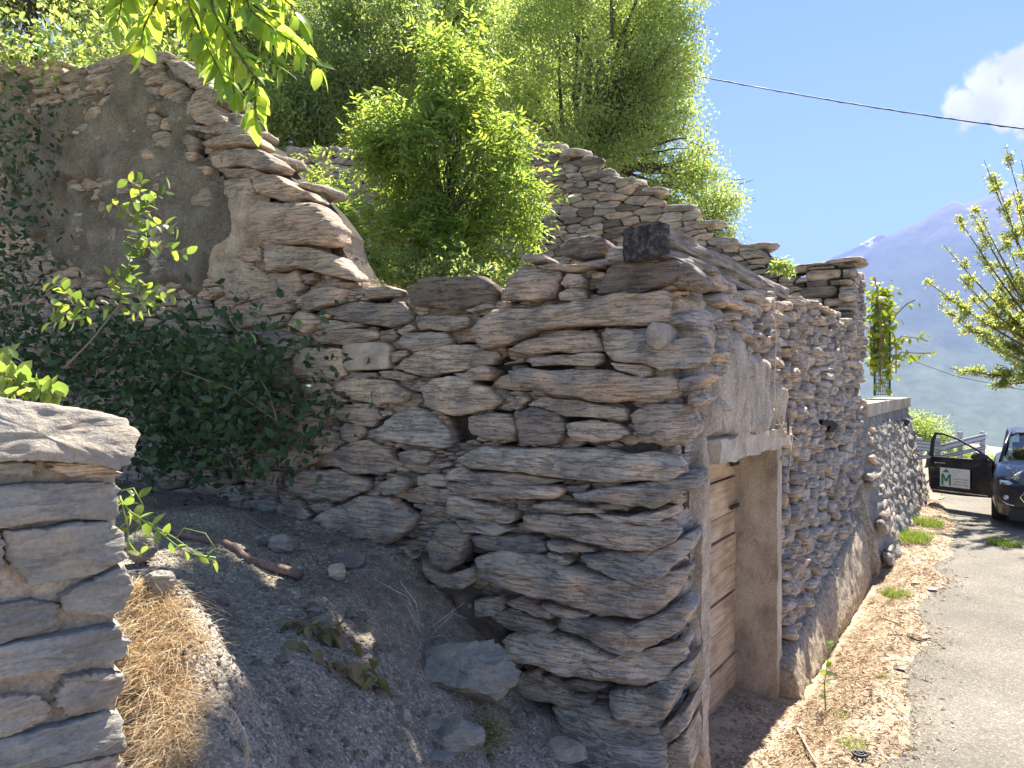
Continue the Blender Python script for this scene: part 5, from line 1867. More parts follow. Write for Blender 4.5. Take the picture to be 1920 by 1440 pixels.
# ------------------------------------------------------------------ right tree: long shoots fanning up-left
RT = empty('plum_tree', bp(2080, 13.5))
tag(RT, 'small leafed tree with long upright shoots reaching in from the right edge', 'tree')
rb = Vector(bp(2080, 13.5))
hub = at(2010, 690, 13.5)
mb = MB()
mb.tube([rb, rb.lerp(hub, .5) + Vector((.05, 0, .1)), hub], [.13, .11, .09], 8)
tips = [(1885, 272), (1865, 330), (1820, 395), (1795, 405), (1845, 300), (1735, 525), (1770, 460), (1760, 570), (1790, 600), (1780, 690), (1830, 390), (1900, 360), (1915, 300),
        (1850, 500), (1880, 440), (1820, 560), (1850, 640), (1800, 520), (1890, 590), (1900, 680), (1870, 720), (1930, 250), (1960, 300), (2000, 330), (2050, 400), (2100, 460), (1945, 450), (1975, 560)]
LC, LD = [], []
for (px, py) in tips:
    tip = at(px, py, 13.5 + rng.uniform(-1.2, 1.2))
    mid = hub.lerp(tip, .5) + Vector((0, 0, -.28 + rng.uniform(-.1, .1)))
    pts = []
    for u in np.linspace(0, 1, 9):
        pts.append(hub * (1 - u) ** 2 + mid * (2 * u * (1 - u)) + tip * u ** 2)
    mb.tube(pts, list(np.linspace(.035, .005, 9)), 5, False)
    for k in range(11):                      # side shoots
        u = rng.uniform(.30, .98)
        p = hub * (1 - u) ** 2 + mid * (2 * u * (1 - u)) + tip * u ** 2
        tan = (mid - hub) * (2 * (1 - u)) + (tip - mid) * (2 * u)
        dr = (tan.normalized() + Vector(rng.normal(size=3)) * .55).normalized()
        ln_ = rng.uniform(.15, .5) * (1.25 - u)
        e = p + dr * ln_
        mb.tube([p, p.lerp(e, .5) + Vector((0, 0, .01)), e], [.008, .006, .003], 4, False)
        m_ = int(120 * ln_ / .3)
        uu = rng.uniform(.1, 1.05, m_)[:, None]
        LC.append(np.array(p) * (1 - uu) + np.array(e) * uu + rng.normal(size=(m_, 3)) * .035)
    m_ = 90
    u = rng.uniform(.35, 1, m_)[:, None]
    LC.append(np.array(hub) * (1 - u) ** 2 + np.array(mid) * (2 * u * (1 - u)) + np.array(tip) * u ** 2 + rng.normal(size=(m_, 3)) * .03)
LC = np.vstack(LC)
V, F_ = leaf_pts(len(LC), .068, LC, unit(rng.normal(size=LC.shape) + np.array([0, 0, .3])), None, .45)
link('crown', mesh('crown', V - np.array(rb), F_, M['plum']), RT)
mb.v = [(v[0] - rb.x, v[1] - rb.y, v[2] - rb.z) for v in mb.v]
mb.build('trunk', M['bark'], RT, True)

# far bush beyond the bend, behind the guard rail
tree('roadside_bush', 'rounded light green bush beyond the guard rail', 'bush', (24 * .58, 24, -1.0), at(1745, 830, 24),
     [blob(1745, 815, 24, 40, 32, .8), blob(1715, 800, 24.5, 26, 30, .7), blob(1700, 840, 24, 30, 30, .7), blob(1780, 850, 24, 40, 22, .7)],
     .09, M['willow'], 6500, .06, .45, None, .18)
tree('roadside_bush', 'low green growth behind the rail beside the car', 'bush', (21 * .62, 26, -1.2), at(1800, 860, 26),
     [blob(1820, 868, 26, 70, 16, .8)], .09, M['midleaf'], 2200, .05, .45, None, .15)


# ------------------------------------------------------------------ leaf object for leaves large enough to be picked apart
def leaf_mesh(name, mat, L=.11, W=.045, fold=.25, curl=.25, pts=None):
    """one leaf blade along +X, folded on the midrib, curling down"""
    us = [0, .12, .3, .5, .7, .86, 1.0]
    ws = pts or [0.02, .55, .95, 1.0, .78, .42, 0.0]
    V, F = [], []
    for u, w_ in zip(us, ws):
        z = -curl * L * u * u
        for sgn in (-1, 0, 1):
            V.append((L * u, sgn * W * w_ / 1.0, z + abs(sgn) * w_ * W * fold))
    for i in range(len(us) - 1):
        for k in (0, 1):
            a = i * 3 + k
            F.append((a, a + 1, a + 4, a + 3))
    return mesh(name, V, F, mat, True)


def place_leaf(me, parent, p, d, scale, roll=None, base=None):
    d = Vector(d).normalized()
    up = Vector((0, 0, 1)) + Vector(rng.normal(size=3)) * .5
    y = up.cross(d)
    if y.length < 1e-3:
        y = Vector((0, 1, 0))
    y.normalize()
    z = d.cross(y)
    R = Matrix((d, y, z)).transposed().to_4x4()
    o = bpy.data.objects.new('leaf', me)
    COL.objects.link(o)
    o.parent = parent
    if base is None:
        base = Vector((0, 0, 0))
    o.matrix_local = Matrix.Translation(Vector(p) - base) @ R @ Matrix.Scale(scale, 4)
    return o


LM_w = leaf_mesh('leaf', M['walnut'], .125, .031)
LM_r = leaf_mesh('leaf', M['rose'], .062, .02, .25, .15)
LM_i = leaf_mesh('leaf', M['ivy'], .07, .03, .15, .2, [.3, .9, 1.0, .8, .55, .3, 0])
LM_v = leaf_mesh('leaf', M['vine'], .14, .065, .15, .25, [.45, .95, 1.0, .9, .6, .3, 0])
LM_s = leaf_mesh('leaf', M['rose'], .075, .02, .2, .2)
LM_wi = leaf_mesh('leaf', M['wilted'], .10, .03, .5, .6)

# ------------------------------------------------------------------ walnut tree: crown overhead, a drooping bough in view
WB = Vector((-3.6, 3.0, 1.4))
WT = empty('walnut_tree', WB)
tag(WT, 'walnut bough with large bright backlit leaves hanging in from the top left', 'tree')
mb = MB()
whub = Vector((-2.9, 4.2, 6.6))
mb.tube([Vector((0, 0, 0)), Vector((.1, .3, 2.6)), whub - WB], [.2, .17, .12], 9)
sh_hub = Vector((.9, 6.2, 7.2))
mb.tube([whub - WB, Vector((-1.0, 5.6, 8.2)) - WB, sh_hub - WB + Vector((0, .4, 1.0))], [.09, .06, .03], 6)
TW = [  # twigs in view: list of pixel points with depth
 [(430, -120, 3.65), (470, 20, 3.65), (520, 60, 3.60), (560, 85, 3.55), (600, 130, 3.55)],
 [(380, -100, 3.65), (400, 20, 3.60), (440, 90, 3.55), (480, 150, 3.55), (480, 225, 3.55)],
 [(300, -100, 3.45), (300, -10, 3.45), (270, 50, 3.45), (262, 95, 3.45)],
 [(340, -110, 3.75), (350, 0, 3.75), (380, 70, 3.75), (420, 150, 3.75)],
 [(500, -90, 3.75), (510, -20, 3.75), (545, 10, 3.75), (565, 40, 3.75)],
 [(250, -100, 3.85), (240, -20, 3.85), (210, 10, 3.85)],
 [(430, -80, 3.95), (430, 30, 3.95), (400, 120, 3.95)],
 [(520, -90, 4.05), (500, 60, 4.05), (520, 130, 4.05)],
]
TW += [[(px + dx, py + dy, Y + dY) for px, py, Y in tw] for tw in TW[:6] for dx, dy, dY in ((-42, -48, .35),)]
for tw in TW:
    P = [at(*p) for p in tw]
    mb.tube([p - WB for p in P], list(np.linspace(.008, .0025, len(P))), 5)
    mb.tube([P[0] - WB, (P[0].lerp(whub, .5) + Vector((0, 0, .5))) - WB, whub - WB], [.008, .02, .05], 5)
    L = sum((P[i + 1] - P[i]).length for i in range(len(P) - 1))
    for i in range(len(P) - 1):
        seg = (P[i + 1] - P[i])
        nn = max(1, int(seg.length / .021))
        for k in range(nn):
            p = P[i] + seg * ((k + .5) / nn)
            if (720 - (p.z - EYE) / p.y * FPX + 0) and p.z > EYE + .60 * p.y:
                continue
            sg = 1 if k % 2 else -1
            view = Vector((p.x, p.y, p.z - EYE)).normalized()
            side = seg.normalized().cross(view) * sg
            d = seg.normalized() * .55 + side * .9 + Vector((0, 0, -.55)) + Vector(rng.normal(size=3)) * .3
            place_leaf(LM_w, WT, p, d, rng.uniform(.7, 1.15), base=WB)
    place_leaf(LM_w, WT, P[-1], (P[-1] - P[-2]) + Vector((0, 0, -.05)), 1.0, base=WB)
# upper crown, out of the frame, that shades the path
CC = []
Sv = np.array(S)
for _ in range(1600):                       # unseen leaf clumps placed along the sun rays to shade the path
    lx, ly = rng.uniform(-2.0, 1.1), rng.uniform(1.6, 4.4)
    z_ = rng.uniform(6.6, 10.5)
    c_ = np.array((lx, ly, 1.0)) + Sv * ((z_ - 1.0) / Sv[2])
    if c_[2] < EYE + .60 * c_[1] + .25:
        c_ = np.array((lx, ly, 1.0)) + Sv * ((z_ + 1.2 - 1.0) / Sv[2])
    CC.append(c_ + rng.normal(size=(22, 3)) * .13)
for (x, y, z, rx, ry, rz_, n_) in [(-3.9, 2.9, 6.8, 1.2, 1.4, .8, 1700), (-3.2, 1.6, 7.2, 1.3, 1.2, .7, 1200), (-4.5, 4.6, 7.2, 1.8, 1.5, .8, 3800), (-2.6, 4.4, 7.0, 1.2, 1.2, .5, 2200), (-6.2, 4.0, 6.5, 1.4, 1.8, .9, 2600), (-3.5, 5.8, 8.0, 1.6, .9, .6, 2200)]:  # unseen crown blobs, several added to deepen the shade on the gable
    cl = np.array((x, y, z)) + unit(rng.normal(size=(n_ // 14, 3))) * rng.uniform(0, 1, (n_ // 14, 1)) ** .4 * np.array((rx, ry, rz_))
    CC.append((cl[:, None, :] + rng.normal(size=(len(cl), 14, 3)) * .13).reshape(-1, 3))
CC = np.vstack(CC)
# leaves cut out so sun reaches pillar, straw, rose sprig and wall tops
def lands(z0):
    return CC - Sv * ((CC[:, 2:3] - z0) / Sv[2])
l1, l2 = lands(1.7), lands(3.4)
ok = ~((l1[:, 0] > -2.3) & (l1[:, 0] < -.78) & (l1[:, 1] > 1.3) & (l1[:, 1] < 2.8))
ok &= ~((l2[:, 0] > -3.1) & (l2[:, 0] < -1.4) & (l2[:, 1] > 3.4) & (l2[:, 1] < 4.3))
for z3, xa3, xb3 in ((3.2, -2.4, 1.3), (3.8, -2.1, -1.1), (4.3, -2.5, -1.6), (4.8, -2.9, -2.0), (5.2, -3.4, -2.5)):
    l3 = lands(z3)
    ok &= ~((l3[:, 1] > 4.3 + .52 * (1.05 - l3[:, 0]) - .12) & (l3[:, 0] > xa3) & (l3[:, 0] < xb3))
ok &= CC[:, 2] > EYE + .565 * CC[:, 1] + .1
CC = CC[ok]
V, F_ = leaf_pts(len(CC), .15, CC, unit(rng.normal(size=CC.shape) + np.array([0, 0, -.4])), None, .45, shape=0)
link('crown', mesh('crown', V - np.array(WB), F_, M['walnut']), WT)
mb.build('trunk', M['bark'], WT, True)

# ------------------------------------------------------------------ rose-like sprig before the gable
RS = empty('rose_sprig', at(120, 690, 3.9))
tag(RS, 'sunlit leafy sprig with small paired leaves standing out against the dark gable', 'shrub')
rb0 = at(120, 690, 3.9)
mb = MB()
stems = [[(120, 690, 3.9), (170, 640, 3.9), (225, 570, 3.9), (240, 500, 3.9), (262, 420, 3.9), (265, 335, 3.9)],
         [(225, 570, 3.9), (180, 580, 3.85), (140, 570, 3.8), (95, 575, 3.8)],
         [(240, 500, 3.9), (270, 540, 3.85), (300, 545, 3.8), (325, 555, 3.8)],
         [(262, 420, 3.9), (235, 395, 3.85), (205, 378, 3.85)], [(265, 395, 3.9), (295, 370, 3.85), (320, 352, 3.85)],
         [(258, 440, 3.9), (300, 420, 3.85), (335, 428, 3.85)], [(250, 470, 3.9), (300, 460, 3.85), (355, 478, 3.85)],
         [(140, 570, 3.8), (120, 540, 3.8), (90, 528, 3.8)], [(225, 560, 3.9), (225, 525, 3.85), (200, 515, 3.8)], [(265, 360, 3.9), (250, 345, 3.9), (235, 335, 3.9)],
         [(180, 580, 3.85), (150, 600, 3.8), (90, 605, 3.8)], [(290, 545, 3.8), (290, 575, 3.8), (240, 590, 3.8)]]
for st in stems:
    P = [at(*p) for p in st]
    mb.tube([p - rb0 for p in P], list(np.linspace(.006 if st is stems[0] else .003, .0015, len(P))), 5)
    for i in range(len(P) - 1):
        if st is stems[0] and i < 2:
            continue
        seg = P[i + 1] - P[i]
        nn = max(1, int(seg.length / .020))
        for k in range(nn):
            p = P[i] + seg * ((k + .5) / nn)
            sg = 1 if k % 2 else -1
            side = seg.normalized().cross(Vector((0, 1, 0))) * sg
            d = seg.normalized() * .5 + side + Vector(rng.normal(size=3)) * .35
            place_leaf(LM_r, RS, p, d, rng.uniform(.7, 1.25), base=rb0)
mb.build('stem', M['twig'], RS, True)


# shaded thicket at the foot of the gable
def thicket(name, label, cat, pts, n, size, mat, spread, w=.5, shape=1):
    b0 = Vector(pts[0])
    t = empty(name, b0)
    tag(t, label, cat)
    P = np.array([tuple(p) for p in pts])
    idx = rng.integers(0, len(P), n)
    C = P[idx] + rng.normal(size=(n, 3)) * np.array(spread)
    V, F = leaf_pts(n, size, C, unit(rng.normal(size=(n, 3)) + np.array([0, -.4, -.2])), None, w, shape=shape)
    link('leaves', mesh('leaves', V - np.array(b0), F, mat), t)
    for k in range(16):
        mb = MB()
        a = Vector(P[rng.integers(0, len(P))])
        b = a + Vector((rng.normal() * .35, rng.normal() * .1, rng.uniform(-.2, .4)))
        mb.tube([a - b0, a.lerp(b, .5) - b0 + Vector((0, 0, .06)), b - b0], [.006, .005, .003], 4)
        mb.build('stem', M['twig'], t)
    return t


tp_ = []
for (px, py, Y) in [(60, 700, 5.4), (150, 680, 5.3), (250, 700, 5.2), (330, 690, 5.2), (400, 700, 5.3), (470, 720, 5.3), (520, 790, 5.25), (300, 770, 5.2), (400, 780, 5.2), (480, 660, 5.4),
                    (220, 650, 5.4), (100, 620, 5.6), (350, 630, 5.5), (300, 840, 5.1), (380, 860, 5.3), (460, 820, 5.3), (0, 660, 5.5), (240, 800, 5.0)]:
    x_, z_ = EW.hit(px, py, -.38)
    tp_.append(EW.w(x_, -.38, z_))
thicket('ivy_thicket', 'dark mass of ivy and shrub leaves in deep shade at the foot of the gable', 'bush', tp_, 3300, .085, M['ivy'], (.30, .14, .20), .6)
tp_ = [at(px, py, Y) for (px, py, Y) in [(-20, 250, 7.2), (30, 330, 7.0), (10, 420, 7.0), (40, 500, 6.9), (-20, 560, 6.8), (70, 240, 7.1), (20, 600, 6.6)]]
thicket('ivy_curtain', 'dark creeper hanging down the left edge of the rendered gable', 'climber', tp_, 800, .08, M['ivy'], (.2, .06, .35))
tp_ = [at(px, py, Y) for (px, py, Y) in [(30, 120, 7.5), (90, 100, 7.4), (160, 105, 7.3), (210, 80, 7.3), (130, 60, 7.5), (60, 60, 7.5), (10, 90, 7.5), (250, 75, 7.2)]]
thicket('creeper', 'sunlit vines tumbling over the top of the gable', 'climber', tp_, 800, .085, M['midleaf'], (.3, .15, .12))

# single ivy leaves standing out on the stones
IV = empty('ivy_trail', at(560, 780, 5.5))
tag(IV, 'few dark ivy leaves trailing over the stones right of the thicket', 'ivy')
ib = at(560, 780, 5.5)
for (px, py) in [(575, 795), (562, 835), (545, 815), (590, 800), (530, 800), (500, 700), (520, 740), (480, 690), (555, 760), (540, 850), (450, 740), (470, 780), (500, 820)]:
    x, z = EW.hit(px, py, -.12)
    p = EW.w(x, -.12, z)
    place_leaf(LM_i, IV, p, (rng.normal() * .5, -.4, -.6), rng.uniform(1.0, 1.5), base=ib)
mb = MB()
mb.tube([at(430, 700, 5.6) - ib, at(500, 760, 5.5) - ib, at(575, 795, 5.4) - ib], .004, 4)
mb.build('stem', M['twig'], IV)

# plants on and beside the near pillar
def sprig(name, label, cat, stems, Lm, step, sc, stem_mat, r=.003, lift=.2):
    b0 = at(*stems[0][0])
    t = empty(name, b0)
    tag(t, label, cat)
    mb = MB()
    for st in stems:
        P = [at(*p) for p in st]
        mb.tube([p - b0 for p in P], list(np.linspace(r, r * .5, len(P))), 5)
        for i in range(len(P) - 1):
            seg = P[i + 1] - P[i]
            nn = max(1, int(seg.length / step))
            for k in range(nn):
                p = P[i] + seg * ((k + .5) / nn)
                sg = 1 if k % 2 else -1
                side = seg.normalized().cross(Vector((0, 1, 0))) * sg
                d = seg.normalized() * .5 + side + Vector((0, 0, lift)) + Vector(rng.normal(size=3)) * .45
                place_leaf(Lm, t, p, d, sc * rng.uniform(.7, 1.2), base=b0)
    mb.build('stem', M[stem_mat], t, True)
    return t


sprig('bramble', 'pale sunlit bramble leaves lying on the coping of the near pillar', 'plant',
      [[(-40, 700, 2.15), (20, 690, 2.15), (60, 720, 2.1), (110, 748, 2.05)], [(-30, 680, 2.2), (20, 665, 2.2), (45, 680, 2.2)], [(-30, 730, 2.1), (30, 725, 2.1), (85, 735, 2.1), (125, 745, 2.05)],
       [(-30, 715, 2.1), (10, 705, 2.1), (70, 725, 2.1)], [(-40, 745, 2.0), (0, 738, 2.0), (40, 742, 2.0)]], LM_r, .014, .85, 'twig')
sprig('ivy_sprig', 'bright green creeper growing out beside the near pillar above the straw', 'plant',
      [[(225, 935, 2.25), (245, 960, 2.2), (290, 990, 2.2), (340, 1030, 2.2), (405, 1052, 2.2)], [(225, 930, 2.3), (240, 985, 2.25), (240, 1040, 2.25)],
       [(228, 920, 2.3), (250, 915, 2.3), (270, 950, 2.3)], [(240, 960, 2.25), (270, 990, 2.25), (280, 1030, 2.25)]], LM_s, .022, .62, 'green_stem')
# arching tendril
tb_ = at(340, 1030, 2.2)
mb = MB()
mb.tube([at(270, 975, 2.2) - tb_, at(330, 1010, 2.2) - tb_, at(370, 1040, 2.2) - tb_, at(405, 1045, 2.2) - tb_, at(395, 1065, 2.2) - tb_], .002, 5)
mb.tube([at(330, 1010, 2.2) - tb_, at(345, 990, 2.2) - tb_, at(385, 1000, 2.2) - tb_, at(405, 1030, 2.2) - tb_], .0015, 5)
tag(mb.build('tendril', M['green_stem'], None, True, tb_), 'thin yellow green tendril arching out over the straw', 'plant')

# grape vine on its net at the top of the retaining wall
GV = empty('grape_vine', at(1660, 735, 13.2))
gb = at(1660, 735, 13.2)
tag(GV, 'grape vine with yellow green leaves spilling right over the retaining wall', 'vine')
mb = MB()
vs_ = [[(1650, 735), (1652, 640), (1648, 560), (1640, 520)], [(1655, 640), (1680, 590), (1700, 570), (1715, 563)], [(1655, 680), (1690, 630), (1725, 635), (1740, 640)], [(1660, 690), (1690, 660), (1720, 662), (1745, 662)],
       [(1645, 560), (1660, 590), (1680, 640), (1680, 700)], [(1650, 640), (1645, 690), (1655, 720)]]
for st in vs_:
    P = [at(a, b, 13.2) for a, b in st]
    mb.tube([p - gb for p in P], .012, 5)
    for i in range(len(P) - 1):
        seg = P[i + 1] - P[i]
        nn = max(1, int(seg.length / .055))
        for k in range(nn):
            p = P[i] + seg * ((k + .5) / nn) + Vector(rng.normal(size=3)) * .08
            taper = 1.0 if i < 2 else .75
            place_leaf(LM_v, GV, p, (rng.normal() * .8, -.6 + rng.normal() * .4, -.6), rng.uniform(.6, 1.15) * taper, base=gb)
mb.build('stem', M['twig'], GV)
C = np.array([tuple(at(rng.uniform(1636, 1662), rng.uniform(540, 690), 13.5)) for _ in range(900)]) + rng.normal(size=(900, 3)) * .08
V, F_ = leaf_pts(900, .10, C - np.array(gb), unit(rng.normal(size=(900, 3))), None, .7, shape=1)
link('inner_leaves', mesh('inner_leaves', V, F_, M['vine']), GV)
NT = empty('net_fence', at(1650, 738, 13.4))
nb = at(1650, 738, 13.4)
tag(NT, 'green net on two thin posts under the grape vine', 'fence')
for px in (1640, 1668):
    MB().tube([at(px, 742, 13.4) - nb, at(px, 600, 13.4) - nb], .02, 6).build('post', M['net'], NT)
mb = MB()
for k in range(12):
    y_ = 740 - k * 7
    mb.tube([at(1640, y_, 13.4) - nb, at(1668, y_, 13.4) - nb], .006, 4)
for k in range(9):
    mb.tube([at(1641 + k * 3.3, 741, 13.4) - nb, at(1641 + k * 3.3, 655, 13.4) - nb], .006, 4)
mb.build('net', M['net'], NT)


# ------------------------------------------------------------------ straw, grass and litter
def blades(n, C, h, spread, mat, name, label, cat=None, kind='stuff', w=.004, bend=.5, parent=None, segs=3, up=1.0):
    """curved narrow blades"""
    C = np.asarray(C)
    n = len(C)
    a = rng.uniform(0, 2 * np.pi, n)
    lean = rng.uniform(.1, 1, n) * spread
    d0 = unit(np.c_[np.cos(a) * lean, np.sin(a) * lean, np.full(n, up) + rng.normal(size=n) * .2])
    L = h * rng.uniform(.5, 1.2, n)
    side = unit(np.cross(d0, rng.normal(size=(n, 3))))
    Vs = []
    for k in range(segs + 1):
        t = k / segs
        p = C + d0 * (L * t)[:, None]
        p[:, 2] -= bend * L * t * t
        p[:, 0] += .35 * bend * L * t * t * np.cos(a)
        p[:, 1] += .35 * bend * L * t * t * np.sin(a)
        ww = w * (1 - t * .85)
        Vs += [p - side * ww / 2, p + side * ww / 2]
    V = np.stack(Vs, 1).reshape(-1, 3)
    m = 2 * (segs + 1)
    base = np.arange(n)[:, None] * m
    quad = np.concatenate([[2 * k, 2 * k + 1, 2 * k + 3, 2 * k + 2] for k in range(segs)])
    F = (base + quad[None, :]).reshape(-1, 4)
    o = link(name, mesh(name, V, F, mat), parent)
    if not parent:
        tag(o, label, cat, None, kind)
    return o


# straw heap on the stub of wall beside the pillar: a lumpy ledge with a thick mat on it
SH = [(at(285, 1100, 2.55)), (at(300, 1250, 2.3)), (at(305, 1440, 2.05))]
def ledge_h(u, v):
    return 0


us = np.linspace(-.35, 1.5, 60)
vs2 = np.linspace(-.28, .30, 26)
p0, p1, p2 = SH
def ledge_pt(u, v):
    if u < .5:
        c = p0.lerp(p1, u * 2)
    else:
        c = p1 + (p2 - p1) * (u * 2 - 1)
    side = Vector((.97, -.25, 0))
    return c, side
def straw_pts(n_, sig, u0=-.05, u1=1.4, off=0.0):
    out_ = []
    tc_ = [(rng.uniform(u0, u1), rng.normal() * sig + off) for _ in range(max(4, n_ // 40))]
    for i in range(n_):
        u, v = tc_[i % len(tc_)]
        u += rng.normal() * .05
        v += rng.normal() * .03
        c, side = ledge_pt(u, v)
        x_, y_ = c.x + side.x * v, c.y + side.y * v
        out_.append((x_, y_, gz(x_, y_) + rng.uniform(-.01, .03)))
    return out_
pts = straw_pts(9500, .065)
blades(0, pts, .085, 3.0, M['straw'], 'straw', 'tangled sunlit golden straw heaped beside the near pillar', w=.0026, bend=.45, up=.8)
pts = straw_pts(420, .07, 0, 1.3, .07)
blades(0, pts, .22, 1.3, M['straw'], 'dry_grass', 'long dry grass stalks arching right out of the straw', w=.0022, bend=.8)
# dry grass rooted on the wall head
pts = []
for (px, py, k, sp_) in [(640, 515, 90, .10), (672, 528, 150, .10), (735, 548, 120, .14), (925, 540, 90, .08), (1070, 492, 120, .18), (1150, 462, 70, .08), (600, 470, 40, .06), (520, 300, 50, .07), (430, 205, 50, .07)]:
    x_, z_ = EW.hit(px, py)
    for _ in range(k):
        w_ = EW.w(x_ + rng.normal() * sp_, rng.uniform(.02, .3), z_ - .03)
        pts.append(tuple(w_))
blades(0, pts, .075, 1.3, M['straw'], 'dry_grass', 'dry grass tufts rooted in the sunlit head of the low wall', w=.003, bend=.7)
# seed head stalk
mb = MB()
sb = at(385, 1290, 2.1)
sp = [at(330, 1290, 2.1), at(400, 1310, 2.1), at(440, 1335, 2.1), at(462, 1380, 2.1), at(466, 1425, 2.1)]
mb.tube([p - sb for p in sp], .0018, 4)
for k in range(46):
    u = rng.uniform(.45, 1)
    i = min(3, int(u * 4))
    p = sp[i].lerp(sp[i + 1], u * 4 - i)
    q_ = p + Vector((rng.normal() * .012, rng.normal() * .01, -rng.uniform(.02, .05)))
    mb.tube([p - sb, q_ - sb], [.0018, .0006], 3)
tag(mb.build('grass_stalk', M['pale_twig'], None, True, sb), 'drooping dry seed head hanging right of the straw', 'grass')

# litter on the verge
n = 62000
s_ = 4.1 + 12.5 * rng.uniform(0, 1, n) ** 1.7
nn_ = rng.uniform(-1.34, -.25, n)
edge = np.array([road_edge(v) for v in np.linspace(4, 17, 200)])
eg = np.interp(s_, np.linspace(4, 17, 200), edge)
pat = fbm(s_ * 1.6, nn_ * 3.0, 4.4, 3)
keepm = (rng.uniform(size=n) < .45 + .9 * np.clip(pat + .35, 0, 1)) & (nn_ < eg + rng.normal(size=n) * .05 + rng.exponential(.09, n) * (rng.uniform(size=n) < .5)) & ~((s_ > 6.3) & (nn_ < -1.31))
s_, nn_ = s_[keepm], nn_[keepm]
X = DV.x * s_ + NV.x * nn_
Y = DV.y * s_ + NV.y * nn_
Z = np.array([verge_z(a, b) for a, b in zip(s_, nn_)])
Z = np.where(nn_ > -.72, np.maximum(Z, .010), Z) + .006
C = np.c_[X, Y, Z]
D = unit(np.c_[rng.normal(size=(len(C), 2)), rng.normal(size=len(C)) * .25])
V, F_ = leaf_pts(len(C), np.where(rng.uniform(size=len(C)) < .25, .06, .022), C, D, np.tile([0, 0, 1.0], (len(C), 1)), .16)
lt = link('leaf_litter', mesh('leaf_litter', V, F_, M['litter']))
tag(lt, 'dry brown leaf litter and bark chips strewn along the verge', kind='stuff')
# in front of the door
n = 1600
s_ = rng.uniform(4.5, 6.5, n); nn_ = rng.uniform(-1.93, -1.3, n)
C = np.c_[DV.x * s_ + NV.x * nn_, DV.y * s_ + NV.y * nn_, np.full(n, .0)]
C[:, 2] = [verge_z(a, max(b, -1.7)) + .008 for a, b in zip(s_, nn_)]
V, F_ = leaf_pts(n, .04, C, unit(np.c_[rng.normal(size=(n, 2)), rng.normal(size=n) * .25]), np.tile([0, 0, 1.0], (n, 1)), .3)
tag(link('door_litter', mesh('door_litter', V, F_, M['litter'])), 'shaded dead leaves gathered in front of the boarded door', kind='stuff')

# green tufts
def tuft(s, n, count, h, r, label, mat='grass', w=.004, name='grass_tuft', squash=1.0):
    p = sn(s, n, 0)
    t = empty(name, (p.x, p.y, max(verge_z(s, n), .01 if n > -.7 else -9)))
    tag(t, label, 'grass')
    a = rng.uniform(0, 6.283, count)
    rr = r * np.sqrt(rng.uniform(0, 1, count))
    C = np.c_[np.cos(a) * rr, np.sin(a) * rr * squash, np.zeros(count)]
    blades(0, C, h, .7, M[mat], 'blades', '', w=w, bend=.35, parent=t)
    return t


def tuft_px(px, py, *a, **k):
    Y = vY(px, py)
    X = (px - 960) / FPX * Y
    return tuft(DV.x * X + DV.y * Y, NV.x * X + NV.y * Y, *a, **k)


tuft_px(1700, 1010, 900, .22, .32, 'thick bright green grass tuft at the foot of the retaining wall', w=.009)
tuft_px(1738, 985, 500, .25, .25, 'yellowing grass at the foot of the retaining wall corner', w=.008)
tuft_px(1682, 1118, 520, .13, .16, 'round green tuft in the middle of the dry verge', w=.006)
tuft_px(1882, 1026, 380, .20, .22, 'spiky grass tuft growing out of the road before the car', w=.008)
tuft_px(1600, 1400, 110, .10, .09, 'sparse yellow green tuft near the bottom of the verge', w=.004)
tuft_px(1575, 1345, 60, .08, .06, 'tiny grass tuft below the thin weed', w=.004)
tuft_px(1655, 1270, 50, .05, .05, 'small pale tuft on the verge left of the white stone', w=.004)

# thin weed
wp = (1548, 1330)
Yw = vY(*wp)
b0 = at(*wp, Yw)
WD = empty('weed', b0)
tag(WD, 'thin upright weed with few bright leaves by the plinth corner', 'weed')
mb = MB()
ws = [b0, at(1546, 1280, Yw), at(1552, 1240, Yw), at(1556, 1205, Yw)]
mb.tube([p - b0 for p in ws], [.006, .005, .004, .002], 5)
mb.build('stem', M['green_stem'], WD)
for (px, py) in [(1530, 1262), (1565, 1245), (1535, 1275), (1566, 1280), (1545, 1290), (1560, 1300), (1556, 1215), (1562, 1205), (1540, 1240), (1538, 1310), (1570, 1265), (1552, 1250)]:
    p = at(1549, py, Yw)
    place_leaf(LM_r, WD, p, at(px, py - 3, Yw) - p + Vector((0, -.01, .01)), rng.uniform(.8, 1.3), base=b0)


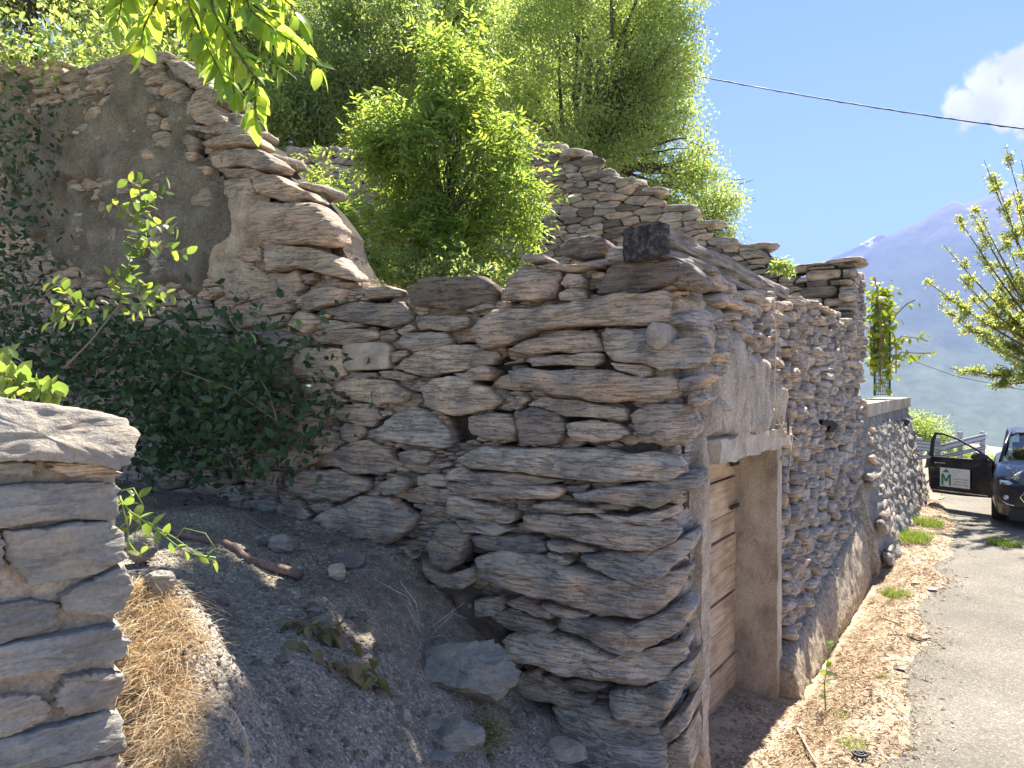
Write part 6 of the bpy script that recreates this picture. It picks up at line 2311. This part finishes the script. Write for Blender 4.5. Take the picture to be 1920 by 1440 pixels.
# ------------------------------------------------------------------ rocks
def rock(name, px, py, Y, sx, sy, sz, mat, label, seed, cat='stone', rzv=0.0, group=None, cutp=13):
    """angular stone: sphere cut by random planes"""
    nlat, nlon = 26, 40
    th = np.linspace(0, np.pi, nlat)
    ph = np.linspace(0, 2 * np.pi, nlon, endpoint=False)
    T, Pp = np.meshgrid(th, ph, indexing='ij')
    D = np.stack([np.sin(T) * np.cos(Pp), np.sin(T) * np.sin(Pp), np.cos(T)], -1).reshape(-1, 3)
    rg2 = np.random.default_rng(int(seed * 100) + 5)
    pl = unit(rg2.normal(size=(cutp, 3)))
    dist = rg2.uniform(.55, .88, cutp)
    r = np.ones(len(D))
    for n_, dd in zip(pl, dist):
        c = D @ n_
        r = np.minimum(r, np.where(c > .05, dd / np.maximum(c, .05), 9))
    r = r + .06 * fbm(D[:, 0] * 3 + seed, D[:, 1] * 3, D[:, 2] * 7, 5, .6)
    V = D * r[:, None] * np.array([sx, sy, sz]) * .5
    idx = np.arange(nlat * nlon).reshape(nlat, nlon)
    F = []
    for i in range(nlat - 1):
        for j in range(nlon):
            F.append((idx[i, j], idx[i + 1, j], idx[i + 1, (j + 1) % nlon], idx[i, (j + 1) % nlon]))
    p = at(px, py, Y)
    o = link(name, mesh(name, V, F, mat, False), None, tuple(p), (0, 0, rzv))
    o['_rock'] = 1
    tag(o, label, cat, group)
    del o['_rock']
    return o


def on_ground(px, py):
    """where the view ray through the pixel meets the terrain"""
    Ys = np.linspace(1.8, 14, 900)
    X = (px - 960) / FPX * Ys
    Zr = EYE + (720 - py) / FPX * Ys
    H = ground_h(X, Ys)
    k = int(np.argmax(Zr < H))
    return Ys[k] if k > 0 else 5.0


def rock_g(px, py_base, wpx, hpx, mat, label, seed, name='rock', **k):
    Y = on_ground(px, py_base)
    s = Y / FPX
    return rock(name, px, py_base - hpx * .5, Y + wpx * s * .12, wpx * s * 1.12, wpx * s * .9, hpx * s * 1.1, mat, label, seed, **k)


rock_g(880, 1318, 178, 120, M['boulder'], 'large angular grey boulder at the foot of the wall corner', 1.3, 'boulder', rzv=.2)
rock_g(530, 1038, 52, 36, M['grey_rock'], 'squarish grey stone above the end of the log', 2.1)
rock_g(652, 1066, 62, 32, M['grey_rock'], 'flat bluish grey stone behind the tan stone', 3.7)
rock_g(634, 1090, 34, 38, M['tan_rock'], 'small tan orange stone lit beside the flat grey stone', 4.4)
rock_g(597, 1168, 36, 14, M['grey_rock'], 'small flat pale stone above the wilted leaves', 5.2)
rock_g(850, 1410, 110, 60, M['boulder'], 'half buried brown stone below the boulder', 6.1)
rock_g(760, 1358, 24, 28, M['grey_rock'], 'small upright grey stone left of the half buried stone', 7.4)
rock_g(808, 1368, 40, 32, M['grey_rock'], 'rounded brownish stone right below the boulder edge', 8.4)
rock_g(832, 1356, 18, 18, M['schist_pale'], 'tiny whitish pebble below the boulder', 9.9)
rock_g(848, 1362, 15, 15, M['schist_pale'], 'second tiny pebble right of the whitish one', 10.9)
rock_g(265, 1066, 62, 70, M['boulder'], 'grey stone tucked behind the pillar beside the creeper', 11.2)
rock_g(305, 1120, 70, 50, M['grey_rock'], 'rounded stone at the head of the straw', 12.6)
rock_g(490, 1025, 18, 16, M['grey_rock'], 'small pebble left of the squarish stone', 13.6)
rock_g(1060, 1420, 90, 30, M['tan_rock'], 'tan stone edge at the bottom below the wall corner', 14.6)
rock_g(940, 1260, 26, 22, M['tan_rock'], 'small orange stone stuck between boulder and wall', 15.5)
rock_g(820, 1432, 60, 24, M['grey_rock'], 'flat grey stone at the bottom edge of the path', 16.5)
rock_g(590, 1150, 30, 12, M['grey_rock'], 'thin flat stone near the middle of the path', 17.5)
for (px, py, w_, h_, lb, sd, mt) in [(1686, 1255, 24, 12, 'white stone on the verge near the road edge', 1.1, 'schist_pale'), (1728, 1283, 16, 10, 'small dark stone at the road edge', 2.2, 'schist_dark'),
                                 (1715, 1095, 18, 8, 'flat whitish chip beside the green tuft', 3.3, 'schist_pale'), (1745, 1105, 26, 6, 'long whitish chip near the road edge', 4.3, 'schist_pale'),
                                 (1668, 1060, 22, 12, 'pale stone at the far end of the plinth', 5.3, 'schist_pale')]:
    Y = vY(px, py)
    rock('pebble', px, py - h_ * .3, Y, w_ * Y / FPX, w_ * Y / FPX, h_ * Y / FPX, M[mt], lb, sd + 20)

# gravel
n = 9000
PX = rng.uniform(330, 1200, n); PY = rng.uniform(930, 1500, n)
X, Y = [], []
n = 16000
xx = rng.uniform(-2.4, .9, n * 2); yy = 2.2 + 3.8 * rng.uniform(0, 1, n * 2) ** 1.4
C = np.c_[xx, yy, ground_h(xx, yy)]
sz = .003 + .014 * rng.uniform(0, 1, n * 2) ** 5
o6 = np.array([[1, 0, 0], [-1, 0, 0], [0, 1, 0], [0, -1, 0], [0, 0, .7], [0, 0, -.7]])
V = (C[:, None, :] + o6[None] * sz[:, None, None] * rng.uniform(.5, 1.4, (n * 2, 6, 1))).reshape(-1, 3)
tri = np.array([[0, 2, 4], [2, 1, 4], [1, 3, 4], [3, 0, 4], [2, 0, 5], [1, 2, 5], [3, 1, 5], [0, 3, 5]]).reshape(-1)
F_ = (np.arange(n * 2)[:, None] * 6 + tri[None]).reshape(-1, 3)
tag(link('gravel', mesh('gravel', V, F_, M['grey_rock'])), 'loose gravel scattered over the soil path', kind='stuff')

xx = rng.uniform(-1.9, .6, 2600); yy = rng.uniform(2.3, 5.6, 2600)
kp = fbm(xx * 1.7, yy * 1.7, 3.3, 3) > -.05
xx, yy = xx[kp], yy[kp]
C = np.c_[xx, yy, ground_h(xx, yy) + .008]
V, F_ = leaf_pts(len(C), .03, C, unit(np.c_[rng.normal(size=(len(C), 2)), rng.normal(size=len(C)) * .3]), np.tile([0, 0, 1.0], (len(C), 1)), .25)
tag(link('path_debris', mesh('path_debris', V, F_, M['wilted'])), 'bits of dead leaf and straw scattered over the shaded path', kind='stuff')
# clods
nC = 900
xx = rng.uniform(-1.7, .7, nC); yy = rng.uniform(2.4, 5.4, nC)
its = []
for i in range(nC):
    zc = gz(xx[i], yy[i])
    r_ = .010 + .03 * rng.uniform() ** 3
    t_ = np.array([[1, 0, 0], [.5, .87, 0], [-.5, .87, 0], [-1, 0, 0], [-.5, -.87, 0], [.5, -.87, 0], [.4, .3, .6], [-.45, .1, .7], [.1, -.5, .55]]) * r_ * rng.uniform(.7, 1.3, (9, 1))
    f_ = np.array([[0, 1, 6], [1, 2, 6], [2, 7, 6], [2, 3, 7], [3, 4, 7], [4, 8, 7], [4, 5, 8], [5, 0, 8], [0, 6, 8], [6, 7, 8]])
    its.append((t_ + np.array([xx[i], yy[i], zc - r_ * .1]), f_))
V, F_ = join_geo(its)
tag(link('earth_clods', mesh('earth_clods', V, F_, M['dirt'])), 'small clods of earth on the path', kind='stuff')
# log on the path
Yl = on_ground(470, 1060)
lb_ = [at(318, 985, Yl + .35), at(400, 1025, Yl + .18), at(470, 1052, Yl + .05), at(565, 1075, Yl - .05)]
mb = MB()
c0 = lb_[0].copy()
pp = []
for i in range(3):
    for k in range(5):
        pp.append(lb_[i].lerp(lb_[i + 1], k / 5) + Vector(rng.normal(size=3)) * .004)
pp.append(lb_[3].copy())
for p in pp:
    pass
za, zb_ = gz(pp[0].x, pp[0].y) + .06, gz(pp[-1].x, pp[-1].y) + .045
for i_, p in enumerate(pp):
    u_ = i_ / (len(pp) - 1)
    p.z = max(za * (1 - u_) + zb_ * u_, gz(p.x, p.y) + .012)
pp = [p - c0 for p in pp]
mb.tube(pp, [.020 + .012 * i / len(pp) + rng.normal() * .0015 for i in range(len(pp))], 12)
tag(mb.build('log', M['log'], None, True, c0), 'long thin reddish brown branch lying across the soil path', 'log')
mb = MB()
mb.tube([at(455, 960, 5.3) - c0, at(490, 985, 5.2) - c0, at(520, 1000, 5.1) - c0], .008, 5)
tag(mb.build('stick', M['twig'], None, True, c0), 'thin dark stick lying above the log', 'stick')

# wilted leaf plants
for (cx, cy, lab, nl) in [(600, 1200, 'limp yellow green leaves of a wilted plant on the path', 26), (655, 1275, 'brown curled wilted leaves below the yellow green ones', 24)]:
    Y = on_ground(cx, cy)
    b0 = at(cx, cy, Y)
    t = empty('wilted_plant', b0)
    tag(t, lab, 'plant')
    mb = MB()
    for k in range(nl):
        px, py = cx + rng.normal() * 38, cy + rng.normal() * 11
        p = at(px, py, Y)
        p.z = max(p.z, gz(p.x, p.y)) + rng.uniform(.01, .05)
        place_leaf(LM_wi, t, p, (rng.normal(), rng.normal() * .6, -.25), rng.uniform(.6, 1.1), base=b0)
        mb.tube([Vector((0, 0, .01)), (p - b0) * .5 + Vector((0, 0, .03)), p - b0], .002, 4)
    mb.build('stem', M['twig'], t)
# dry twiggy plant
b0 = at(800, 1190, on_ground(800, 1200))
mb = MB()
for (a, b, c) in [((780, 1300), (760, 1230), (790, 1180)), ((790, 1190), (765, 1120), (700, 1085)), ((790, 1190), (830, 1160), (870, 1130)), ((785, 1190), (760, 1250), (770, 1290)), ((785, 1195), (800, 1240), (815, 1290)),
                  ((740, 1290), (800, 1280), (850, 1265)), ((640, 1240), (700, 1270), (760, 1285)), ((800, 1200), (850, 1150), (875, 1160)), ((795, 1200), (775, 1160), (760, 1130)), ((790, 1200), (830, 1190), (850, 1210)),
                  ((780, 1200), (745, 1190), (720, 1220)), ((750, 1090), (780, 1130), (790, 1190))]:
    Yb = b0.y
    mb.tube([at(*a, Yb) - b0, at(*b, Yb + rng.uniform(-.1, .1)) - b0, at(*c, Yb + rng.uniform(-.15, .15)) - b0], [.003, .0025, .0015], 4)
tag(mb.build('dry_weed', M['pale_twig'], None, True, b0), 'brittle straw coloured dead weed beside the boulder', 'weed')
# fine dead grass in the shade
xx = rng.normal(size=2600) * .30 - .62
yy = rng.normal(size=2600) * .33 + 4.3
C = np.c_[xx, yy, ground_h(xx, yy)]
blades(0, C, .09, 1.4, M['twig'], 'dead_grass', 'fine grey dead grass matted at the foot of the wall in shade', w=.0022, bend=.8)
# moss clump
Ym = on_ground(915, 1400)
mc = at(915, 1375, Ym)
C = np.array(mc) + rng.normal(size=(1500, 3)) * np.array([.055, .05, .045])
V, F_ = leaf_pts(1500, .016, C - np.array(mc), unit(rng.normal(size=(1500, 3))), None, .5)
tag(link('moss_clump', mesh('moss_clump', V, F_, M['moss']), None, mc), 'yellowish dry moss clump below the boulder', 'moss')
# verge twigs
mb_l = [('stick', [(1658, 1162), (1690, 1175)], 'bleached stick on the verge below the green tuft'),
        ('stick', [(1495, 1370), (1510, 1400), (1530, 1436)], 'long pale bent stick at the bottom of the verge'),
        ('stick', [(1700, 1195), (1720, 1205), (1745, 1200)], 'dark crooked twig lying toward the road edge')]
for nm, pts, lab in mb_l:
    P = [at(px, py, vY(px, py)) + Vector((0, 0, .02)) for px, py in pts]
    m_ = MB()
    m_.tube([p - P[0] for p in P], .008, 5)
    tag(m_.build(nm, M['pale_twig'] if 'dark' not in lab else M['bark'], None, True, P[0]), lab, 'stick')
# black rubber ring
Yr = vY(1613, 1420)
m_ = MB()
m_.tube([Vector((math.cos(a) * .045, math.sin(a) * .035, .0)) for a in np.linspace(0, 6.283, 16)], .009, 6)
m_.tube([Vector((math.cos(a) * .02, math.sin(a) * .018, .006)) for a in np.linspace(0, 6.283, 12)], .006, 6)
tag(m_.build('rubber_ring', M['black'], None, True, at(1613, 1418, Yr) + Vector((0, 0, .015))), 'small black crumpled rubber ring at the bottom of the verge', 'litter')

# ------------------------------------------------------------------ fittings on the facade
def hitF(px, py, off):
    x, z = FW.hit(px, py, off)
    return FW.w(x, off, z)


p0_ = hitF(1478, 805, -.16)
m_ = MB()
m_.box((0, 0, .03), (.012, .02, .15))
tag(m_.build('iron_pin', M['rust'], None, False, p0_), 'rusty iron pin upright in the facade beside the lintel', 'iron pin')
rt = MB()
r0_ = hitF(1455, 560, -.12)
P = [hitF(px, py, -.14) - r0_ for px, py in [(1452, 560), (1455, 640), (1452, 720), (1456, 780), (1470, 810), (1484, 815), (1482, 850), (1480, 880), (1475, 900)]]
rt.tube(P, [.004, .004, .004, .005, .007, .007, .006, .005, .003], 5)
for k in range(26):
    a = hitF(1462 + rng.uniform(-14, 18), 802 + rng.normal() * 7, -.14) - r0_
    b = a + Vector((rng.normal() * .05, rng.normal() * .03, rng.normal() * .05))
    rt.tube([a, a.lerp(b, .5) + Vector((0, 0, .01)), b], .0022, 4)
tag(rt.build('hanging_root', M['pale_twig'], None, True, r0_), 'pale dry root hanging down the facade past the lintel end', 'root')
def arrow(px, py, sc, lab):
    p = hitF(px, py, -.13) if px < 1640 else at(px, py, 13.6)
    m_ = MB()
    # black angular bracket, arrow shaped seen from the road
    o2 = [(-.10, .05), (.02, .05), (.09, -.01), (.03, -.10), (-.02, -.10), (.0, -.02), (-.10, -.01)]
    vs = [(x * sc, -.03, z * sc) for x, z in o2] + [(x * sc, .05, z * sc) for x, z in o2]
    k = len(o2)
    fs = [tuple(range(k)), tuple(range(2 * k - 1, k - 1, -1))] + [(i, (i + 1) % k, (i + 1) % k + k, i + k) for i in range(k)]
    m_.add(vs, fs)
    tag(m_.build('iron_bracket', M['black'], None, False, p), lab, 'bracket')
arrow(1556, 795, .9, 'black angular bracket jutting from the facade')
arrow(1697, 790, .9, 'small black bracket under the cap of the retaining wall')

# ------------------------------------------------------------------ cables
ca = at(1230, 128, 24)
cpts = []
for u in np.linspace(0, 1, 40):
    px = 1230 + u * 900
    py = 128 + 0.155 * (px - 1230) - 42 * u * (1 - u) * -1 * .0 + 10 * math.sin(u * math.pi)
    cpts.append(at(px, py, 20 - 6 * u))
mb = MB()
mb.tube([p - cpts[0] for p in cpts], .015, 6)
tw_ = [p - cpts[0] + Vector((0, .0, .018 * math.sin(i * 2.4))) for i, p in enumerate(cpts)]
mb.tube(tw_, .012, 5)
tag(mb.build('overhead_cable', M['cable'], None, True, cpts[0]), 'dark twisted overhead cable crossing the sky at the upper right', 'cable')
mb = MB()
c2 = [at(px, py, 60) for px, py in [(1700, 672), (1790, 705), (1900, 728), (2000, 742)]]
mb.tube([p - c2[0] for p in c2], .03, 5)
tag(mb.build('far_cable', M['cable'], None, True, c2[0]), 'faint thin cable far off below the grape vine', 'cable')

# ------------------------------------------------------------------ guard rail
GR = empty('guard_rail', at(1720, 878, 19))
gb_ = at(1720, 878, 19)
tag(GR, 'grey steel guard rail with double rails at the bend behind the car door', 'guard rail')
posts = [(1724, 877, 19.0), (1758, 877, 19.0), (1800, 862, 20.5), (1842, 858, 22), (1690, 880, 18.6)]
for px, py, Y in posts:
    p = at(px, py, Y) - gb_
    MB().box((p.x, p.y, p.z + .28), (.12, .08, 1.05)).build('post', M['steel'], GR)
def rail(pa, pb, hh, n=1):
    a, b = at(*pa) - gb_, at(*pb) - gb_
    m_ = MB()
    d = (b - a).normalized()
    nrm = d.cross(Vector((0, 0, 1)))
    # W-beam profile swept
    pr = [(0, -hh), (.05, -hh * .8), (.05, -hh * .4), (0, -hh * .2), (0, hh * .2), (.05, hh * .4), (.05, hh * .8), (0, hh)]
    vs = []
    for base in (a, b):
        for o_, z_ in pr:
            vs.append(base - nrm * o_ + Vector((0, 0, z_)))
        for o_, z_ in pr[::-1]:
            vs.append(base - nrm * (o_ - .02) + Vector((0, 0, z_)))
    k = 16
    fs = [(i, (i + 1) % k, (i + 1) % k + k, i + k) for i in range(k)] + [tuple(range(k)), tuple(range(2 * k - 1, k - 1, -1))]
    m_.add(vs, fs)
    m_.build('rail', M['steel'], GR)
rail((1680, 829, 18.4), (1762, 840, 18.9), .14)
rail((1762, 840, 18.9), (1850, 818, 22), .10)
rail((1680, 860, 18.4), (1762, 855, 18.9), .05)
rail((1762, 857, 18.9), (1850, 838, 22), .05)

# ------------------------------------------------------------------ car
cp = sn(15.15, .80, .012)
CAR = empty('parked_car', cp, math.atan2(NV.y, NV.x))
tag(CAR, 'black parked car facing the camera with its passenger door open, white sticker on the door', 'car')
# stations along y (front negative); each: half width at several heights
def body_section(y):
    t = float(np.clip((y + .86) / .5, 0, 1))
    nose = math.sin(t * math.pi / 2) ** .55
    tail = 1.0 if y < 2.7 else math.cos((y - 2.7) / .75 * 1.1) ** .4
    hw = .90 * (.60 + .40 * nose) * tail
    # lower edge with wheel arches
    zl = .20
    for yc_ in (0.0, 2.58):
        if abs(y - yc_) < .37:
            zl = max(zl, .335 + math.sqrt(.37 ** 2 - (y - yc_) ** 2) * .98)
    # shoulder and hood heights
    if y < .35:
        zh = .74 + .24 * float(sstep(-.86, .35, y)) ** .8
    else:
        zh = 1.0
    zs = min(zh, .70 + .25 * float(sstep(-.86, .2, y)))
    zl = min(zl, zs - .02)
    pts = [(hw * .93, zl), (hw, zl + (zs - zl) * .35), (hw * .985, zl + (zs - zl) * .7), (hw * .95, zs - .01), (hw * .86, zs + (zh - zs) * .5 + .01), (hw * .55, zh + .015), (0, zh + .03)]
    return pts
ys = np.r_[np.linspace(-.86, -.4, 12), np.linspace(-.37, .37, 22), np.linspace(.45, 2.15, 14), np.linspace(2.2, 2.95, 22), np.linspace(3.0, 3.38, 8)]
V, F = [], []
secs = []
for y in ys:
    h = body_section(y)
    full = [(-x, z) for x, z in h] + [(x, z) for x, z in h[-2::-1]]
    secs.append(len(full))
    V += [(x, y, z) for x, z in full]
k = secs[0]
for i in range(len(ys) - 1):
    for j in range(k - 1):
        F.append((i * k + j, i * k + j + 1, (i + 1) * k + j + 1, (i + 1) * k + j))
F.append(tuple(range(k - 1, -1, -1)))
F.append(tuple((len(ys) - 1) * k + j for j in range(k)))
body = link('body', mesh('body', V, F, M['paint'], True), CAR)
# cabin
def cab(y, zt, wt, wb):
    return [(-wb, y, .97), (-wt, y, zt - .06), (-wt * .86, y, zt), (0, y, zt + .02), (wt * .86, y, zt), (wt, y, zt - .06), (wb, y, .97)]
m_ = MB()
cs = [cab(1.35, 1.47, .62, .66), cab(1.7, 1.52, .65, .70), cab(2.3, 1.53, .65, .70), cab(2.9, 1.46, .62, .68)]
# roof
V, F = [], []
for c in cs:
    V += c[1:6]
for i in range(3):
    for j in range(4):
        F.append((i * 5 + j, i * 5 + j + 1, i * 5 + 5 + j + 1, i * 5 + 5 + j))
n0 = len(V)
V += [(x, y, z - .03) for x, y, z in V]
F += [tuple(n0 + a for a in f[::-1]) for f in F]
F += [(0, 1, n0 + 1, n0), (1, 2, n0 + 2, n0 + 1), (2, 3, n0 + 3, n0 + 2), (3, 4, n0 + 4, n0 + 3)]
link('roof', mesh('roof', V, F, M['paint'], True), CAR)
# windscreen (curved) and dashboard
V, F = [], []
for t in np.linspace(0, 1, 6):
    y = .42 + .93 * t
    z = .985 + .49 * t
    hw = .76 - .14 * t
    for u in np.linspace(-1, 1, 9):
        V.append((hw * u, y + .10 * u * u, z - .02 * u * u))
for i in range(5):
    for j in range(8):
        F.append((i * 9 + j, i * 9 + j + 1, i * 9 + 9 + j + 1, i * 9 + 9 + j))
link('windscreen', mesh('windscreen', V, F, M['windscreen'], True), CAR)
m_ = MB()
for sg in (-1, 1):
    m_.tube([(sg * .79, .50, .97), (sg * .70, 1.0, 1.28), (sg * .63, 1.40, 1.46), (sg * .65, 2.3, 1.49)], .028, 6)
    m_.tube([(sg * .70, 1.75, .97), (sg * .65, 1.72, 1.48)], .03, 6)
    m_.tube([(sg * .72, 2.95, .97), (sg * .63, 2.75, 1.46)], .05, 6)
m_.build('pillars', M['paint'], CAR, True)
for sg in (-1, 1):
    m_ = MB()
    if sg == 1:
        m_.add([(.78, .62, .99), (.72, 1.72, .99), (.655, 1.72, 1.44), (.66, 1.35, 1.42)], [(0, 1, 2, 3)])
    m_.add([(sg * .72, 1.78, .99), (sg * .70, 2.85, .99), (sg * .63, 2.7, 1.42), (sg * .65, 1.78, 1.44)], [(0, 1, 2, 3)])
    m_.build('side_window', M['windscreen'], CAR)
m_ = MB()
m_.box((0, .75, .95), (1.4, .55, .08))
m_.build('dashboard', M['plastic'], CAR)
for sg in (-1, 1):
    m_ = MB()
    m_.box((sg * .36, 1.55, .62), (.48, .5, .2))
    m_.box((sg * .36, 1.85, .95), (.46, .16, .6))
    m_.box((sg * .36, 1.88, 1.34), (.24, .09, .18))
    m_.build('seat', M['seat'], CAR)
# wheels
def wheel(x, y):
    w = MB()
    n = 28
    for (r0_, r1_, xa, xb) in ((.33, .33, -.11, .11),):
        prof = [(.21, -.10), (.30, -.115), (.325, -.09), (.333, 0), (.325, .09), (.30, .115), (.21, .10)]
        V, F = [], []
        for i in range(n):
            a = 2 * math.pi * i / n
            for r, xx_ in prof:
                V.append((xx_, math.cos(a) * r, math.sin(a) * r))
        kk = len(prof)
        for i in range(n):
            for j in range(kk - 1):
                i2 = (i + 1) % n
                F.append((i * kk + j, i * kk + j + 1, i2 * kk + j + 1, i2 * kk + j))
    wo = link('wheel', mesh('wheel', V, F, M['tyre'], True), CAR, (x, y, .333))
    m2 = MB()
    sg = -1 if x < 0 else 1
    m2.tube([(sg * .02, 0, 0), (sg * .07, 0, 0)], [.205, .205], 24)
    m2.build('rim_disc', M['black'], wo)
    m2 = MB()
    for k5 in range(5):
        a = k5 * 2 * math.pi / 5
        m2.tube([(sg * .085, 0, 0), (sg * .08, math.cos(a) * .205, math.sin(a) * .205)], [.035, .02], 5)
    m2.build('spokes', M['rim'], wo)
for x in (-.80, .80):
    for y in (0, 2.58):
        wheel(x, y)
# headlights, fog lights, grille
def patch(name, mat, pts, off=.004, parent=CAR, thick=.012):
    """a shaped plate laid on the nose: pts (x,y,z)"""
    V = [Vector(p) for p in pts]
    k = len(V)
    c = sum(V, Vector()) / k
    nrm = (V[1] - V[0]).cross(V[2] - V[0]).normalized()
    if nrm.y > 0:
        nrm = -nrm
    vs = [v + nrm * off for v in V] + [v - nrm * thick for v in V] + [c + nrm * (off + .015)]
    fs = [(i, (i + 1) % k, 2 * k) for i in range(k)] + [(i, i + k, (i + 1) % k + k, (i + 1) % k) for i in range(k)]
    return MB().add(vs, fs).build(name, mat, parent)
for sg in (-1, 1):
    hl = patch('headlight', M['black'], [(sg * .50, -.80, .73), (sg * .62, -.72, .80), (sg * .78, -.56, .84), (sg * .83, -.42, .80), (sg * .80, -.55, .66), (sg * .68, -.72, .62), (sg * .55, -.80, .64)], .03)
    patch('lens', M['lamp_white'], [(sg * .56, -.80, .71), (sg * .68, -.71, .77), (sg * .77, -.59, .78), (sg * .76, -.62, .69), (sg * .66, -.745, .65), (sg * .58, -.80, .66)], .045, hl)
    m_ = MB()
    m_.tube([(sg * .80, -.60, .56), (sg * .79, -.66, .46), (sg * .70, -.78, .40), (sg * .60, -.84, .38)], .014, 6)
    m_.build('fog_trim', M['chrome'], CAR, True)
    m_ = MB()
    m_.tube([(sg * .70, -.74, .50), (sg * .70, -.80, .50)], [.045, .045], 12)
    m_.build('fog_light', M['lamp_white'], CAR, True)
gx = [(-.46, -.87, .62), (.46, -.87, .62), (.52, -.86, .54), (.40, -.885, .36), (-.40, -.885, .36), (-.52, -.86, .54)]
patch('grille', M['plastic'], gx, .02)
m_ = MB()
m_.tube([(x, y - .03, z) for x, y, z in gx + gx[:1]], .012, 5)
m_.build('grille_trim', M['chrome'], CAR)
m_ = MB()
m_.box((0, -.66, .235), (1.15, .36, .09))
m_.build('lower_bumper', M['plastic'], CAR)
m_ = MB()
m_.tube([(-.74, -.60, .27), (-.5, -.84, .255), (.5, -.84, .255), (.74, -.60, .27)], .014, 5)
m_.build('bumper_strip', M['chrome'], CAR)
m_ = MB()
m_.box((0, -.915, .47), (.52, .015, .11))
m_.build('number_plate', M['sticker'], CAR)
MB().box((0, .1, .25), (1.3, 2.0, .2)).build('underbody', M['black'], CAR)
MB().tube([(.3, 2.6, 1.53), (.32, 2.68, 1.74)], .006, 4).build('aerial', M['black'], CAR)
m_ = MB()
m_.tube([(.92, .62, 1.0), (1.0, .60, 1.05)], [.03, .02], 6)
m_.box((1.02, .62, 1.06), (.18, .10, .13))
m_.build('mirror', M['plastic'], CAR)
# open door, hinged at the front edge on the -x side
hinge = Vector((-.885, .58, 0))
ang = math.radians(66)
dd = Vector((-math.sin(ang), math.cos(ang), 0))          # from the hinge to the door's free edge
dn = Vector((-math.cos(ang), -math.sin(ang), 0))         # outer skin side
def dp(u, z, o_=0.0):
    return hinge + dd * u + dn * o_ + Vector((0, 0, z))
DRr = MB()
out = [(0, .30), (.55, .27), (1.06, .27), (1.12, .40), (1.14, .80), (1.10, .965), (.5, .975), (0, .98)]
V = [dp(u, z, .05 + .03 * math.sin((z - .25) * 4)) for u, z in out] + [dp(u, z, -.05) for u, z in out]
k = len(out)
F = [tuple(range(k)), tuple(range(2 * k - 1, k - 1, -1))] + [(i, i + k, (i + 1) % k + k, (i + 1) % k) for i in range(k)]
door = link('door', mesh('door', V, F, M['paint']), CAR)
fr_ = [(.02, .98), (.30, 1.17), (.62, 1.34), (.88, 1.42), (1.02, 1.43), (1.08, 1.28), (1.11, .97)]
m_ = MB()
m_.tube([dp(u, z, .01) for u, z in fr_], [.02, .02, .022, .026, .032, .036, .036], 6)
m_.tube([dp(0, .97, .03), dp(1.1, .965, .03)], .014, 5)
m_.build('window_frame', M['plastic'], door, True)
V = [dp(u, z, .01) for u, z in fr_]
link('window_pane', mesh('window_pane', V, [tuple(range(len(V)))], M['glass']), door)
m_ = MB()
m_.tube([dp(.06, .335, .085), dp(1.08, .335, .085)], .016, 5)
m_.build('chrome_strip', M['chrome'], door)
m_ = MB()
m_.tube([dp(.80, .86, .10), dp(1.0, .865, .10)], .014, 6)
m_.build('handle', M['chrome'], door)
m_ = MB()
p = dp(.13, 1.03, .13)
m_.tube([dp(.10, .97, .04), p], [.03, .025], 6)
m_.tube([dp(.04, 1.03, .13), dp(.10, 1.045, .15), dp(.24, 1.045, .15), dp(.30, 1.03, .13)], [.04, .07, .07, .045], 8)
m_.build('mirror', M['plastic'], door, True)
# the sticker: white sheet, green M under a small roof, unreadable grey print
def plate(name, mat, pts, o_, parent):
    V = [dp(u, z, o_) for u, z in pts] + [dp(u, z, o_ - .004) for u, z in pts]
    k = len(pts)
    F = [tuple(range(k)), tuple(range(2 * k - 1, k - 1, -1))] + [(i, i + k, (i + 1) % k + k, (i + 1) % k) for i in range(k)]
    return link(name, mesh(name, V, F, mat), parent)
st = plate('sticker', M['sticker'], [(.90, .42), (.90, .78), (.36, .78), (.36, .42)], .098, door)
# seen from the front the free edge is on the left: mapping a in 0..1 from left
def A_(a, z):
    return (.90 - a * .54, z)
def barp(a0, z0, a1, z1, wd, mat, o_=.103):
    plate('letter', mat, [A_(a0 - wd, z0), A_(a0 + wd, z0), A_(a1 + wd, z1), A_(a1 - wd, z1)], o_, st)
for (a0, z0, a1, z1) in [(.085, .44, .085, .66), (.34, .44, .34, .66), (.10, .66, .2125, .52), (.325, .66, .2125, .52)]:
    barp(a0, z0, a1, z1, .032, M['logo_green'])
plate('roof_mark', M['logo_green'], [A_(.09, .69), A_(.335, .69), A_(.2125, .765)], .103, st)
for zz_, a1 in ((.57, .95), (.52, .90), (.47, .93)):
    plate('print_line', M['logo_grey'], [A_(.44, zz_), A_(a1, zz_), A_(a1, zz_ + .02), A_(.44, zz_ + .02)], .103, st)
